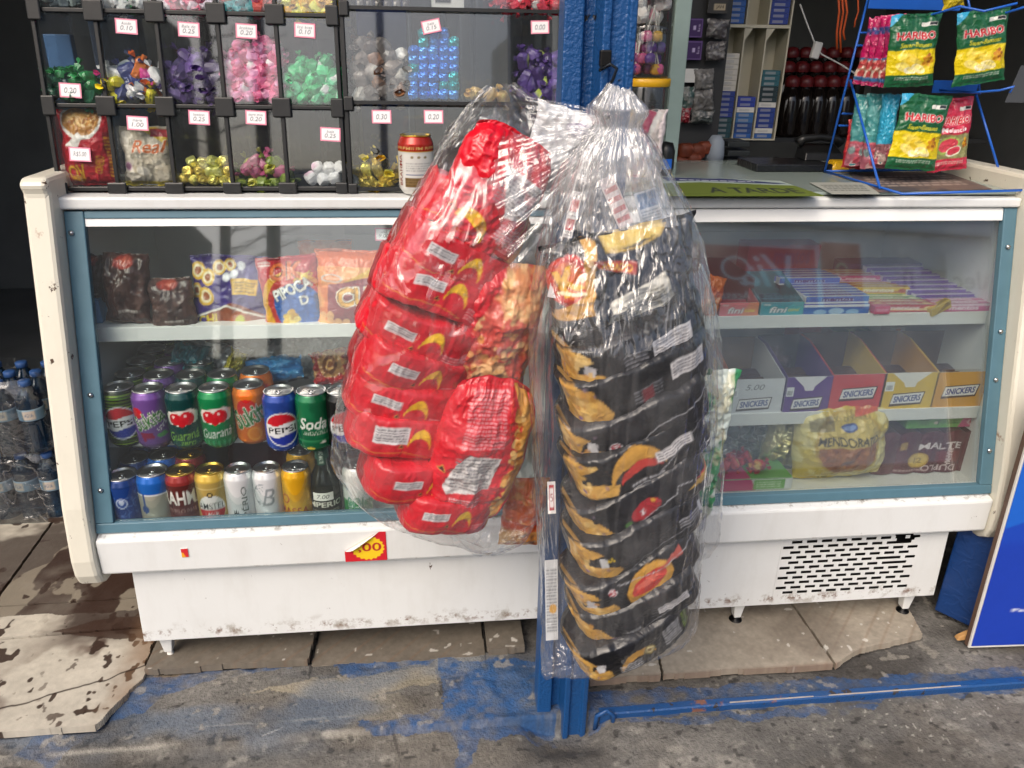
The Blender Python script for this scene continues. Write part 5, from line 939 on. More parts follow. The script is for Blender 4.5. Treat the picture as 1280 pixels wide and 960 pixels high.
def fill(protos, poly, step, offs, rg, jit=.35, flat=False, flo=None):
    """lay sweets in a heap: rows from the bin floor up inside an outline given on the rack's front"""
    xs_, ys_ = [p[0] for p in poly], [p[1] for p in poly]; n = 0
    for k, off in enumerate(offs):
        y = max(ys_); row = 0
        while y > min(ys_):
            x = min(xs_)+(step/2 if (row+k) % 2 and not flat else 0)
            while x <= max(xs_):
                jx, jy = (rg.uniform(-jit, jit)*step, rg.uniform(-jit, jit)*step) if not flat else (0, 0)
                ins = False
                for a_ in range(len(poly)):
                    (xa, ya), (xb, yb_) = poly[a_-1], poly[a_]
                    if ya != yb_ and (ya > y) != (yb_ > y) and x < (xb-xa)*(y-ya)/(yb_-ya)+xa: ins = not ins
                if ins: put(protos, atR(x+jx, y+jy, off+rg.uniform(-.003, .003)), rg, flat); n += 1
                x += step
            y -= step*.86; row += 1
    cleanup(protos); return n
rg = random.Random(11); G_ = lambda s: s
def heap(label, group, cols, poly, step, r, sx=1.3, tw=.7, mat='print_film', offs=(.018, .038), name='wrapped_sweet', **k): pr = sweet_protos(name, cols, r, sx, tw, mat, label, 'sweets', group, 1.55); return fill(pr, poly, step, offs, rg, **k)
heap('pink wrapped sweet in the pink heap', 'pink sweets in one bin', ['#c25a80', '#d87a9c', '#b84c72', ('#d4789a', '#ead0da')], [(286, 130), (354, 130), (350, 62), (330, 48), (300, 56), (284, 84)], 11.5, .0125, 1.15, .6)
heap('green wrapped sweet in the green heap', 'green sweets in one bin', ['#2f9a63', '#3fae72', '#278654', ('#4aa878', '#d0e6d8')], [(357, 132), (428, 132), (427, 92), (410, 78), (376, 80), (358, 86)], 12, .0125, 1.2, .6, name='wrapped_mint')
heap('dark green wrapped sweet in the leftmost bin', 'dark green sweets in one bin', ['#174a33', '#1f5c3e', '#2b7a44', ('#1a3d40', '#3b8a5a')], [(66, 127), (124, 127), (120, 98), (96, 88), (60, 92)], 12, .012, 1.5, .9, name='wrapped_mint')
heap('mixed wrapped sweet in the bin of navy and pink sweets', 'mixed sweets in the second bin', [('#26305a', '#3d4a80'), '#b03a7a', '#d0692c', '#d8b32a', ('#c8ccd0', '#8a9aa0'), '#30386a'], [(136, 128), (200, 128), (196, 92), (165, 78), (136, 92)], 12.5, .012, 1.7, .9, name='wrapped_chew')
heap('purple wrapped sweet in the purple heap', 'purple sweets in the third bin', ['#4a3768', '#574279', '#3c2c56', ('#574279', '#8a78a8')], [(212, 130), (276, 130), (272, 82), (246, 70), (216, 82)], 13, .0125, 1.9, .9, name='wrapped_toffee')
heap('round gold foil sweet in the bottom row of bins', 'gold foil sweets', ['#c9b45a', '#d8c56a', '#b8a248'], [(222, 236), (294, 236), (293, 194), (262, 194), (224, 206)], 13, .0118, .95, .0, 'print_foil', (.018,), jit=.12, name='foil_sweet')
heap('olive and gold wrapped sweet in the fourth bottom bin', 'olive sweets in the bottom row', ['#6a7a2c', '#8a8a34', '#54662a', ('#8a3a5c', '#a85a7a')], [(298, 236), (360, 236), (358, 208), (332, 192), (304, 204)], 12.5, .0118, 1.5, .9, 'print_film', name='wrapped_chew')
heap('white and pink marshmallow cube in the rightmost bottom bin', 'white and pink marshmallows', [('#e6dde0', '#d8a0b4'), '#ece6e6'], [(382, 236), (432, 236), (430, 206), (400, 200), (384, 216)], 15, .0135, 1.0, .0, 'snack', (.020,), jit=.1, name='marshmallow')
heap('pale wrapped sweet in the top row second bin', 'pale green and white sweets on top', ['#dfe3de', '#4a9a5c', '#e4e0d8'], [(126, 13), (182, 13), (182, -14), (126, -14)], 12, .012, 1.3, .7)
heap('rose wrapped sweet in the top row third bin', 'rose sweets on top', ['#c86a80', '#dcb0bc', '#b8506c'], [(202, 18), (262, 18), (262, -12), (202, -12)], 12, .012, 1.3, .7)
heap('pink or teal wrapped sweet in the top row fourth bin', 'pink and teal sweets on top', ['#c25a80', '#3a8a90', '#d05048'], [(282, 18), (338, 18), (338, -12), (282, -12)], 12, .012, 1.3, .7)
heap('yellow wrapped sweet in the top row rightmost bin', 'yellow sweets on top', ['#d8a82a', '#e6c04a', '#b88a1e'], [(358, 22), (420, 22), (420, -12), (358, -12)], 11, .0115, 1.3, .7)
heap('grey wrapped sweet in the top row leftmost bin', 'grey sweets on top', ['#4a5458', '#3a4448', '#66706f'], [(52, 10), (102, 10), (102, -14), (52, -14)], 12, .012, 1.3, .7)
# two bags standing in bottom bins
cv = Cv(84, 120, '#b8202c'); cv.ell(.45, .84, .40, '#e9e4da', rv=.24); cv.ell(.45, .85, .36, '#c28a48', rv=.2)
rg3 = random.Random(3)
for i in range(46): a = rg3.uniform(0, 6.3); q = rg3.uniform(0, .9); u, v = .45+.33*q*math.cos(a), .85+.17*q*math.sin(a); b_ = rg3.uniform(0, 3); cv.line([(u-.06*math.cos(b_), v-.03*math.sin(b_)), (u+.06*math.cos(b_), v+.03*math.sin(b_))], .035, ('#d9a862', '#a86a30', '#e6c080')[i % 3])
cv.poly([(.12, .52), (.40, .70), (.5, .64), (.36, .5)], '#efe9e0'); cv.text('CONESSO', .72, .28, .09, '#d8a028', w=.34, rot=80, bold=.05); cv.text('OV', .30, .18, .20, '#d8a028', w=.36, bold=.06, rot=8, out='#2c1410', ow=.04); cv.ell(.3, .10, .14, '#c98a1c', rv=.04); cv.rect(.86, .0, 1, .7, '#8a1822'); cv.lines(.88, .1, .98, .65, 12, '#d8a028')
c, w_, h_ = span(70, 135, 146, 235, .225); bag('snack_bag', 'red snack bag with a bowl of yellow snacks in the leftmost bottom bin', 'snack bag', cv, (float((XB[0]+XB[1])/2), .238, CT+.009+.068), XB[1]-XB[0]-.009, .134, .045, -7, 0, 0, seed=80, nu=70, nv=90)
cv = Cv(84, 100, '#b8ae9a'); cv.mottle('#8d8676', 5, .5, 5)
for i in range(24): cv.ell(rg3.uniform(.08, .92), rg3.uniform(.02, .6), .12, ('#e6dccb', '#d8ccb6', '#c8baa2')[i % 3], rv=.075)
for i in range(6): cv.ell(.12+.05*(i % 2), .3+.11*i, .11, '#e3d9c8', rv=.07)
cv.poly([(.35, .98), (1, .66), (1, .88), (.7, .98)], '#d8b83a'); cv.rect(.62, .82, 1, .95, '#a8323a'); cv.text('Real', .60, .66, .22, '#cf6a2a', w=.72, shear=.3, bold=.05, out='#f0e6d4', ow=.05); cv.rect(0, 0, 1, .08, '#d8bf3a'); cv.ell(.12, .34, .09, '#c8a8b8'); cv.ell(.12, .34, .06, '#8a5a78')
bag('snack_bag', 'clear bag of cream coloured puffs with orange script in a bottom bin', 'snack bag', cv, (float((XB[1]+XB[2])/2), .240, CT+.009+.052), XB[2]-XB[1]-.010, .106, .05, -7, 0, 0, seed=81, nu=70, nv=76)
for k, (px, py, c) in enumerate(((92, 65, '#3f6a9a'), )):
    cv = Cv(20, 20, c); a = atR(px, py, .10); boxed('sweet_packet', 'blue packet at the back of the leftmost bin', 'packet', a[0]-.035, .30, ZR[1]+.004, a[0]+.012, .32, a[2]+.03, c)
# ------------------------------------------------------------------ wide bin unit right of the rack
X2 = [atR(438, 225)[0], atR(706, 225)[0]]; Z2 = [CT+.004, atR(560, 131)[2], atR(560, 14)[2], atR(560, 14)[2]+.14]
wu = empty('bin_unit', (float(sum(X2)/2), .29, CT), 'wide clear fronted bin unit between the black rack and the blue post', 'rack')
for x in X2: m = MB(); bar(m, x, Z2[0], x, Z2[3], .009); m.build('frame_upright', 'black_plastic', wu, bevel=.0015)
for z in Z2: m = MB(); bar(m, X2[0]+.005, z+.003, X2[1]-.005, z, .006, -.005, .004); m.build('frame_rail', 'black_plastic', wu)
for z in Z2[:3]: m = MB(); m.box(X2[0]+.005, ry(z, .005), z-.001, X2[1]-.005, .392, z+.002); m.build('bin_floor', 'bin_acrylic', wu)
m = MB(); m.box(X2[0]-.004, .393, CT+.001, X2[1]+.004, .397, Z2[3]); m.build('back_sheet', 'bin_acrylic', wu)
DV = {1: (512, 576, 642), 2: (530, 596), 0: (512, 600)}
for r in range(3):
    for px in DV[r]:
        m = MB(); x = atR(px, (185, 75, 6)[r])[0]; za, zb_ = Z2[r]+.004, Z2[r+1]-.004; m.hexa([(x, ry(za, .003), za), (x, .39, za), (x, .39, zb_), (x, ry(zb_, .003), zb_)], [(x+.0016, ry(za, .003), za), (x+.0016, .39, za), (x+.0016, .39, zb_), (x+.0016, ry(zb_, .003), zb_)]); m.build('divider', 'bin_acrylic', wu)
    za, zb_ = Z2[r]+.004, Z2[r+1]-.004; x0, x1 = X2[0]+.005, X2[1]-.005; m = MB(); m.hexa([(x0, ry(za, -.0035), za), (x1, ry(za, -.0035), za), (x1, ry(zb_, -.0035), zb_), (x0, ry(zb_, -.0035), zb_)], [(x0, ry(za, -.0015), za), (x1, ry(za, -.0015), za), (x1, ry(zb_, -.0015), zb_), (x0, ry(zb_, -.0015), zb_)]); m.build('front_flap', 'bin_acrylic', wu)
for z in Z2[:3]:
    for x in X2: 
        za, zb_ = z-.004 if z == Z2[0] else z-.012, z+.014; x0, x1 = (x-.004, x+.014) if x == X2[0] else (x-.014, x+.004); m = MB(); m.hexa([(x0, ry(za, -.0115), za), (x1, ry(za, -.0115), za), (x1, ry(zb_, -.0115), zb_), (x0, ry(zb_, -.0115), zb_)], [(x0, ry(za, -.0065), za), (x1, ry(za, -.0065), za), (x1, ry(zb_, -.0065), zb_), (x0, ry(zb_, -.0065), zb_)]); m.build('connector_plate', 'black_plastic', wu, bevel=.003)
rtag(539, 33, '0.15', 'bala', wu, .034, 12); rtag(675, 34, '0.00', None, wu, .034, 2); rtag(477, 146, '0.30', None, wu, .036, 0); rtag(542, 146, '0.20', None, wu, .036, 0)
bl = [(517, 129), (578, 129), (578, 52), (566, 50), (558, 38), (528, 38), (524, 52), (517, 54)]
heap('blue foil cube sweet in the stacked blue block', 'blue cube sweets', ['#2f6ac0', '#2a5fae', '#3d7acc', '#2f6ac0', '#1c8a92'], bl, 12.6, .0118, 1.0, .0, 'print_foil', (.016,), flat=True, name='cube_sweet')
heap('brown and silver wrapped bonbon in the grey heap', 'brown and silver bonbons', ['#57504c', '#6a605a', ('#8a8680', '#c8c8c6'), '#463c38', ('#6a625e', '#a8a29a'), '#6a4a34'], [(444, 130), (510, 130), (509, 84), (488, 62), (446, 56), (440, 90)], 16, .0165, 1.25, .8, 'print_film', (.020, .045), name='bonbon')
heap('purple wrapped sweet beside the blue post', 'purple sweets beside the post', ['#43306a', '#55407f', '#3a2858', ('#4a3670', '#9aa84a')], [(650, 128), (702, 128), (700, 72), (672, 60), (652, 70)], 13, .0128, 1.6, .9, name='wrapped_toffee')
heap('gold and black foil sweet behind the standing can', 'gold and black foil sweets', ['#b89a34', '#2a2824', ('#d0b648', '#3a3420'), '#8a7a2c'], [(450, 238), (500, 238), (498, 212), (476, 200), (452, 208)], 12.5, .012, 1.8, 1.1, 'print_foil', name='foil_sweet')
heap('red wrapped sweet in the top bin beside the post', 'red sweets in the top wide bin', ['#a82436', '#c83a4c', ('#b83040', '#e0c8cc')], [(626, 15), (700, 15), (700, -12), (626, -12)], 12, .0125, 1.4, .8)
heap('tan toffee sweet at the back of the middle wide bin', 'tan toffee sweets', ['#8a7448', '#6a5a3c', '#a88a4c'], [(580, 130), (638, 130), (636, 112), (582, 108)], 13, .012, 1.4, .8, offs=(.03,), name='wrapped_toffee')
for k in range(6):
    a = atR(450+k*11.5, 8, .02); boxed('foil_bar', f'upright grey foil bar, {["first", "second", "third", "fourth", "fifth", "sixth"][k]} from the left in the top wide bin', 'chocolate bar', a[0]-.006, a[1], Z2[2]+.003, a[0]+.006, a[1]+.05, Z2[2]+.11, ('#8a8480', '#5f5a58')[k % 2], 'print_foil')
cv = Cv(60, 70, '#d8d6d0'); cv.rect(.1, .1, .6, .22, '#2a2a2c'); [cv.rect(.12+i*.05, .12, .14+i*.05, .40, '#333336') for i in range(10)]; a = atR(560, 10, .02); boxed('sweet_carton', 'white carton with barcode in the top wide bin', 'carton', a[0]-.03, a[1], Z2[2]+.003, a[0]+.03, a[1]+.05, Z2[2]+.10, '#d8d6d0', front=cv)
# ================================================================== jars stacked right of the post
def jar(label, px, py_b, z, r, h_, lidc, n=36):
    q = atZ(px, py_b, CT) ; e = empty('sweet_jar', (float(q[0]), .40, float(z)), label, 'jar', 'clear plastic sweet jars in one tower'); m = MB(); m.lathe([(0, 0), (r*.96, 0), (r, .006), (r, h_-.02), (r*.93, h_-.012)], n); m.build('body', 'jar_plastic', e, smooth=True, local=True)
    m = MB(); m.lathe([(r*.97, h_-.016), (r*1.0, h_-.015), (r*1.0, h_-.001), (r*.97, h_), (0, h_)], n); m.build('lid', lidc, e, smooth=True, local=True); return e
jx = 803; zj = CT; jr = float(atY(838, 160, .345)[0]-atY(778, 160, .345)[0])/2*1.0
zl = [CT+.001]+[float(atY(jx, p, .345)[2]) for p in (98, 30)]; hs = [zl[1]-zl[0]-.001, zl[2]-zl[1]-.001, .12]
jl_ = ['clear jar of pink and white striped sweets, lowest of the tower', 'clear jar of lollipops under the marshmallow jar', 'clear jar of white and pink marshmallows at the top']
for k in range(3):
    e = jar(jl_[k], jx, 215, zl[k], jr, hs[k], ('yellow_lid', 'jar_plastic', 'yellow_lid')[k]); e.location.x = float(atY(jx+(0, 4, 8)[k], (160, 65, 10)[k], .40)[0]); cxj = e.location.x
    if k == 1:
        g = 'lollipops in the jar'
        for i in range(28):
            c1 = ('#8a3a78', '#c25a8a', '#d8a83a', '#5a3a86')[i % 4]; a_ = rg.uniform(0, 6.3); q = rg.uniform(.2, .74)*jr; lp = sweet(MB(), .0125, 1, .0, lin(c1), lin('#d8c8d0')).build('lollipop', 'print_film', smooth=True); tag(lp, ('mauve', 'pink', 'gold', 'violet')[i % 4]+' wrapped lollipop with white stick inside the jar', 'lollipop', ('mauve', 'pink', 'gold', 'violet')[i % 4]+' '+g); lp.location = (cxj+q*math.cos(a_), .40+q*math.sin(a_), zl[1]+.016+(i//7)*.021)
            m = MB(); d_ = rg.uniform(-.5, .5); m.tube([(0, 0, .008), (.028*math.sin(d_)*1.2, 0, .058)], .0016, 6); m.build('stick', 'rubber_white', lp, local=True)
    if k == 2:
        pr = sweet_protos('marshmallow', [('#e8dcdc', '#d890a0'), '#ece4e0'], .016, 1.2, 0, 'snack', 'white and pink marshmallow in the topmost jar', 'sweets', 'marshmallows in the topmost jar')
        for i in range(26): a_ = rg.uniform(0, 6.3); q = rg.uniform(.2, .74)*jr; put(pr, (cxj+q*math.cos(a_), .40+q*math.sin(a_), zl[2]+.018+(i//6)*.022), rg)
        cleanup(pr)
    if k == 0:
        cv = Cv(60, 90, '#e4d6d6'); cv.line([(.3, .05), (.55, .3), (.35, .6), (.6, .95)], .2, '#b04a68'); cv.line([(.5, .02), (.75, .3), (.55, .6), (.8, .95)], .1, '#f2ecec'); cv.rect(0, .8, .3, 1, '#d8a83a')
        bag('sweet_packet', 'pink and white striped sweet packet standing in the lowest jar', 'packet', cv, (cxj, .368, zl[0]+.078), jr*1.6, .13, .03, 0, 0, 0, seed=90, nu=40, nv=56)
        pr = sweet_protos('wrapped_sweet', [('#b83a2e', '#d8a84a'), '#c8a04a'], .011, 1.3, .7, 'print_film', 'red and gold wrapped sweet at the foot of the lowest jar', 'sweets', 'red and gold sweets in the lowest jar')
        for i in range(10): a_ = rg.uniform(3.3, 6.1); put(pr, (cxj+.7*jr*math.cos(a_), .40+.7*jr*math.sin(a_), zl[0]+.012+(i//6)*.018), rg)
        cleanup(pr)
a = atY(836, 200, .36); m = MB(); m.lathe([(0, 0), (.016, .002), (.021, .02), (.021, .055), (.015, .072), (0, .075)], 24); o = m.build('card_reader', 'black_plastic', smooth=True, local=True); tag(o, 'small rounded black device standing beside the jar tower', 'device'); o.location = (a[0]+.003, .40, CT+.001); m = MB(); m.hexa([(-.010, -.0215, .018), (.010, -.0215, .018), (.010, -.0215, .04), (-.010, -.0215, .04)], [(-.010, -.019, .018), (.010, -.019, .018), (.010, -.019, .04), (-.010, -.019, .04)]); m.build('screen', 'blue_wire', o, local=True)
# ------------------------------------------------------------------ pale upright, hanging cards and packets
def cfront(name, label, cat, px0, py0, px1, py1, Yp, col, cv=None, t=.012, mat='carton', group=None):
    a, b = atY(px0, py1, Yp), atY(px1, py0, Yp); return boxed(name, label, cat, a[0], Yp, a[2], b[0], Yp+t, b[2], col, mat, group, front=cv)
a, b = atY(838, 205, .61), atY(852, 0, .61); m = MB(); l0, r0 = atY(827, 205, .61)[0], atY(846, 205, .61)[0]; m.box(l0, .61, CT, r0, .635, 2.34); o = m.build('window_upright', 'pale_upright', bevel=.003); tag(o, 'pale grey green aluminium upright behind the jar tower', 'upright')
m = MB(); m.box(r0+.004, .80, 1.0, atY(905, 100, .80)[0], .82, 1.7); o = m.build('pegboard', 'dark_shelf'); tag(o, 'dark hanging panel behind the pale upright', 'panel')
cv = Cv(50, 40, '#3c2058'); cv.rect(.02, .03, .98, .97, '#6a5088'); cv.rect(.05, .07, .95, .93, '#3a1f56'); cv.text('fum', .82, .5, .16, '#c8b8d8', w=.3, rot=90); cv.rect(.55, .4, .68, .62, '#b8a8cc')
cfront('hanging_card', 'purple card hanging behind the pale upright, upper one', 'card', 851, 23, 880, 47, .78, '#3a1f56', cv, .004); cfront('hanging_card', 'purple card hanging behind the pale upright, lower one', 'card', 849, 51, 879, 75, .78, '#3a1f56', cv, .004)
cfront('paper_note', 'small white note under the lower purple card', 'note', 850, 86, 873, 103, .775, '#cfcfcb', None, .001, 'paper')
cv = Cv(40, 40, '#32302e'); cv.rect(.3, .15, .9, .45, '#a89a80'); cv.text('JAN', .6, .3, .2, '#2a2622', w=.4, bold=.05); cfront('hanging_packet', 'black packet with tan panel above the purple cards', 'packet', 884, -10, 912, 17, .77, '#2a2826', cv, .01)
for k, (x0, y0, x1, y1, c, lb) in enumerate(((848, 108, 866, 138, '#3c5450', 'dark teal hanging packet under the white note'), (866, 86, 890, 112, '#6a6866', 'grey hanging packet beside the white note'), (864, 112, 890, 140, '#5c5a58', 'grey hanging packet below its twin'), (848, 132, 862, 153, '#8a2430', 'small red hanging packet'), (863, 136, 890, 154, '#4a5250', 'dark grey hanging packet beside the small red one'), (882, 24, 908, 48, '#4a4648', 'dim packet beside the upper purple card'), (881, 52, 905, 76, '#4c484a', 'dim packet beside the lower purple card'))):
    cv = Cv(24, 24, c); cv.mottle('#8f8d8a', 6, .7, 90+k, .5, .6); c_, w_, h_ = span(x0, y0, x1, y1, .785); bag('hanging_packet', lb, 'packet', cv, (c_[0], .775, c_[2]), w_, h_, .02, 0, rg.uniform(-6, 6), 0, seed=95+k, nu=20, nv=24)
for k, (px, py, s_) in enumerate(((856, 188, .022), (874, 190, .024), (866, 200, .022), (884, 186, .02), (850, 203, .02))):
    a = atY(px, py, .70); o = sweet(MB(), s_, 1.1, 0, lin('#6e3018'), lin('#8a4424'), 14).build('onion', 'snack', smooth=True); tag(o, 'brown onion in the dim heap behind the countertop', 'onion', 'onions behind the countertop'); o.location = (a[0], .70+.02*(k % 2), a[2])
m = MB(); m.box(atY(842, 208, .66)[0], .655, .60, atY(1010, 208, .66)[0], .86, atY(866, 208, .66)[2]); o = m.build('back_shelf', 'dark_shelf'); tag(o, 'dark back shelf behind the right of the countertop', 'shelf')
for k in range(3):
    a = atY(920, 205-k*11, .72); boxed('flat_packet', f'dark flat packet with pale stripe, {["lowest", "middle", "topmost"][k]} of its stack on the back shelf', 'packet', a[0]-.03, .70, a[2], a[0]+.03, .78, a[2]+.014, '#23282a')
a = atY(895, 205, .70); m = MB(); m.lathe([(0, 0), (.024, 0), (.025, .03), (.022, .06), (.012, .075), (0, .075)], 20, c=lin('#8a94a0')); o = m.build('paste_tub', 'carton', smooth=True, local=True); tag(o, 'pale blue grey tub on the back shelf beside the onions', 'tub'); o.location = (a[0], .72, a[2]-.005)
# ------------------------------------------------------------------ white cigarette dispenser hanging further back
YD = .95
a_bl, a_br, a_tl, a_tr = atY(889, 171, YD), atY(965, 175, YD), atY(918, 0, YD), atY(1001, 0, YD)
dx0, dx1, dz0 = a_bl[0], a_br[0], (a_bl[2]+a_br[2])/2; dz1 = dz0+.62; dzm = atY(950, 33, YD)[2]
ds = empty('pack_dispenser', (float(dx0), YD, float(dz0)), 'hanging cream dispenser of small packs with three chutes', 'dispenser', rot=(0, 0, R(-3)))
W_ = float(dx1-dx0); H_ = float(dz1-dz0); hm = float(dzm-dz0); e_ = .005
m = MB(); m.box(-.004, .0, -.004, 0, .09, H_); m.box(W_, 0, -.004, W_+.004, .09, H_); m.box(0, 0, -.004, W_, .09, 0); m.box(0, .086, 0, W_, .09, H_); m.build('casing', 'grey_cream', ds, local=True)
m = MB(); m.box(0, -.003, hm-.004, W_, .085, hm+.004)
for k in (1, 2): m.box(W_*k/3-.002, -.001, .0005, W_*k/3+.002, .085, hm-.0045); m.box(W_*k/3-.002, -.001, hm+.0045, W_*k/3+.002, .085, H_)
for k in range(3): m.hexa([(W_*k/3+.0025, .0, hm-.0045), (W_*k/3+.022, .0, hm-.0045), (W_*k/3+.0025, .0, hm-.035)], [(W_*k/3+.0025, .003, hm-.0045), (W_*k/3+.022, .003, hm-.0045), (W_*k/3+.0025, .003, hm-.035)])
m.build('dividers', 'grey_cream', ds, local=True)
PK = [[('#274a52', 4), ('#2c3f8a', 5), ('#cfcabf', 7)], [('#2b5aa0', 1), ('#2a4a86', 2), ('#3c6aa0', 2), ('#d8d6d0', 1), ('#2c3f9a', 2)], [('#2c5a9c', 1), ('#d0cec8', 1), ('#243c86', 4), ('#d0cec8', 1), ('#20343a', 3), ('#2d5f6a', 3)]]
nm_ = {'#274a52': 'dark teal', '#2c3f8a': 'navy blue', '#cfcabf': 'white and red', '#2b5aa0': 'bright blue', '#2a4a86': 'blue', '#3c6aa0': 'light blue', '#d8d6d0': 'white', '#2c3f9a': 'royal blue', '#2c5a9c': 'sky blue', '#d0cec8': 'pale grey', '#243c86': 'dark blue', '#20343a': 'black green', '#2d5f6a': 'teal'}
cn = ['left', 'middle', 'right']
def small_pack(col, lc, ck, up=''):
    mb = MB(); mb.box(-W_/6+.005, 0, 0, W_/6-.006, .05, .0135, lin(col)); q = lin(col)*.5+.2; mb.box(-W_/6+.012, -.0006, .003, W_/6-.02, -.0002, .010, q); o = mb.build('cigarette_pack', 'carton'); tag(o, f'{nm_.get(col, "blue")} pack in the {up}{cn[ck]} chute of the hanging dispenser', 'pack', f'{nm_.get(col, "blue")} packs in the {up}{cn[ck]} chute')
    x, y, z = lc; a_ = R(-3); o.location = (dx0+x*math.cos(a_)-y*math.sin(a_), YD+x*math.sin(a_)+y*math.cos(a_), dz0+z); o.rotation_euler = (0, 0, a_); return o
for ck, L in enumerate(PK):
    z = .001
    for c, n_ in L:
        for i in range(n_): small_pack(c, (W_*(ck+.5)/3, .003, z), ck); z += .0142
for ck, c, n_ in ((0, '#2b5aa0', 5), (2, '#2c3f8a', 7)):
    for i in range(n_): small_pack(c, (W_*(ck+.5)/3, .003, hm+.006+i*.0142), ck, 'upper ')
for x in (dx0+.02, dx1-.03): m = MB(); m.box(x, YD+.03, dz1, x+.01, YD+.05, 2.36); o = m.build('hanger', 'dark_metal', ds)
# ------------------------------------------------------------------ cable with white adapter, cords, bottles far back
ad = empty('power_adapter', tuple(float(v) for v in atY(1020, 63, .92)), 'white plastic power adapter hanging on a white cable', 'adapter')
p = [atY(1000, 5, .94), atY(1009, 30, .93), atY(1017, 50, .92), atY(1020, 60, .92), atY(1027, 68, .92), atY(1050, 80, .90), atY(1075, 96, .88)]
m = MB(); m.tube(p, .0022, 7); m.build('cable', 'cable_white', ad, smooth=True)
a = atY(1020, 63, .915); m = MB(); rt = Matrix.Translation(Vector(a))@Matrix.Rotation(R(10), 4, 'Y'); m.box(-.012, -.008, -.022, .012, .008, .022, None, rt); m.build('case', 'cable_white', ad, bevel=.004)
m = MB()
for k in range(3): m.tube([atY(1048+k*4, -8, .80), atY(1049+k*5, 15, .80), atY(1046+k*4, 40, .80), atY(1046+k*(5 if k else 1), 62-k*6+(10 if k == 1 else 0), .80)], .0028, 6)
tag(m.build('cord_bundle', 'orange_cord', smooth=True), 'bundle of thin orange cords hanging beside the blue wire rack', 'cord')
m = MB(); m.tube([atY(1072, -8, .72), atY(1073, 14, .72), atY(1069, 26, .72), atY(1068, 34, .72)], .002, 6); tag(m.build('cord', 'orange_cord', smooth=True), 'single short orange cord touching the wire rack', 'cord')
bt_p = None
for r, (py, n_) in enumerate(((100, 5), (82, 5), (64, 6))):
    Yb = 1.5+r*.12
    for i in range(n_):
        q = atY(991+i*17-(r % 2)*5+(20 if r == 2 else 0)*0, py, Yb)
        if bt_p is None:
            bt_p = empty('capped_bottle', (0, 0, 0), 'dark bottle with round red cap on the dim back shelf', 'bottle', 'red capped bottles on the back shelf'); m = MB(); m.lathe([(0, -.19), (.036, -.19), (.038, -.18), (.038, -.07), (.028, -.04), (.018, -.028), (.018, -.015)], 18); m.build('body', 'dark_glass', bt_p, smooth=True, local=True); m = MB(); m.lathe([(.024, -.022), (.026, -.012), (.024, .006), (.014, .014), (0, .016)], 16); m.build('cap', 'red_cap', bt_p, smooth=True, local=True); o = bt_p
        else: o = copy_tree(bt_p)
        o.location = q
    m = MB(); z = atY(1000, py, Yb)[2]-.19; m.box(1.3, Yb-.06, z-.015, 2.7, Yb+.06, z-.001) if r == 0 else m.box(1.3, Yb-.059, z-.015, 2.7, Yb+.06, z-.001); tag(m.build('bottle_shelf', 'dark_shelf'), f'dim shelf board carrying the {["front", "middle", "back"][r]} row of red capped bottles', 'shelf')
# dark boxes on the countertop's rear edge
a, b = atZ(950, 217, CT+.005), atZ(1036, 217, CT+.005); boxed('dark_tray', 'flat black tray at the rear edge of the countertop', 'tray', a[0], .44, CT+.005, b[0]+.02, .56, CT+.022, '#17191c', 'print_film')
ph = empty('desk_phone', (float(atZ(1003, 205, CT)[0]), .58, CT+.0225), 'black desk telephone on the flat black tray', 'telephone'); ph.location.y = .53
m = MB(); m.hexa([(-.05, -.03, 0), (.05, -.03, 0), (.05, .03, 0), (-.05, .03, 0)], [(-.045, -.02, .018), (.045, -.02, .018), (.045, .03, .035), (-.045, .03, .035)]); m.build('base', 'black_plastic', ph, local=True, bevel=.003)
m = MB(); m.tube([(-.055, .012, .036), (-.04, .012, .046), (0, .012, .05), (.04, .012, .046), (.055, .012, .036)], [.013, .010, .008, .010, .013], 10); m.build('handset', 'black_plastic', ph, local=True, smooth=True)
a = atZ(1046, 213, CT+.005); m = MB(); m.hexa([(-.028, -.02, 0), (.022, -.02, 0), (.03, .02, 0), (-.03, .02, 0)], [(-.012, -.012, .022), (.018, -.012, .022), (.022, .015, .024), (-.016, .015, .024)], lin('#d6a81e')); o = m.build('sponge', 'print_film', bevel=.004); tag(o, 'yellow wedge shaped packet at the foot of the wire rack', 'packet'); o.location = (a[0], a[1]+.0, CT+.005); o.name = 'yellow_packet'
# ------------------------------------------------------------------ printed sheets on the countertop
cv = Cv(200, 60, '#5d6c22'); cv.poly([(0, .62), (.3, .74), (1, .66), (1, 1), (0, 1)], '#9aa8a0'); cv.poly([(0, .98), (.05, .76), (.35, .82), (.9, .74), (1, .8), (.6, 1)], '#27305a'); cv.text('A TARDE', .62, .30, .30, '#222a22', w=.62, bold=.05); cv.lines(.15, .82, .75, .9, 1, '#c8ccd8')
def topsheet(name, label, pts, cv, z, n=(60, 30)):
    P4 = [atZ(px, py, z) for px, py in pts]; U, V = np.meshgrid(np.linspace(0, 1, n[0]), np.linspace(0, 1, n[1])); P = ((1-U)*(1-V))[..., None]*P4[0]+(U*(1-V))[..., None]*P4[1]+(U*V)[..., None]*P4[2]+((1-U)*V)[..., None]*P4[3]
    mb = MB(); mb.grid(P, cv.sample(U, V)); o = mb.build(name, 'paper'); so_ = o.modifiers.new('s', 'SOLIDIFY'); so_.thickness = .0012; tag(o, label, 'printed sheet'); return o
topsheet('printed_sheet', 'lime green printed sheet with dark lettering on the countertop', [(828, 244.5), (1030, 244.5), (975, 226), (826, 221)], cv, CT+.0065, (120, 40))
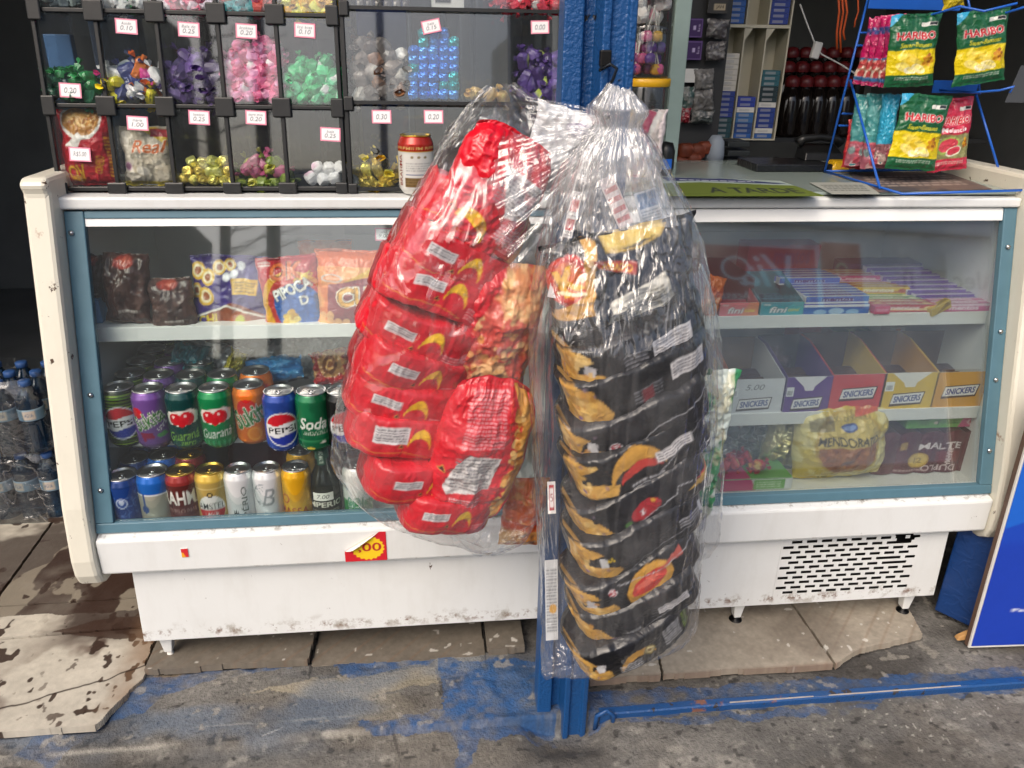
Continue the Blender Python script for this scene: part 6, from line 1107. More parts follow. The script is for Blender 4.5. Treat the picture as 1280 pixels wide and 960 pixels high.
cv = Cv(90, 50, '#6c5a52'); cv.mottle('#3a3a44', 4, .8, 4, .4, .6); cv.lines(.1, .2, .9, .8, 5, '#a8988c'); topsheet('printed_sheet', 'brown printed sheet under the blue wire rack', [(1080, 240), (1240, 236), (1180, 214), (1062, 216)], cv, CT+.0065)
cv = Cv(50, 30, '#9a9c94'); cv.lines(.1, .2, .9, .8, 4, '#4a4c48'); topsheet('printed_sheet', 'grey printed sheet between the lime sheet and the wire rack', [(1040, 242), (1100, 242), (1080, 228), (1012, 228)], cv, CT+.0075)
# ================================================================== blue wire rack of sweet pouches
wr_ = empty('wire_rack', (1.72, .30, CT+.005), 'blue wire countertop rack hung with sweet pouches', 'rack'); zb_ = CT+.0085
A0, A1, A2, A3 = atZ(1031, 214, zb_), atZ(1128, 242.5, zb_), atZ(1300, 237, zb_), atZ(1172, 212, zb_); UPZ = 1.42
T1 = A0+np.array((.055, .02, UPZ-zb_)); T2 = A0*.5+A1*.5+np.array((0, 0, 0))
m = MB(); wr = .0026
m.tube([A0, A1, A2, A3, A0], wr, 8); m.tube([A0, atY(1087, -10, A0[1]-.02)], wr, 8); q = atZ(1100, 236, zb_); m.tube([q, atY(1063, 100, A0[1]-.03)], wr, 8); m.tube([atY(1220, 118, .33), atY(1255, 234, .27)], wr, 8); m.tube([atY(1208, -10, .40), atY(1212, 10, .395), atY(1225, 118, .34)], wr, 8)
for (x0, y0, x1, y1) in ((1076, 41, 1098, 41), (1072, 57, 1094, 57), (1053, 142, 1075, 143), (1049, 157, 1079, 158)): m.tube([atY(x0, y0, A0[1]-.022), atY(x1, y1, A0[1]+.06)], wr*.9, 7)
m.build('wire_frame', 'blue_wire', wr_, smooth=True)
a, b = atY(1085, 11, .39), atY(1206, -12, .39); m = MB(); m.box(a[0], .39, a[2], b[0], .393, b[2]+.05); m.build('header_plate', 'blue_wire', wr_, bevel=.002)
a, b = atY(1165, 116, .345), atY(1224, 101, .345); m = MB(); m.box(a[0], .345, a[2], b[0], .348, b[2]); m.build('hook_plate', 'blue_wire', wr_)
for pts in (((1128, 20, .39), (1160, 20, .28), (1200, 8, .22), (1230, 14, .2), (1272, 4, .17)), ((1175, 112, .345), (1215, 116, .27), (1250, 113, .21), (1268, 108, .20), (1262, 116, .2)), ((1205, 14, .39), (1258, 16, .25), (1290, 6, .2))):
    m = MB(); m.tube([atY(*p) for p in pts], .0024, 8); m.build('hook', 'blue_wire', wr_, smooth=True)
def pouch_cv(main, mid, sub, kind=0):
    cv = Cv(100, 140, main); cv.poly([(0, 1), (.24, 1), (0, .84)], '#3aa0c8'); cv.rect(.60, .83, .93, .88, '#d8d8d0'); cv.rect(.76, .835, .92, .875, '#26262a'); cv.rect(.3, .93, .7, .97, '#0f3a2a' if kind == 0 else '#8a2434', .6)
    cv.rect(0, .17, 1, .51, mid); cv.text('HARIBO', .5, .70, .105, '#c8202e', w=.80, bold=.09, out='#f4f0ea', ow=.07); cv.text(sub, .52, .575, .065, '#c9c22c' if kind == 0 else '#f2e8ea', w=.64, bold=.04, shear=.2 if kind == 0 else 0)
    if kind == 0:
        for (u, v, r, c) in ((.35, .40, .20, '#ecd24a'), (.52, .34, .2, '#e2c02e'), (.3, .28, .16, '#f0dc7a'), (.62, .25, .16, '#f3e6a8'), (.45, .22, .12, '#f6efc8')): cv.ell(u, v, r, c, rv=r*.36, rot=-20); cv.ell(u+.02, v+.012, r*.7, '#f1dc64', rv=r*.18, rot=-20, al=.7)
        for k in range(14): a_ = k*2.4; cv.ell(.80+.10*math.cos(a_)*(k/14)**.5, .36+.085*math.sin(a_)*(k/14)**.5, .035, ('#c8861e', '#d8a02c', '#9a5c18')[k % 3])
        cv.rect(0, .168, 1, .185, '#f0d820')
    else:
        cv.ell(.4, .36, .3, '#9ab05a', rv=.12, rot=14); cv.ell(.4, .365, .25, '#c84452', rv=.09, rot=14); cv.ell(.55, .28, .2, '#e2e0c8', rv=.07, rot=14); cv.ell(.55, .285, .17, '#c03a4c', rv=.055, rot=14)
        for k in range(8): a_ = k*2.4; cv.ell(.85+.06*math.cos(a_)*(k/8)**.5, .38+.06*math.sin(a_)*(k/8)**.5, .035, ('#d8a02c', '#9a5c18')[k % 2])
    cv.lines(.15, .09, .85, .14, 2, '#c8d0c0', .5); return cv
gcv = pouch_cv('#1c5c38', '#dcc416', 'Sauer-Bananen'); rcv = pouch_cv('#c2304a', '#8c8a5a', 'Melancia', 1)
def pouch(label, cv, pts, Yp, group=None, seed=0, name='sweet_pouch', back='#1a4a30', yaw=0, d=.022, ns=(70, 96)):
    q = [atY(px, py, Yp) for px, py in pts]; C_ = sum(q)/4; w_ = (np.linalg.norm(q[1]-q[0])+np.linalg.norm(q[2]-q[3]))/2; h_ = (q[0][2]+q[1][2]-q[2][2]-q[3][2])/2; tp, bt_ = (q[0]+q[1])/2, (q[2]+q[3])/2; roll = math.degrees(math.atan2(tp[0]-bt_[0], tp[2]-bt_[2]))
    return bag(name, label, 'sweet pouch', cv, C_, w_/max(.3, math.cos(R(yaw))), h_, d, -3, roll, yaw, group=group, seed=seed, nu=ns[0], nv=ns[1], back=back, wr=.003)
GP = 'green and yellow pouches on the wire rack'
pouch('green and yellow sweet pouch at the front of the upper left hook', gcv, [(1117, 16), (1177, 18), (1163, 113), (1104, 104)], .27, seed=101)
pouch('green and yellow sweet pouch at the front of the upper right hook', gcv, [(1202, 10), (1260, 12), (1254, 105), (1188, 105)], .25, seed=102)
pouch('green and yellow sweet pouch on the lower hook', gcv, [(1131, 116), (1190, 120), (1166, 213), (1105, 211)], .27, seed=103)
pouch('red watermelon sweet pouch behind the lower green pouch', rcv, [(1172, 121), (1218, 124), (1205, 214), (1158, 213)], .295, seed=104, back='#8a2434')
yl = Cv(40, 30, '#c8b02a'); yl.line([(0, .4), (1, .6)], .1, '#2a2a60'); yl.line([(0, .7), (1, .9)], .08, '#2a2a60'); pouch('yellow and navy sweet pouch cropped by the top of the rack', yl, [(1180, -30), (1206, -30), (1204, 11), (1178, 12)], .30, seed=105, ns=(30, 40))
mg = Cv(40, 110, '#b81c5c'); mg.rect(0, .74, 1, .84, '#3a4a86'); mg.rect(0, .36, 1, .40, '#4a7aa8'); mg.mottle('#c84a7a', 4, .5, 3); mg.rect(0, .12, 1, .36, '#a87a62'); [mg.ell(rg.uniform(0, 1), rg.uniform(.14, .34), .16, ('#d8b0a0', '#b84a4a', '#e0c8b8')[i % 3]) for i in range(12)]; mg.rect(0, .06, 1, .12, '#3a6a9a')
for k in range(4): pouch(f'magenta sweet pouch seen edge on, {["first", "second", "third", "fourth"][k]} from the left beside the green pouches', mg, [(1094+k*7, 24-k*2), (1108+k*7, 22-k*2), (1092+k*9, 112), (1068+k*10, 100+k*2)], .36-k*.022, seed=110+k, back='#8a1646', yaw=-32, ns=(30, 70))
tl_ = Cv(40, 100, '#3f8a8c'); tl_.mottle('#6fb0ae', 6, .7, 4); tl_.rect(0, 0, 1, .34, '#a05a68'); [tl_.ell(rg.uniform(0, 1), rg.uniform(.02, .32), .14, ('#c8a0a0', '#7a8a8a', '#b84a5a')[i % 3]) for i in range(12)]; tl_.rect(0, .32, 1, .35, '#c85a6a')
lb_ = Cv(40, 100, '#2f9cc0'); lb_.mottle('#57b8d4', 5, .6, 5); lb_.rect(0, 0, 1, .30, '#8a5a60'); [lb_.ell(rg.uniform(0, 1), rg.uniform(.02, .28), .14, ('#c8b0a8', '#a84a5a')[i % 2]) for i in range(10)]
for k, (cv, pts, Yp, lb) in enumerate(((tl_, [(1078, 118), (1096, 118), (1084, 210), (1056, 205)], .36, 'clear teal topped sweet pouch nearest the rack ladder'), (tl_, [(1090, 116), (1112, 117), (1102, 212), (1078, 209)], .335, 'clear teal topped sweet pouch second from the rack ladder'), (lb_, [(1106, 118), (1124, 118), (1112, 205), (1094, 206)], .31, 'bright turquoise sweet pouch beside the lower green pouch'))): pouch(lb, cv, pts, Yp, seed=120+k, back='#2a6a6c', yaw=-25, ns=(36, 70))
rs = Cv(30, 50, '#b82a36'); rs.mottle('#d85a4a', 5, .7, 6); pouch('red pouch low behind the teal pouches', rs, [(1068, 150), (1082, 150), (1076, 212), (1050, 208)], .385, seed=125, back='#7a1c24', yaw=-20, ns=(30, 40))
m = MB(); a, b = atY(1256, 128, .7), atY(1300, 82, .7); m.hexa([(a[0], .7, a[2]), (b[0], .7, a[2]), (b[0], .7, b[2]), (a[0]+.02, .7, b[2])], [(a[0], .702, a[2]), (b[0], .702, a[2]), (b[0], .702, b[2]), (a[0]+.02, .702, b[2])], lin('#55585c')); tag(m.build('paper_sheet', 'paper'), 'grey sheet hanging in the dark at the right edge', 'paper')
# ================================================================== blue advertising board at the right
a, b = atY(1212, 809, -.06), atY(1290, 812, -.06); P0 = atZ(1213, 809, -.0); P1 = atZ(1300, 806, -.0)
tp = atY(1284, 560, -.055)
bd = empty('advertising_board', (2.0, -.06, 0), 'blue advertising board with white rim leaning at the right of the counter', 'board')
cv = Cv(120, 220, '#153aa8'); cv.poly([(.0, 1), (0, .5), (.4, .62), (1, .8), (1, 1)], '#1a70d0'); cv.poly([(.5, .2), (1, .55), (1, .3), (.7, .15)], '#1a3cb4'); cv.text('Para mais informa\u00e7\u00f5es', .42, .155, .018, '#e8ecf4', w=.55, bold=.03); cv.mottle('#1648b8', 2, .5, 9)
qa, qb = P0.copy(), P1.copy(); qa[2] = qb[2] = .004; u_ = (qb-qa); u_ /= np.linalg.norm(u_); Wb = .50; up_ = np.array((.0, .03, 1.)); up_ /= np.linalg.norm(up_); sl_ = tp-qa; sl_ = sl_/sl_[2]
Hb = .62; U, V = np.meshgrid(np.linspace(0, 1, 100), np.linspace(0, 1, 200)); G4 = qa+(U*Wb)[..., None]*u_+(V*Hb)[..., None]*np.array((0, .04, 1.))+((1-U)*V*Hb)[..., None]*np.array((sl_[0], sl_[1]-.04, 0))
nrm = np.cross(u_, (0, .04, 1.)); nrm /= np.linalg.norm(nrm)
m = MB(); m.grid(G4+nrm*.0012, cv.sample(U, V)); m.build('printed_face', 'carton', bd)
e4 = [G4[0, 0], G4[0, -1], G4[-1, -1], G4[-1, 0]]; ce = sum(e4)/4; e5 = [p+(p-ce)/np.linalg.norm(p-ce)*.007 for p in e4]; m = MB(); m.hexa([p+nrm*.0 for p in e5], [p-nrm*.004 for p in e5]); m.build('white_rim', 'rubber_white', bd)
m = MB(); m.hexa([p-nrm*.0045 for p in e5], [p-nrm*.016 for p in e5], lin('#5a4438')); m.build('backing', 'carton', bd)
# dark blue sheet metal box beside the counter
P = [atZ(1150, 738, .002), atZ(1222, 800, .002)]; a = atY(1186, 664, .03); 
m = MB(); m.hexa([(1.845, .06, .001), (1.925, -.045, .001), (2.30, .05, .001), (2.30, .4, .001)], [(1.845, .06, .30), (1.925, -.035, .30), (2.30, .05, .30), (2.30, .4, .30)], lin('#17386e')); o = m.build('blue_metal_base', 'print_film', bevel=.003); tag(o, 'dark blue sheet metal base between the counter and the board', 'base')
m = MB(); a = atZ(1205, 800, .0); m.hexa([a+np.array((-.02, -.004, .002)), a+np.array((.012, -.004, .002)), a+np.array((.012, .014, .002)), a+np.array((-.018, .012, .002))], [a+np.array((-.016, -.002, .012)), a+np.array((.010, -.002, .022)), a+np.array((.010, .010, .022)), a+np.array((-.014, .010, .010))], lin('#b58a55')); tag(m.build('foam_scrap', 'snack', bevel=.002), 'broken tan foam scrap at the foot of the blue board', 'scrap')
# ================================================================== bottled water at the left
WBp = None
def water_bottle():
    e = empty('water_bottle', (0, 0, 0), 'x', 'bottle'); m = MB(); pr = [(0, 0), (.027, 0), (.031, .006)]
    for k in range(9): pr += [(.0315, .012+k*.009), (.0300, .0165+k*.009)]
    pr += [(.0315, .096), (.0315, .132), (.029, .140), (.030, .148), (.022, .172), (.0135, .184), (.013, .19)]
    m.lathe(pr, 22); m.build('bottle_body', 'water_pet', e, smooth=True, local=True)
    m = MB(); m.lathe([(.0135, .188), (.0150, .189), (.0150, .201), (.013, .203), (0, .203)], 18, c=lin('#2b4f86')); m.build('cap', 'carton', e, smooth=True, local=True)
    cv = Cv(90, 30, '#5f7d92'); cv.rect(.42, .1, .58, .9, '#b4a89a'); cv.text('AGUA', .5, .5, .3, '#3a5a80', w=.11, bold=.04); cv.rect(0, .86, 1, 1, '#8aa4b8'); U, V = np.meshgrid(np.linspace(0, 1, 70), np.linspace(0, 1, 12)); th = 2*PI*(U-.5); mb = MB(); mb.grid(np.stack([.0320*np.sin(th), -.0320*np.cos(th), .098+.032*V], -1), cv.sample(U, V)); mb.build('label', 'paper', e, smooth=True, local=True); return e
b0 = water_bottle(); q0 = atZ(39, 655, 0); first = True; WX = [float(q0[0])+(.0665*(i-3)) for i in range(5)]
for lay in range(2):
    for r in range(3):
        for i in range(5):
            o = b0 if first else copy_tree(b0); first = False; o.location = (WX[i]+(-.01 if lay else 0), float(q0[1])+.035+.067*r, .002+lay*.212); o.rotation_euler = (0, 0, R(rg.uniform(-25, 25)))
            tag(o, f'blue water bottle in the {["lower", "upper"][lay]} shrink wrapped pack, {["front", "middle", "back"][r]} row', 'bottle', f'bottles of the {["lower", "upper"][lay]} water pack, {["front", "middle", "back"][r]} row')
    z_ = .001+lay*.212; x0, x1 = WX[0]-.036-(.01 if lay else 0), WX[4]+.036-(.01 if lay else 0); y0, y1 = float(q0[1])-.002, float(q0[1])+.206; n = 120; a_ = np.linspace(0, 2*PI, n, endpoint=False); hh = np.linspace(0, 1, 40); rings = []
    for h_ in hh:
        k = 1 if h_ < .72 else 1-.16*((h_-.72)/.28)**1.5; ex = 5.; cx_, cy_ = (x0+x1)/2, (y0+y1)/2; ca, sa = np.cos(a_), np.sin(a_); rr_ = (np.abs(ca)**ex+np.abs(sa)**ex)**(-1/ex); rip = 1+.012*(ridge(a_*6, a_*0+h_*5, 5)-.5)*2; rings.append(np.stack([cx_+rr_*ca*(x1-x0)/2*k*rip, cy_+rr_*sa*(y1-y0)/2*k*rip, np.full(n, z_+h_*.208)], -1))
    mb = MB(); mb.grid(np.array(rings), None, True); tag(mb.build('shrink_wrap', 'wrap_film', smooth=True), f'clear shrink wrap round the {["lower", "upper"][lay]} pack of water bottles', 'shrink wrap')
# ================================================================== clear bags of snack packs hanging from the post
def film(rows, n=150, m_=170, ex=2.6, pleat=.0, pk=22, wr=.004, seed=1, close=True):
    """rows: ((xl, yl), (xr, yr), Y centre, half depth) from the knot down -> a crumpled closed film"""
    L = np.array([atY(r[0][0], r[0][1], r[2]) for r in rows]); Rr = np.array([atY(r[1][0], r[1][1], r[2]) for r in rows]); D = np.array([r[3] for r in rows]); PL = np.array([r[4] if len(r) > 4 else 0. for r in rows])
    s = np.concatenate([[0], np.cumsum(np.linalg.norm(np.diff((L+Rr)/2, axis=0), axis=1)+.25*np.abs(np.diff(np.linalg.norm(Rr-L, axis=1))))]); t = np.linspace(0, s[-1], m_)
    ip = lambda A: np.stack([np.interp(t, s, A[:, k]) for k in range(A.shape[1])], 1) if A.ndim == 2 else np.interp(t, s, A)
    def sm(A):
        for _ in range(3): A = np.concatenate([A[:1], (A[:-2]+2*A[1:-1]+A[2:])/4, A[-1:]])
        return A
    L, Rr, D, PL = sm(ip(L)), sm(ip(Rr)), sm(ip(D)), ip(PL); th = np.linspace(0, 2*PI, n, endpoint=False); c, s_ = np.cos(th), np.sin(th); q = (np.abs(c)**ex+np.abs(s_)**ex)**(-1/ex); c, s_ = c*q, s_*q
    mid, hv = (L+Rr)/2, (Rr-L)/2; T = t[:, None]/.1; A = th[None, :]
    rad = 1+PL[:, None]*(.42*(ridge(np.tile(A*pk/6.28, (m_, 1)), T*.18+0*A, seed, 3)-.5)*2)
    w_ = (ridge(np.tile(A*3., (m_, 1))+T*.6, T*2.2+A*.8, seed+3, 3)-.5)+(ridge(A*7+T*.3, T*1.2+0*A, seed+4, 2)-.5)*.7
    P = mid[:, None]+hv[:, None]*(c[None, :, None]*rad[..., None])+np.array((0, 1, 0))*(s_[None, :]*D[:, None]*rad)[..., None]
    nr = np.stack([c[None]*np.ones((m_, 1)), s_[None]*np.ones((m_, 1)), 0*A*T], -1); P = P+nr*(w_*wr)[..., None]; P[..., 2] += (fbm(A*3+0*T, T*2+0*A, seed+6)-.5)*wr*2
    mb = MB(); mb.grid(P, None, True)
    if close:
        for k, sg in ((m_-1, -1),):
            base = k*n
            for f_ in (.75, .4, .1): 
                pass
            cen = P[k].mean(0); r1 = cen+(P[k]-cen)*.5+np.array((0, 0, .004))*(ridge(th*4, th*0, seed)-.5)[:, None]; mb.grid(np.stack([P[k], r1]), None, True); mb.add(np.concatenate([r1, cen[None]]), [(i, (i+1) % n, n) for i in range(n)])
    return mb
def loaf(w, h, d, cv, seed=0, nu=110, nv=36, e=.62, wr=.004, back='#222222'):
    tf = np.linspace(PI, 0, 800); xf, yf = w/2*np.sign(np.cos(tf))*np.abs(np.cos(tf))**e, d/2*np.abs(np.sin(tf))**e; lf = np.concatenate([[0], np.cumsum(np.hypot(np.diff(xf), np.diff(yf)))])
    U, V = np.meshgrid(np.linspace(0, 1, nu), np.linspace(0, 1, nv)); th = np.interp(U*lf[-1], lf, tf); c, s_ = np.cos(th), np.sin(th); b = 2*V-1; k = np.clip(1-np.abs(b)**3.2, 0, 1)**.5; k = .88+.12*k; k = np.where(np.abs(b) > .999, .75, k)
    cr = (ridge(U*9+seed, V*1.4+U*2, seed)-.5)*.7+(ridge(U*26, V*1.6+seed, seed+2, 2)-.5)*.55+(fbm(U*4, V*2, seed+3)-.5)*1.4; cr = cr*np.clip((1-np.abs(b))*6, 0, 1)
    x = w/2*np.sign(c)*np.abs(c)**e*(.9+.1*k); y = -d/2*np.abs(s_)**e*k; z = b*h/2; rr = np.sqrt((x/(w/2))**2+(y/(d/2))**2)+1e-6
    x = x+cr*wr*(x/(w/2))/rr; y = y+cr*wr*(y/(d/2))/rr; z = z+(fbm(U*7, V*0+seed, seed+5)-.5)*h*.18
    mb = MB(); mb.grid(np.stack([x, y, z], -1), cv.sample(U, V)); yb = d/2*np.abs(s_)**e*k; mb.grid(np.stack([x, yb, z], -1)[::-1], np.broadcast_to(lin(back), x.shape+(3,)))
    for r_ in (0, -1): mb.grid(np.stack([np.stack([x[r_], y[r_], z[r_]], -1), np.stack([x[r_], yb[r_], z[r_]], -1)]), np.broadcast_to(lin(cv.a[cv.h//2, int(cv.w*.5)]*0+.0) if False else cv.sample(U[:2], V[:2]*0+(0.02 if r_ == 0 else .98)), (2, nu, 3)))
    return mb
def pack(name, label, cat, mb, px, py, Yp, roll, rx=0, yaw=0, mat='print_film', group=None, z=None):
    o = mb.build(name, mat, smooth=True); tag(o, label, cat, group); o.location = atY(px, py, Yp); o.rotation_euler = Euler((R(rx), R(roll), R(yaw)), 'XZY') if False else (Matrix.Rotation(R(yaw), 4, 'Z')@Matrix.Rotation(R(rx), 4, 'X')@Matrix.Rotation(R(roll), 4, 'Y')).to_euler(); return o
def arc(cv, cu, v, ru, c, rv, th_=.45, a0=15, a1=165, rot=0):
    q = np.radians(np.linspace(a0, a1, 20)); r = math.radians(rot); P = [(ru*cv.w*math.cos(a), rv*cv.h*math.sin(a)) for a in q]+[(ru*cv.w*.96*math.cos(a), rv*cv.h*(1-th_)*math.sin(a)-rv*cv.h*.0) for a in q[::-1]]
    return cv.poly([(cu+(x*math.cos(r)-y*math.sin(r))/cv.w, v+(x*math.sin(r)+y*math.cos(r))/cv.h) for x, y in P], c)
def label_strip(cv, cu, v, w_, h_, rot=0, n=3, c='#d9d6d6', tc='#5f5c62'):
    r = math.radians(rot); P = []
    for a, b in ((-w_/2, -h_/2), (w_/2, -h_/2), (w_/2, h_/2), (-w_/2, h_/2)): x, y = a*cv.w, b*cv.h; P.append((cu+(x*math.cos(r)-y*math.sin(r))/cv.w, v+(x*math.sin(r)+y*math.cos(r))/cv.h))
    cv.poly(P, c); cv.lines(cu-w_*.44, v-h_*.4, cu+w_*.44, v+h_*.4, n, tc, .8, rot); return cv
def warn(cv, u, v, s, c='#c9a23a', f='#4a1c16'):
    k = cv.w/cv.h; cv.poly([(u-s, v-s*k*.6), (u+s, v-s*k*.6), (u, v+s*k)], c); cv.poly([(u-s*.75, v-s*k*.48), (u+s*.75, v-s*k*.48), (u, v+s*k*.75)], f)
RED = '#c50f22'
def redcv(k):
    cv = Cv(240, 64, RED); cv.mottle('#d22234', 5, .6, 200+k); rg = random.Random(k)
    label_strip(cv, .35+rg.uniform(-.02, .02), .62, .17 if k != 6 else .20, .22 if k != 6 else .42, 0, 3 if k != 6 else 5)
    arc(cv, .53, .30, .068, '#e8b81c', .52, .42, 8, 172, -4); cv.lines(.62, .12, .74, .40, 4, '#e8a8ac', .7); warn(cv, .43, .36, .016); cv.text('peso', .80, .7, .16, '#f0d0d0', w=.05, rot=20) if k % 2 else None
    cv.line([(.12, .25), (.3, .16), (.46, .22), (.6, .1)], .006, '#d88a3a', .8); cv.ell(.76, .4, .035, '#e0a8b0', al=.5)
    # clear window with corn snacks at the right end
    cv.poly([(.77, 0), (.80, .5), (.77, 1), (1, 1), (1, 0)], '#cf9a5c')
    for i in range(26): cv.ell(rg.uniform(.83, 1), rg.uniform(0, 1), rg.uniform(.012, .025), ('#dba562', '#c98846', '#e6bd80', '#d06a4a')[i % 4], rv=rg.uniform(.06, .12))
    return cv
RS = [(578, 268, 29, .165), (556, 314, 28, .178), (537, 357, 27, .182), (520, 400, 26, .186), (508, 443, 24, .186), (499, 486, 20, .182), (494, 530, 16, .178), (510, 580, 13, .185), (540, 620, 16, .150)]
on = ['first', 'second', 'third', 'fourth', 'fifth', 'sixth', 'seventh', 'eighth', 'ninth']
jr_ = random.Random(12)
for k, (px, py, rot, w_) in enumerate(RS):
    px, py, rot, w_ = px+jr_.uniform(-5, 5), py+jr_.uniform(-4, 4), rot+jr_.uniform(-4, 4), w_*jr_.uniform(.97, 1.04)
    pack('red_snack_pack', f'red snack pack with white strip, {on[k]} from the top of the slanting stack', 'snack pack', loaf(w_, .068, .125, redcv(k), seed=10+k, back='#8a1018', wr=.0045), px+11, py, -.195-.004*k+(.0 if k else 0), rot, 8+jr_.uniform(-9, 9), 14+jr_.uniform(-8, 8), group='red snack packs stacked in the left hanging bag')
cv = Cv(120, 140, RED); cv.mottle('#d42838', 4, .6, 220); cv.poly([(.42, .78), (.92, .72), (1.0, .46), (.66, .42)], '#d4d0cf'); cv.lines(.46, .48, .93, .72, 9, '#77757a', .8, -8); arc(cv, .36, .18, .24, '#e8b81c', .20, .5, 10, 150, -18); cv.lines(.66, .22, .95, .36, 5, '#efc0c4', .8, -8); warn(cv, .14, .34, .05); cv.mottle('#e05866', 7, .35, 5, .55, .7); cv.poly([(.3, 1), (.95, .98), (.9, .9), (.35, .92)], '#b01020'); cv.rect(.95, 0, 1, .6, '#c98a4a')
bag('red_snack_pack', 'large red snack pack with nutrition panel at the top of the left hanging bag', 'snack pack', cv, atY(613, 243, -.235), .138, .185, .07, 6, 26, 8, group='red snack packs stacked in the left hanging bag', seed=31, nu=90, nv=110, wr=.007, back='#8a1018', oval=.25)
cv = Cv(130, 230, RED); cv.mottle('#d42838', 4, .6, 221); cv.poly([(.70, .98), (.84, .80), (.86, .3), (.68, .10), (.3, .02), (.35, -.02), (1, -.02), (1, 1)], '#cf9340'); cv.poly([(.90, 1), (.95, .6), (.96, .3), (.88, .02), (1, 0), (1, 1)], '#c5202c')
rg4 = random.Random(9)
for i in range(60): a = rg4.uniform(0, 1); cv.ell(.80+.05*math.sin(a*3)+rg4.uniform(-.05, .05), .04+.88*a, rg4.uniform(.025, .05), ('#dda858', '#c27f34', '#e6bd78', '#b8702c')[i % 4], rv=rg4.uniform(.018, .03))
for i in range(16): cv.ell(rg4.uniform(.25, .8), rg4.uniform(.0, .07), .05, ('#dda858', '#c27f34', '#e6bd78')[i % 3], rv=.03)
cv.poly([(.22, .50), (.34, .58), (.68, .56), (.66, .34), (.22, .28), (.16, .32)], '#d6d3d1'); cv.lines(.22, .33, .64, .56, 10, '#77757a', .8, 3); cv.lines(.22, .62, .66, .95, 16, '#e39aa2', .75, 3); cv.lines(.26, .10, .60, .27, 9, '#efc0c4', .8, 3); arc(cv, .10, .12, .12, '#e8b81c', .16, .55, 30, 170, 40); warn(cv, .10, .44, .05); cv.ell(.13, .10, .14, '#c9a0b4', rv=.07, al=.7)
bag('red_snack_pack', 'upright red snack pack with white panel at the front of the left hanging bag', 'snack pack', cv, atY(598, 566, -.262), .152, .278, .075, 8, 12, 6, group='red snack packs stacked in the left hanging bag', seed=32, nu=96, nv=150, wr=.007, back='#8a1018', oval=.34)
cv = Cv(110, 160, '#cf8a5a'); cv.mottle('#e6c08a', 6, .8, 222, .4, .55); cv.mottle('#b8242e', 5, .85, 223, .52, .6)
for i in range(60): cv.ell(rg4.uniform(0, 1), rg4.uniform(0, 1), rg4.uniform(.03, .06), ('#e0ae68', '#d09448', '#ecc890', '#d86a5a')[i % 4], rv=rg4.uniform(.02, .035), al=.7)
cv.poly([(0, 1), (.5, 1), (.2, .5), (0, .3)], RED)
bag('corn_snack_pack', 'clear and red corn snack pack in the middle of the left hanging bag', 'snack pack', cv, atY(618, 408, -.215), .135, .21, .08, 6, 10, 6, group=None, seed=33, nu=80, nv=110, wr=.008, back='#a06a3a')
cv = Cv(60, 90, '#cf5a26'); cv.mottle('#d8a060', 6, .8, 224, .45, .6); cv.rect(0, .34, 1, .46, '#d04a20'); cv.rect(0, 0, 1, .3, '#c9935a'); [cv.ell(rg4.uniform(0, 1), rg4.uniform(0, .3), .1, ('#d8ab70', '#b87a40')[i % 2], rv=.06) for i in range(14)]; cv.rect(0, .6, 1, .72, '#a84a20', .6)
bag('orange_snack_pack', 'orange translucent snack pack low behind the two hanging bags', 'snack pack', cv, atY(654, 640, -.165), .075, .150, .05, 6, 4, 0, seed=34, nu=46, nv=70, wr=.006, back='#a8502a')
cv = Cv(70, 90, '#d5d6d8'); cv.ell(.72, .78, .30, '#8a7a9a', rv=.09, rot=-8); cv.ell(.72, .78, .26, '#d2d0d8', rv=.065, rot=-8); cv.text('Snack', .72, .78, .06, '#6a4a8a', w=.36, rot=-8, bold=.03); cv.ell(.14, .16, .13, '#c2305a', rv=.09); cv.mottle('#b4b6ba', 4, .6, 9)
bag('white_pouch', 'white printed pouch with purple oval between the two hanging bags', 'pouch', cv, atY(704, 190, -.215), .10, .115, .03, 0, 14, 0, seed=35, nu=50, nv=60, wr=.006, back='#c8c8cc')
RBAG = [((612, 110), (640, 104), -.16, .012, .6), ((602, 120), (656, 118), -.17, .022, .5), ((586, 138), (692, 142), -.18, .04, .3), ((560, 175), (707, 175), -.19, .06, .2), ((534, 218), (696, 232), -.205, .075, .12), ((503, 268), (688, 300), -.21, .09, .06), ((474, 330), (684, 370), -.212, .098), ((452, 400), (680, 430), -.214, .103), ((434, 460), (676, 495), -.216, .106), ((420, 520), (674, 560), -.217, .106), ((416, 565), (672, 605), -.218, .102), ((436, 604), (668, 640), -.22, .094), ((466, 628), (655, 662), -.222, .08), ((506, 646), (632, 678), -.225, .055), ((556, 662), (604, 688), -.228, .022)]
mb = film(RBAG, seed=3, wr=.006)
o = mb.build('hanging_bag', 'bag_film', smooth=True); tag(o, 'clear plastic bag of red snack packs hanging left of the blue post', 'plastic bag')
# the film pulled across from the red bag to the knot
def pull(q0, q1, q2, q3, seed, n=(60, 70), amp=.012):
    U, V = np.meshgrid(np.linspace(0, 1, n[0]), np.linspace(0, 1, n[1])); a0, a1, a2, a3 = (np.array(q) for q in (q0, q1, q2, q3)); P = ((1-U)*(1-V))[..., None]*a0+(U*(1-V))[..., None]*a1+(U*V)[..., None]*a2+((1-U)*V)[..., None]*a3
    f_ = (ridge(V*9, U*.7, seed)-.5)*amp*(1.2-U)+(ridge(V*22, U*.8, seed+1, 2)-.5)*amp*.35; P[..., 1] -= np.sin(PI*V)*.012+f_; P[..., 2] += f_*.3-np.sin(PI*U)*.012*V; mb = MB(); mb.grid(P); return mb
m = pull(atY(600, 175, -.255), atY(768, 150, -.275), atY(770, 164, -.27), atY(640, 345, -.30), 40); m.build('stretched_neck', 'pleated_film', o, smooth=True)
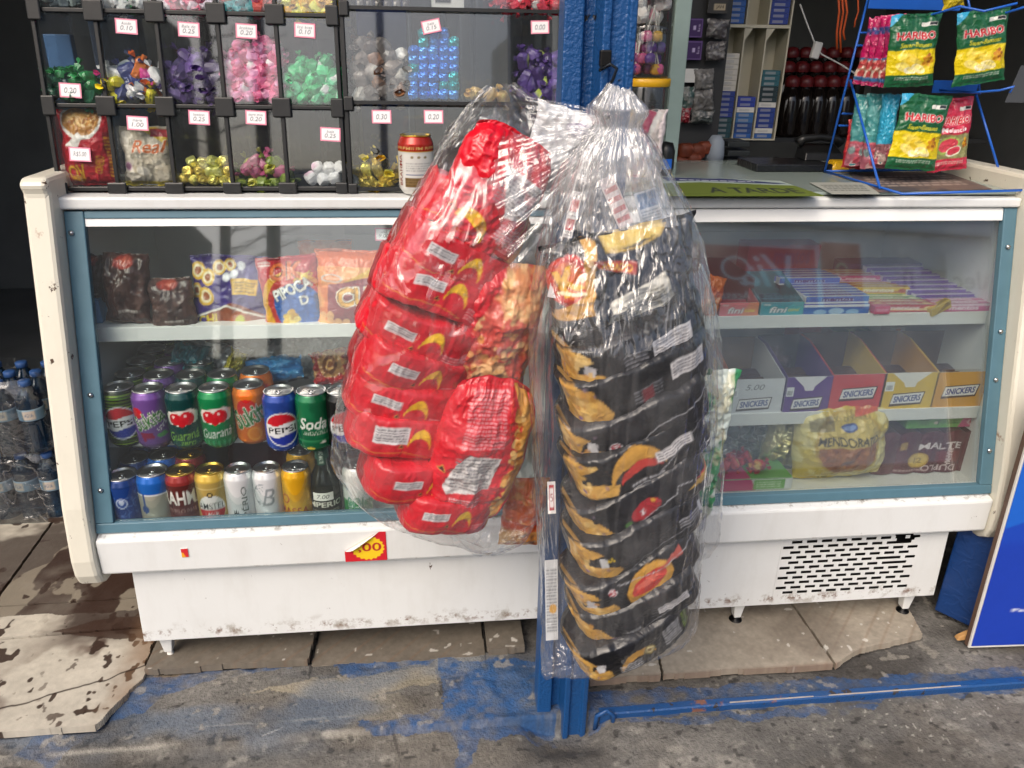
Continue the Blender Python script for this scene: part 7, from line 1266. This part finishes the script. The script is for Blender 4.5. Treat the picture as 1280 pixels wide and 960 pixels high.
m = pull(atY(655, 120, -.20), atY(762, 140, -.26), atY(764, 158, -.262), atY(668, 180, -.23), 41, (40, 40)); m.build('stretched_neck', 'pleated_film', o, smooth=True)
m = MB(); q = pull(atY(560, 655, -.24), atY(618, 664, -.235), atY(606, 694, -.235), atY(580, 680, -.24), 44, (24, 24), .006); q.build('bottom_corner', 'pleated_film', o, smooth=True)
# ------------------------------------------------------------------ black snack packs
BK = '#141417'
def burger(cv, u, v, s, k):
    if k == 0: cv.ell(u, v, .11*s, '#c9963e', rv=.32*s, rot=10); cv.ell(u-.005, v+.02, .085*s, '#c23a30', rv=.16*s, rot=10); cv.ell(u-.01, v+.06, .06*s, '#d86a58', rv=.06*s, rot=10)
    if k == 1: arc(cv, u, v-.2, .11*s, '#c9963e', .48*s, .5, 5, 175, 4); arc(cv, u+.01, v-.2, .085*s, '#b83a32', .24*s, .6, 5, 175, 4)
    if k == 2: cv.poly([(u-.10*s, v-.1), (u+.02, v-.22), (u+.12*s, v+.05), (u+.13*s, v+.4), (u+.10*s, v+.12)], '#c9a04a'); cv.poly([(u-.06*s, v+.0), (u+.06*s, v+.0), (u+.12*s, v+.4), (u+.09*s, v+.1)], '#c8483c')
def swirl(cv, u, v, r=.030): cv.ell(u, v, r, '#d8d4d6'); cv.ell(u, v, r*.85, '#a02838'); arc(cv, u, v, r*.6, '#e4dcdc', r*.6*cv.w/cv.h, .45, -150, 120); cv.ell(u, v, r*.2, '#e4dcdc')
def blackcv(k):
    cv = Cv(270, 62, BK); cv.mottle('#26262b', 5, .6, 300+k); rg = random.Random(50+k)
    J = lambda: rg.uniform(-.025, .025); JV = lambda: rg.uniform(-.10, .10)
    cv.poly([(.0, .06), (.21, .03), (.28+J(), .12), (.29+J(), .34+JV()), (.23+J(), .64+JV()), (.19+J(), .86), (.13, .98), (.0, .96)], '#c79a4c')
    for q in range(9): cv.ell(rg.uniform(.0, .21), rg.uniform(.12, .85), rg.uniform(.02, .035), ('#b98838', '#dcb668', '#c4943f', '#e2c07a')[q % 4], rv=rg.uniform(.10, .22), rot=rg.uniform(-40, 40), al=.8)
    for q in range(4): cv.ell(rg.uniform(.04, .26), rg.uniform(.15, .9), .010, '#7f6a80', rv=.05, al=.6)
    if k % 3 != 1: u0 = rg.uniform(.11, .17); cv.poly([(.34, .36+JV()), (u0, .46+JV()*.5), (u0+.02, .66), (.34, .84+JV())], BK); cv.poly([(u0+.03, .50), (u0+.08, .44), (u0+.095, .62), (u0+.05, .72)], '#d0cdd0', .85 if k % 2 == 0 else 0)
    else: cv.poly([(.35, .62), (.20+J(), .70), (.24, 1), (.36, 1)], BK)
    for i in range(14): cv.ell(rg.uniform(.01, .21), rg.uniform(.12, .85), rg.uniform(.008, .016), ('#d8ad58', '#b98230', '#e0bd74')[i % 3], rv=rg.uniform(.04, .09), al=.75)
    cv.ell(.12, .25, .012, '#8a6a9a'); cv.rect(.205, .40, .245, .68, '#cfcfd0', .9 if k in (2, 5, 8) else .0)
    f = {0: lambda: (label_strip(cv, .62, .55, .22, .42, 0, 5), cv.lines(.36, .2, .48, .7, 6, '#8d8d92')), 1: lambda: (label_strip(cv, .70, .62, .20, .36, 0, 4), cv.lines(.4, .3, .55, .6, 4, '#77777c'), cv.rect(.44, .1, .5, .55, '#7a2830', .8)),
         2: lambda: (swirl(cv, .33, .42), cv.line([(.30, .12), (.40, .22), (.52, .45), (.66, .52), (.80, .62), (.92, .80)], .005, '#b9b9bd'), swirl(cv, .88, .55, .018)), 3: lambda: (burger(cv, .42, .50, 1.35, 1), label_strip(cv, .62, .52, .21, .22, 0, 3), cv.lines(.36, .06, .54, .24, 2, '#c9c9cc'), cv.line([(.3, .02), (.5, .2), (.85, .8)], .004, '#9a9a9e')),
         4: lambda: (cv.ell(.47, .48, .085, '#a82c34', rv=.2, rot=14), swirl(cv, .45, .46, .016), cv.ell(.52, .62, .012, '#c9963e'), cv.ell(.36, .34, .02, '#4a7a3a', rv=.08), cv.line([(.38, .20), (.58, .42), (.64, .44), (.66, .60), (.74, .50)], .005, '#b5b5b9'), burger(cv, .82, .45, 1.2, 2)), 5: lambda: (warn(cv, .26, .6, .022, '#d8b81c', '#d8b81c'), cv.text('T', .26, .6, .2, '#17171a', rot=20, bold=.06), cv.lines(.66, .42, .80, .66, 3, '#b5b5b9'), cv.rect(.80, .45, .84, .72, '#d6d6d8'), cv.line([(.3, .12), (.5, .26), (.68, .36), (.86, .42)], .004, '#9a9a9e')),
         6: lambda: (burger(cv, .50, .52, 1.3, 0), swirl(cv, .30, .75, .022), cv.poly([(.56, .70), (.64, .78), (.72, .90), (.72, .66)], '#b85a50'), cv.line([(.34, .88), (.56, .66), (.8, .74), (.92, .86)], .004, '#b5b5b9')), 7: lambda: (label_strip(cv, .66, .52, .19, .20, 0, 3), swirl(cv, .84, .64, .018), cv.lines(.36, .1, .44, .4, 2, '#c9c9cc'), cv.line([(.3, .1), (.55, .3), (.9, .7)], .004, '#9a9a9e'), cv.rect(.27, .12, .31, .3, '#8a5a9a', .8)),
         8: lambda: (arc(cv, .45, .15, .12, '#c9963e', .5, .45, 20, 165, 8), cv.ell(.52, .46, .035, '#8a7a3a'), cv.ell(.52, .46, .026, '#d8c890'), cv.ell(.52, .46, .012, '#8a6a20'), cv.lines(.33, .1, .46, .36, 4, '#c9c9cc'), cv.lines(.62, .25, .74, .78, 7, '#d2d2d5'), cv.lines(.76, .3, .82, .8, 7, '#8fae3a'), cv.ell(.86, .62, .022, '#d6d6d8'), cv.ell(.86, .62, .014, '#1a1a1c'), cv.ell(.88, .3, .02, '#d6d6d8'))}
    f[k](); return cv
BS = [(783, 418, -19), (785, 462, -21), (786, 506, -22), (787, 553, -23), (788, 600, -24), (786, 645, -24), (784, 692, -24), (780, 736, -23), (778, 778, -21)]
BG = 'black snack packs stacked in the right hanging bag'
for k, (px, py, rot) in enumerate(BS):
    px, py, rot = px+jr_.uniform(-4, 4), py+jr_.uniform(-4, 4), rot+jr_.uniform(-3.5, 3.5)
    pack('black_snack_pack', f'black snack pack, {on[k]} below the top pack in the right hanging bag', 'snack pack', loaf(.222-(.012 if k > 6 else 0), .080, .135, blackcv(k), seed=60+k, back='#17171a', wr=.005), px+5, py, -.272-.004*k, rot, 6+jr_.uniform(-8, 8), 13+jr_.uniform(-5, 5), group=BG)
cv = Cv(170, 130, BK); cv.mottle('#26262b', 5, .6, 330); cv.ell(.14, .70, .15, '#c8321e', rv=.22); cv.poly([(0, .35), (.25, .42), (.34, .95), (.26, 1), (.22, .6), (.02, .45)], '#c9963e'); cv.ell(.13, .72, .10, '#d8681c', rv=.15); cv.text('K', .13, .72, .22, '#e8b02a', rot=20, bold=.1, out='#8a1c10', ow=.04); cv.line([(.05, .62), (.22, .60)], .02, '#e6d8b0')
cv.poly([(.36, 1), (.40, .90), (.74, .92), (.80, 1)], '#cfb45c'); [cv.ell(.44+.075*i, .955, .042, ('#e0c468', '#d2b04e')[i % 2], rv=.04) for i in range(5)]; cv.line([(.37, .99), (.40, .895), (.62, .885), (.75, .915), (.82, .99)], .012, '#b89a4a'); cv.poly([(.30, .86), (.58, .80), (.56, .70), (.33, .78)], '#a83a1c'); cv.text('ASSADO', .45, .78, .06, '#e8b02a', w=.2, rot=-14, bold=.05)
cv.poly([(.34, .30), (.38, .50), (.74, .68), (.82, .38), (.48, .14)], '#dcd9cc'); cv.lines(.42, .24, .76, .54, 8, '#77756e', .8, 14); cv.poly([(.72, .20), (.9, .3), (.96, .2), (.75, .1)], '#cfd0d2'); cv.lines(.1, .1, .34, .28, 6, '#8d8d92', .7, 20)
bag('black_snack_pack', 'black snack pack with orange emblem on top of the stack in the right bag', 'snack pack', cv, atY(776, 352, -.272), .215, .172, .09, 15, -12, 2, group=BG, seed=61, nu=120, nv=100, wr=.008, back='#17171a')
def pstrip(label, a, b, w_, cvs, Yp, yaw=0):
    A, B_ = atY(a[0], a[1], Yp), atY(b[0], b[1], Yp-.012); d = A-B_; L_ = np.linalg.norm(d); v = d/L_; u = np.cross(v, (0, 1, 0)); u /= np.linalg.norm(u); u = u if u[0] > 0 else -u; m = MB(); card(m, (A+B_)/2, u, v, w_, L_, cvs, None, .0004); return tag(m.build('printed_strip', 'print_film'), label, 'strip')
cv = Cv(20, 240, '#dcd8d8'); [cv.rect(.1, .08+i*.13, .9, .16+i*.13, ('#b8242c', '#b8242c', '#3a3a40')[i % 3]) for i in range(6)]; [cv.lines(.15, .17+i*.13, .85, .21+i*.13, 2, '#2a2a2e') for i in range(6)]; cv.text('LEVE', .5, .93, .03, '#1a1a1e', w=2.2, rot=-90, bold=.04)
pstrip('narrow red and white printed strip inside the neck of the right bag', (735, 188), (690, 372), .014, cv, -.285)
cv = Cv(30, 100, '#d4c4c4'); [cv.rect(.1, .1+i*.2, .9, .2+i*.2, '#b04a48') for i in range(4)]; pstrip('wide faded red strip inside the neck of the right bag', (757, 222), (783, 282), .022, cv, -.255)
cv = Cv(40, 80, '#b9c4d2'); cv.rect(.1, .55, .9, .95, '#5f7fa8'); cv.lines(.1, .1, .9, .5, 5, '#6a7684'); pstrip('pale blue printed strip inside the right shoulder of the right bag', (806, 238), (818, 284), .034, cv, -.235)
cv = Cv(24, 60, '#d8d6d4'); cv.rect(.2, .1, .8, .9, '#a8323a'); cv.rect(.3, .2, .7, .8, '#e0dcda'); cv.text('5', .5, .5, .25, '#8a2028'); pstrip('small white and red label at the left side of the right bag', (689, 602), (690, 642), .012, cv, -.335)
cv = Cv(30, 110, '#c2c4c6'); cv.lines(.1, .1, .9, .9, 20, '#5a5c60'); cv.ell(.6, .4, .3, '#c99a4a', rv=.06); pstrip('pale printed strip low on the left side of the right bag', (689, 700), (690, 800), .020, cv, -.335)
mb = film([((762, 104), (788, 112), -.285, .010, .5), ((752, 122), (800, 128), -.285, .020, .9), ((742, 136), (806, 142), -.282, .030, 1.), ((748, 148), (798, 152), -.28, .024, .9), ((752, 157), (794, 160), -.28, .022, .9), ((738, 172), (806, 172), -.28, .030, .75), ((718, 196), (818, 192), -.28, .042, .5), ((702, 226), (834, 220), -.272, .046, .3), ((688, 262), (856, 256), -.272, .055, .18), ((676, 302), (870, 296), -.276, .066, .1), ((668, 350), (880, 344), -.286, .082, .04), ((664, 420), (886, 410), -.298, .100), ((664, 500), (889, 488), -.296, .098), ((668, 580), (884, 560), -.292, .09), ((673, 650), (876, 630), -.295, .09), ((677, 710), (870, 690), -.298, .088), ((678, 760), (868, 735), -.30, .084), ((678, 805), (867, 765), -.302, .074), ((678, 830), (860, 787), -.303, .055), ((679, 839), (846, 800), -.304, .03)], seed=8, wr=.0055, pk=26, n=190, m_=200)
o = mb.build('hanging_bag', 'pleated_film', smooth=True); NB = [((765, 106), (784, 113), -.285, .008, .6), ((756, 124), (796, 129), -.285, .014, .9), ((751, 138), (798, 143), -.283, .02, 1.), ((756, 149), (790, 152), -.28, .016, .9), ((758, 158), (788, 160), -.28, .014, .9), ((746, 174), (798, 174), -.28, .022, .8), ((732, 198), (806, 194), -.28, .032, .6), ((720, 228), (818, 222), -.28, .042, .5), ((712, 258), (830, 252), -.28, .05, .4), ((704, 280), (840, 274), -.28, .056, .4)]
film(NB, seed=21, wr=.004, pk=16, n=130, m_=80, close=False).build('inner_folds', 'neck_film', o, smooth=True); film([(l_, r_, y_, d_*.6, p_) for l_, r_, y_, d_, p_ in NB[:8]], seed=27, wr=.004, pk=12, n=110, m_=60, close=False).build('inner_folds', 'neck_film', o, smooth=True); tag(o, 'tall clear plastic bag of black snack packs knotted on the hook', 'plastic bag')
m = pull(atY(748, 150, -.29), atY(778, 150, -.29), atY(788, 108, -.285), atY(764, 106, -.285), 50, (30, 30), .01); m.build('knot_ear', 'neck_film', o, smooth=True)
m = pull(atY(676, 800, -.305), atY(692, 835, -.305), atY(690, 845, -.305), atY(676, 841, -.305), 51, (16, 16), .004); m.build('bottom_corner', 'pleated_film', o, smooth=True)
# green pack in its own bag behind the right edge
cv = Cv(60, 190, '#c9d4cc'); cv.mottle('#2f8f5a', 3, .95, 340, .44, .5); cv.mottle('#d8d2b0', 4, .6, 341, .55, .65); cv.rect(0, .3, .5, .36, '#1f7a4a'); cv.rect(.2, .12, 1, .2, '#2c8a54')
bag('green_snack_pack', 'green and white snack pack behind the right edge of the black packs', 'snack pack', cv, atY(877, 560, -.20), .075, .30, .05, 4, 2, 0, seed=36, nu=44, nv=110, wr=.008, back='#2a6a48')
mb = film([((862, 330), (876, 330), -.19, .01, .3), ((850, 380), (890, 376), -.195, .03, .2), ((846, 450), (898, 440), -.20, .042), ((846, 540), (899, 530), -.20, .046), ((848, 620), (899, 610), -.20, .046), ((852, 670), (896, 664), -.20, .038), ((862, 695), (884, 690), -.20, .018)], seed=12, wr=.006, n=90, m_=110)
o = mb.build('hanging_bag', 'bag_film', smooth=True); tag(o, 'narrow clear bag with a green pack behind the right edge of the black packs', 'plastic bag')
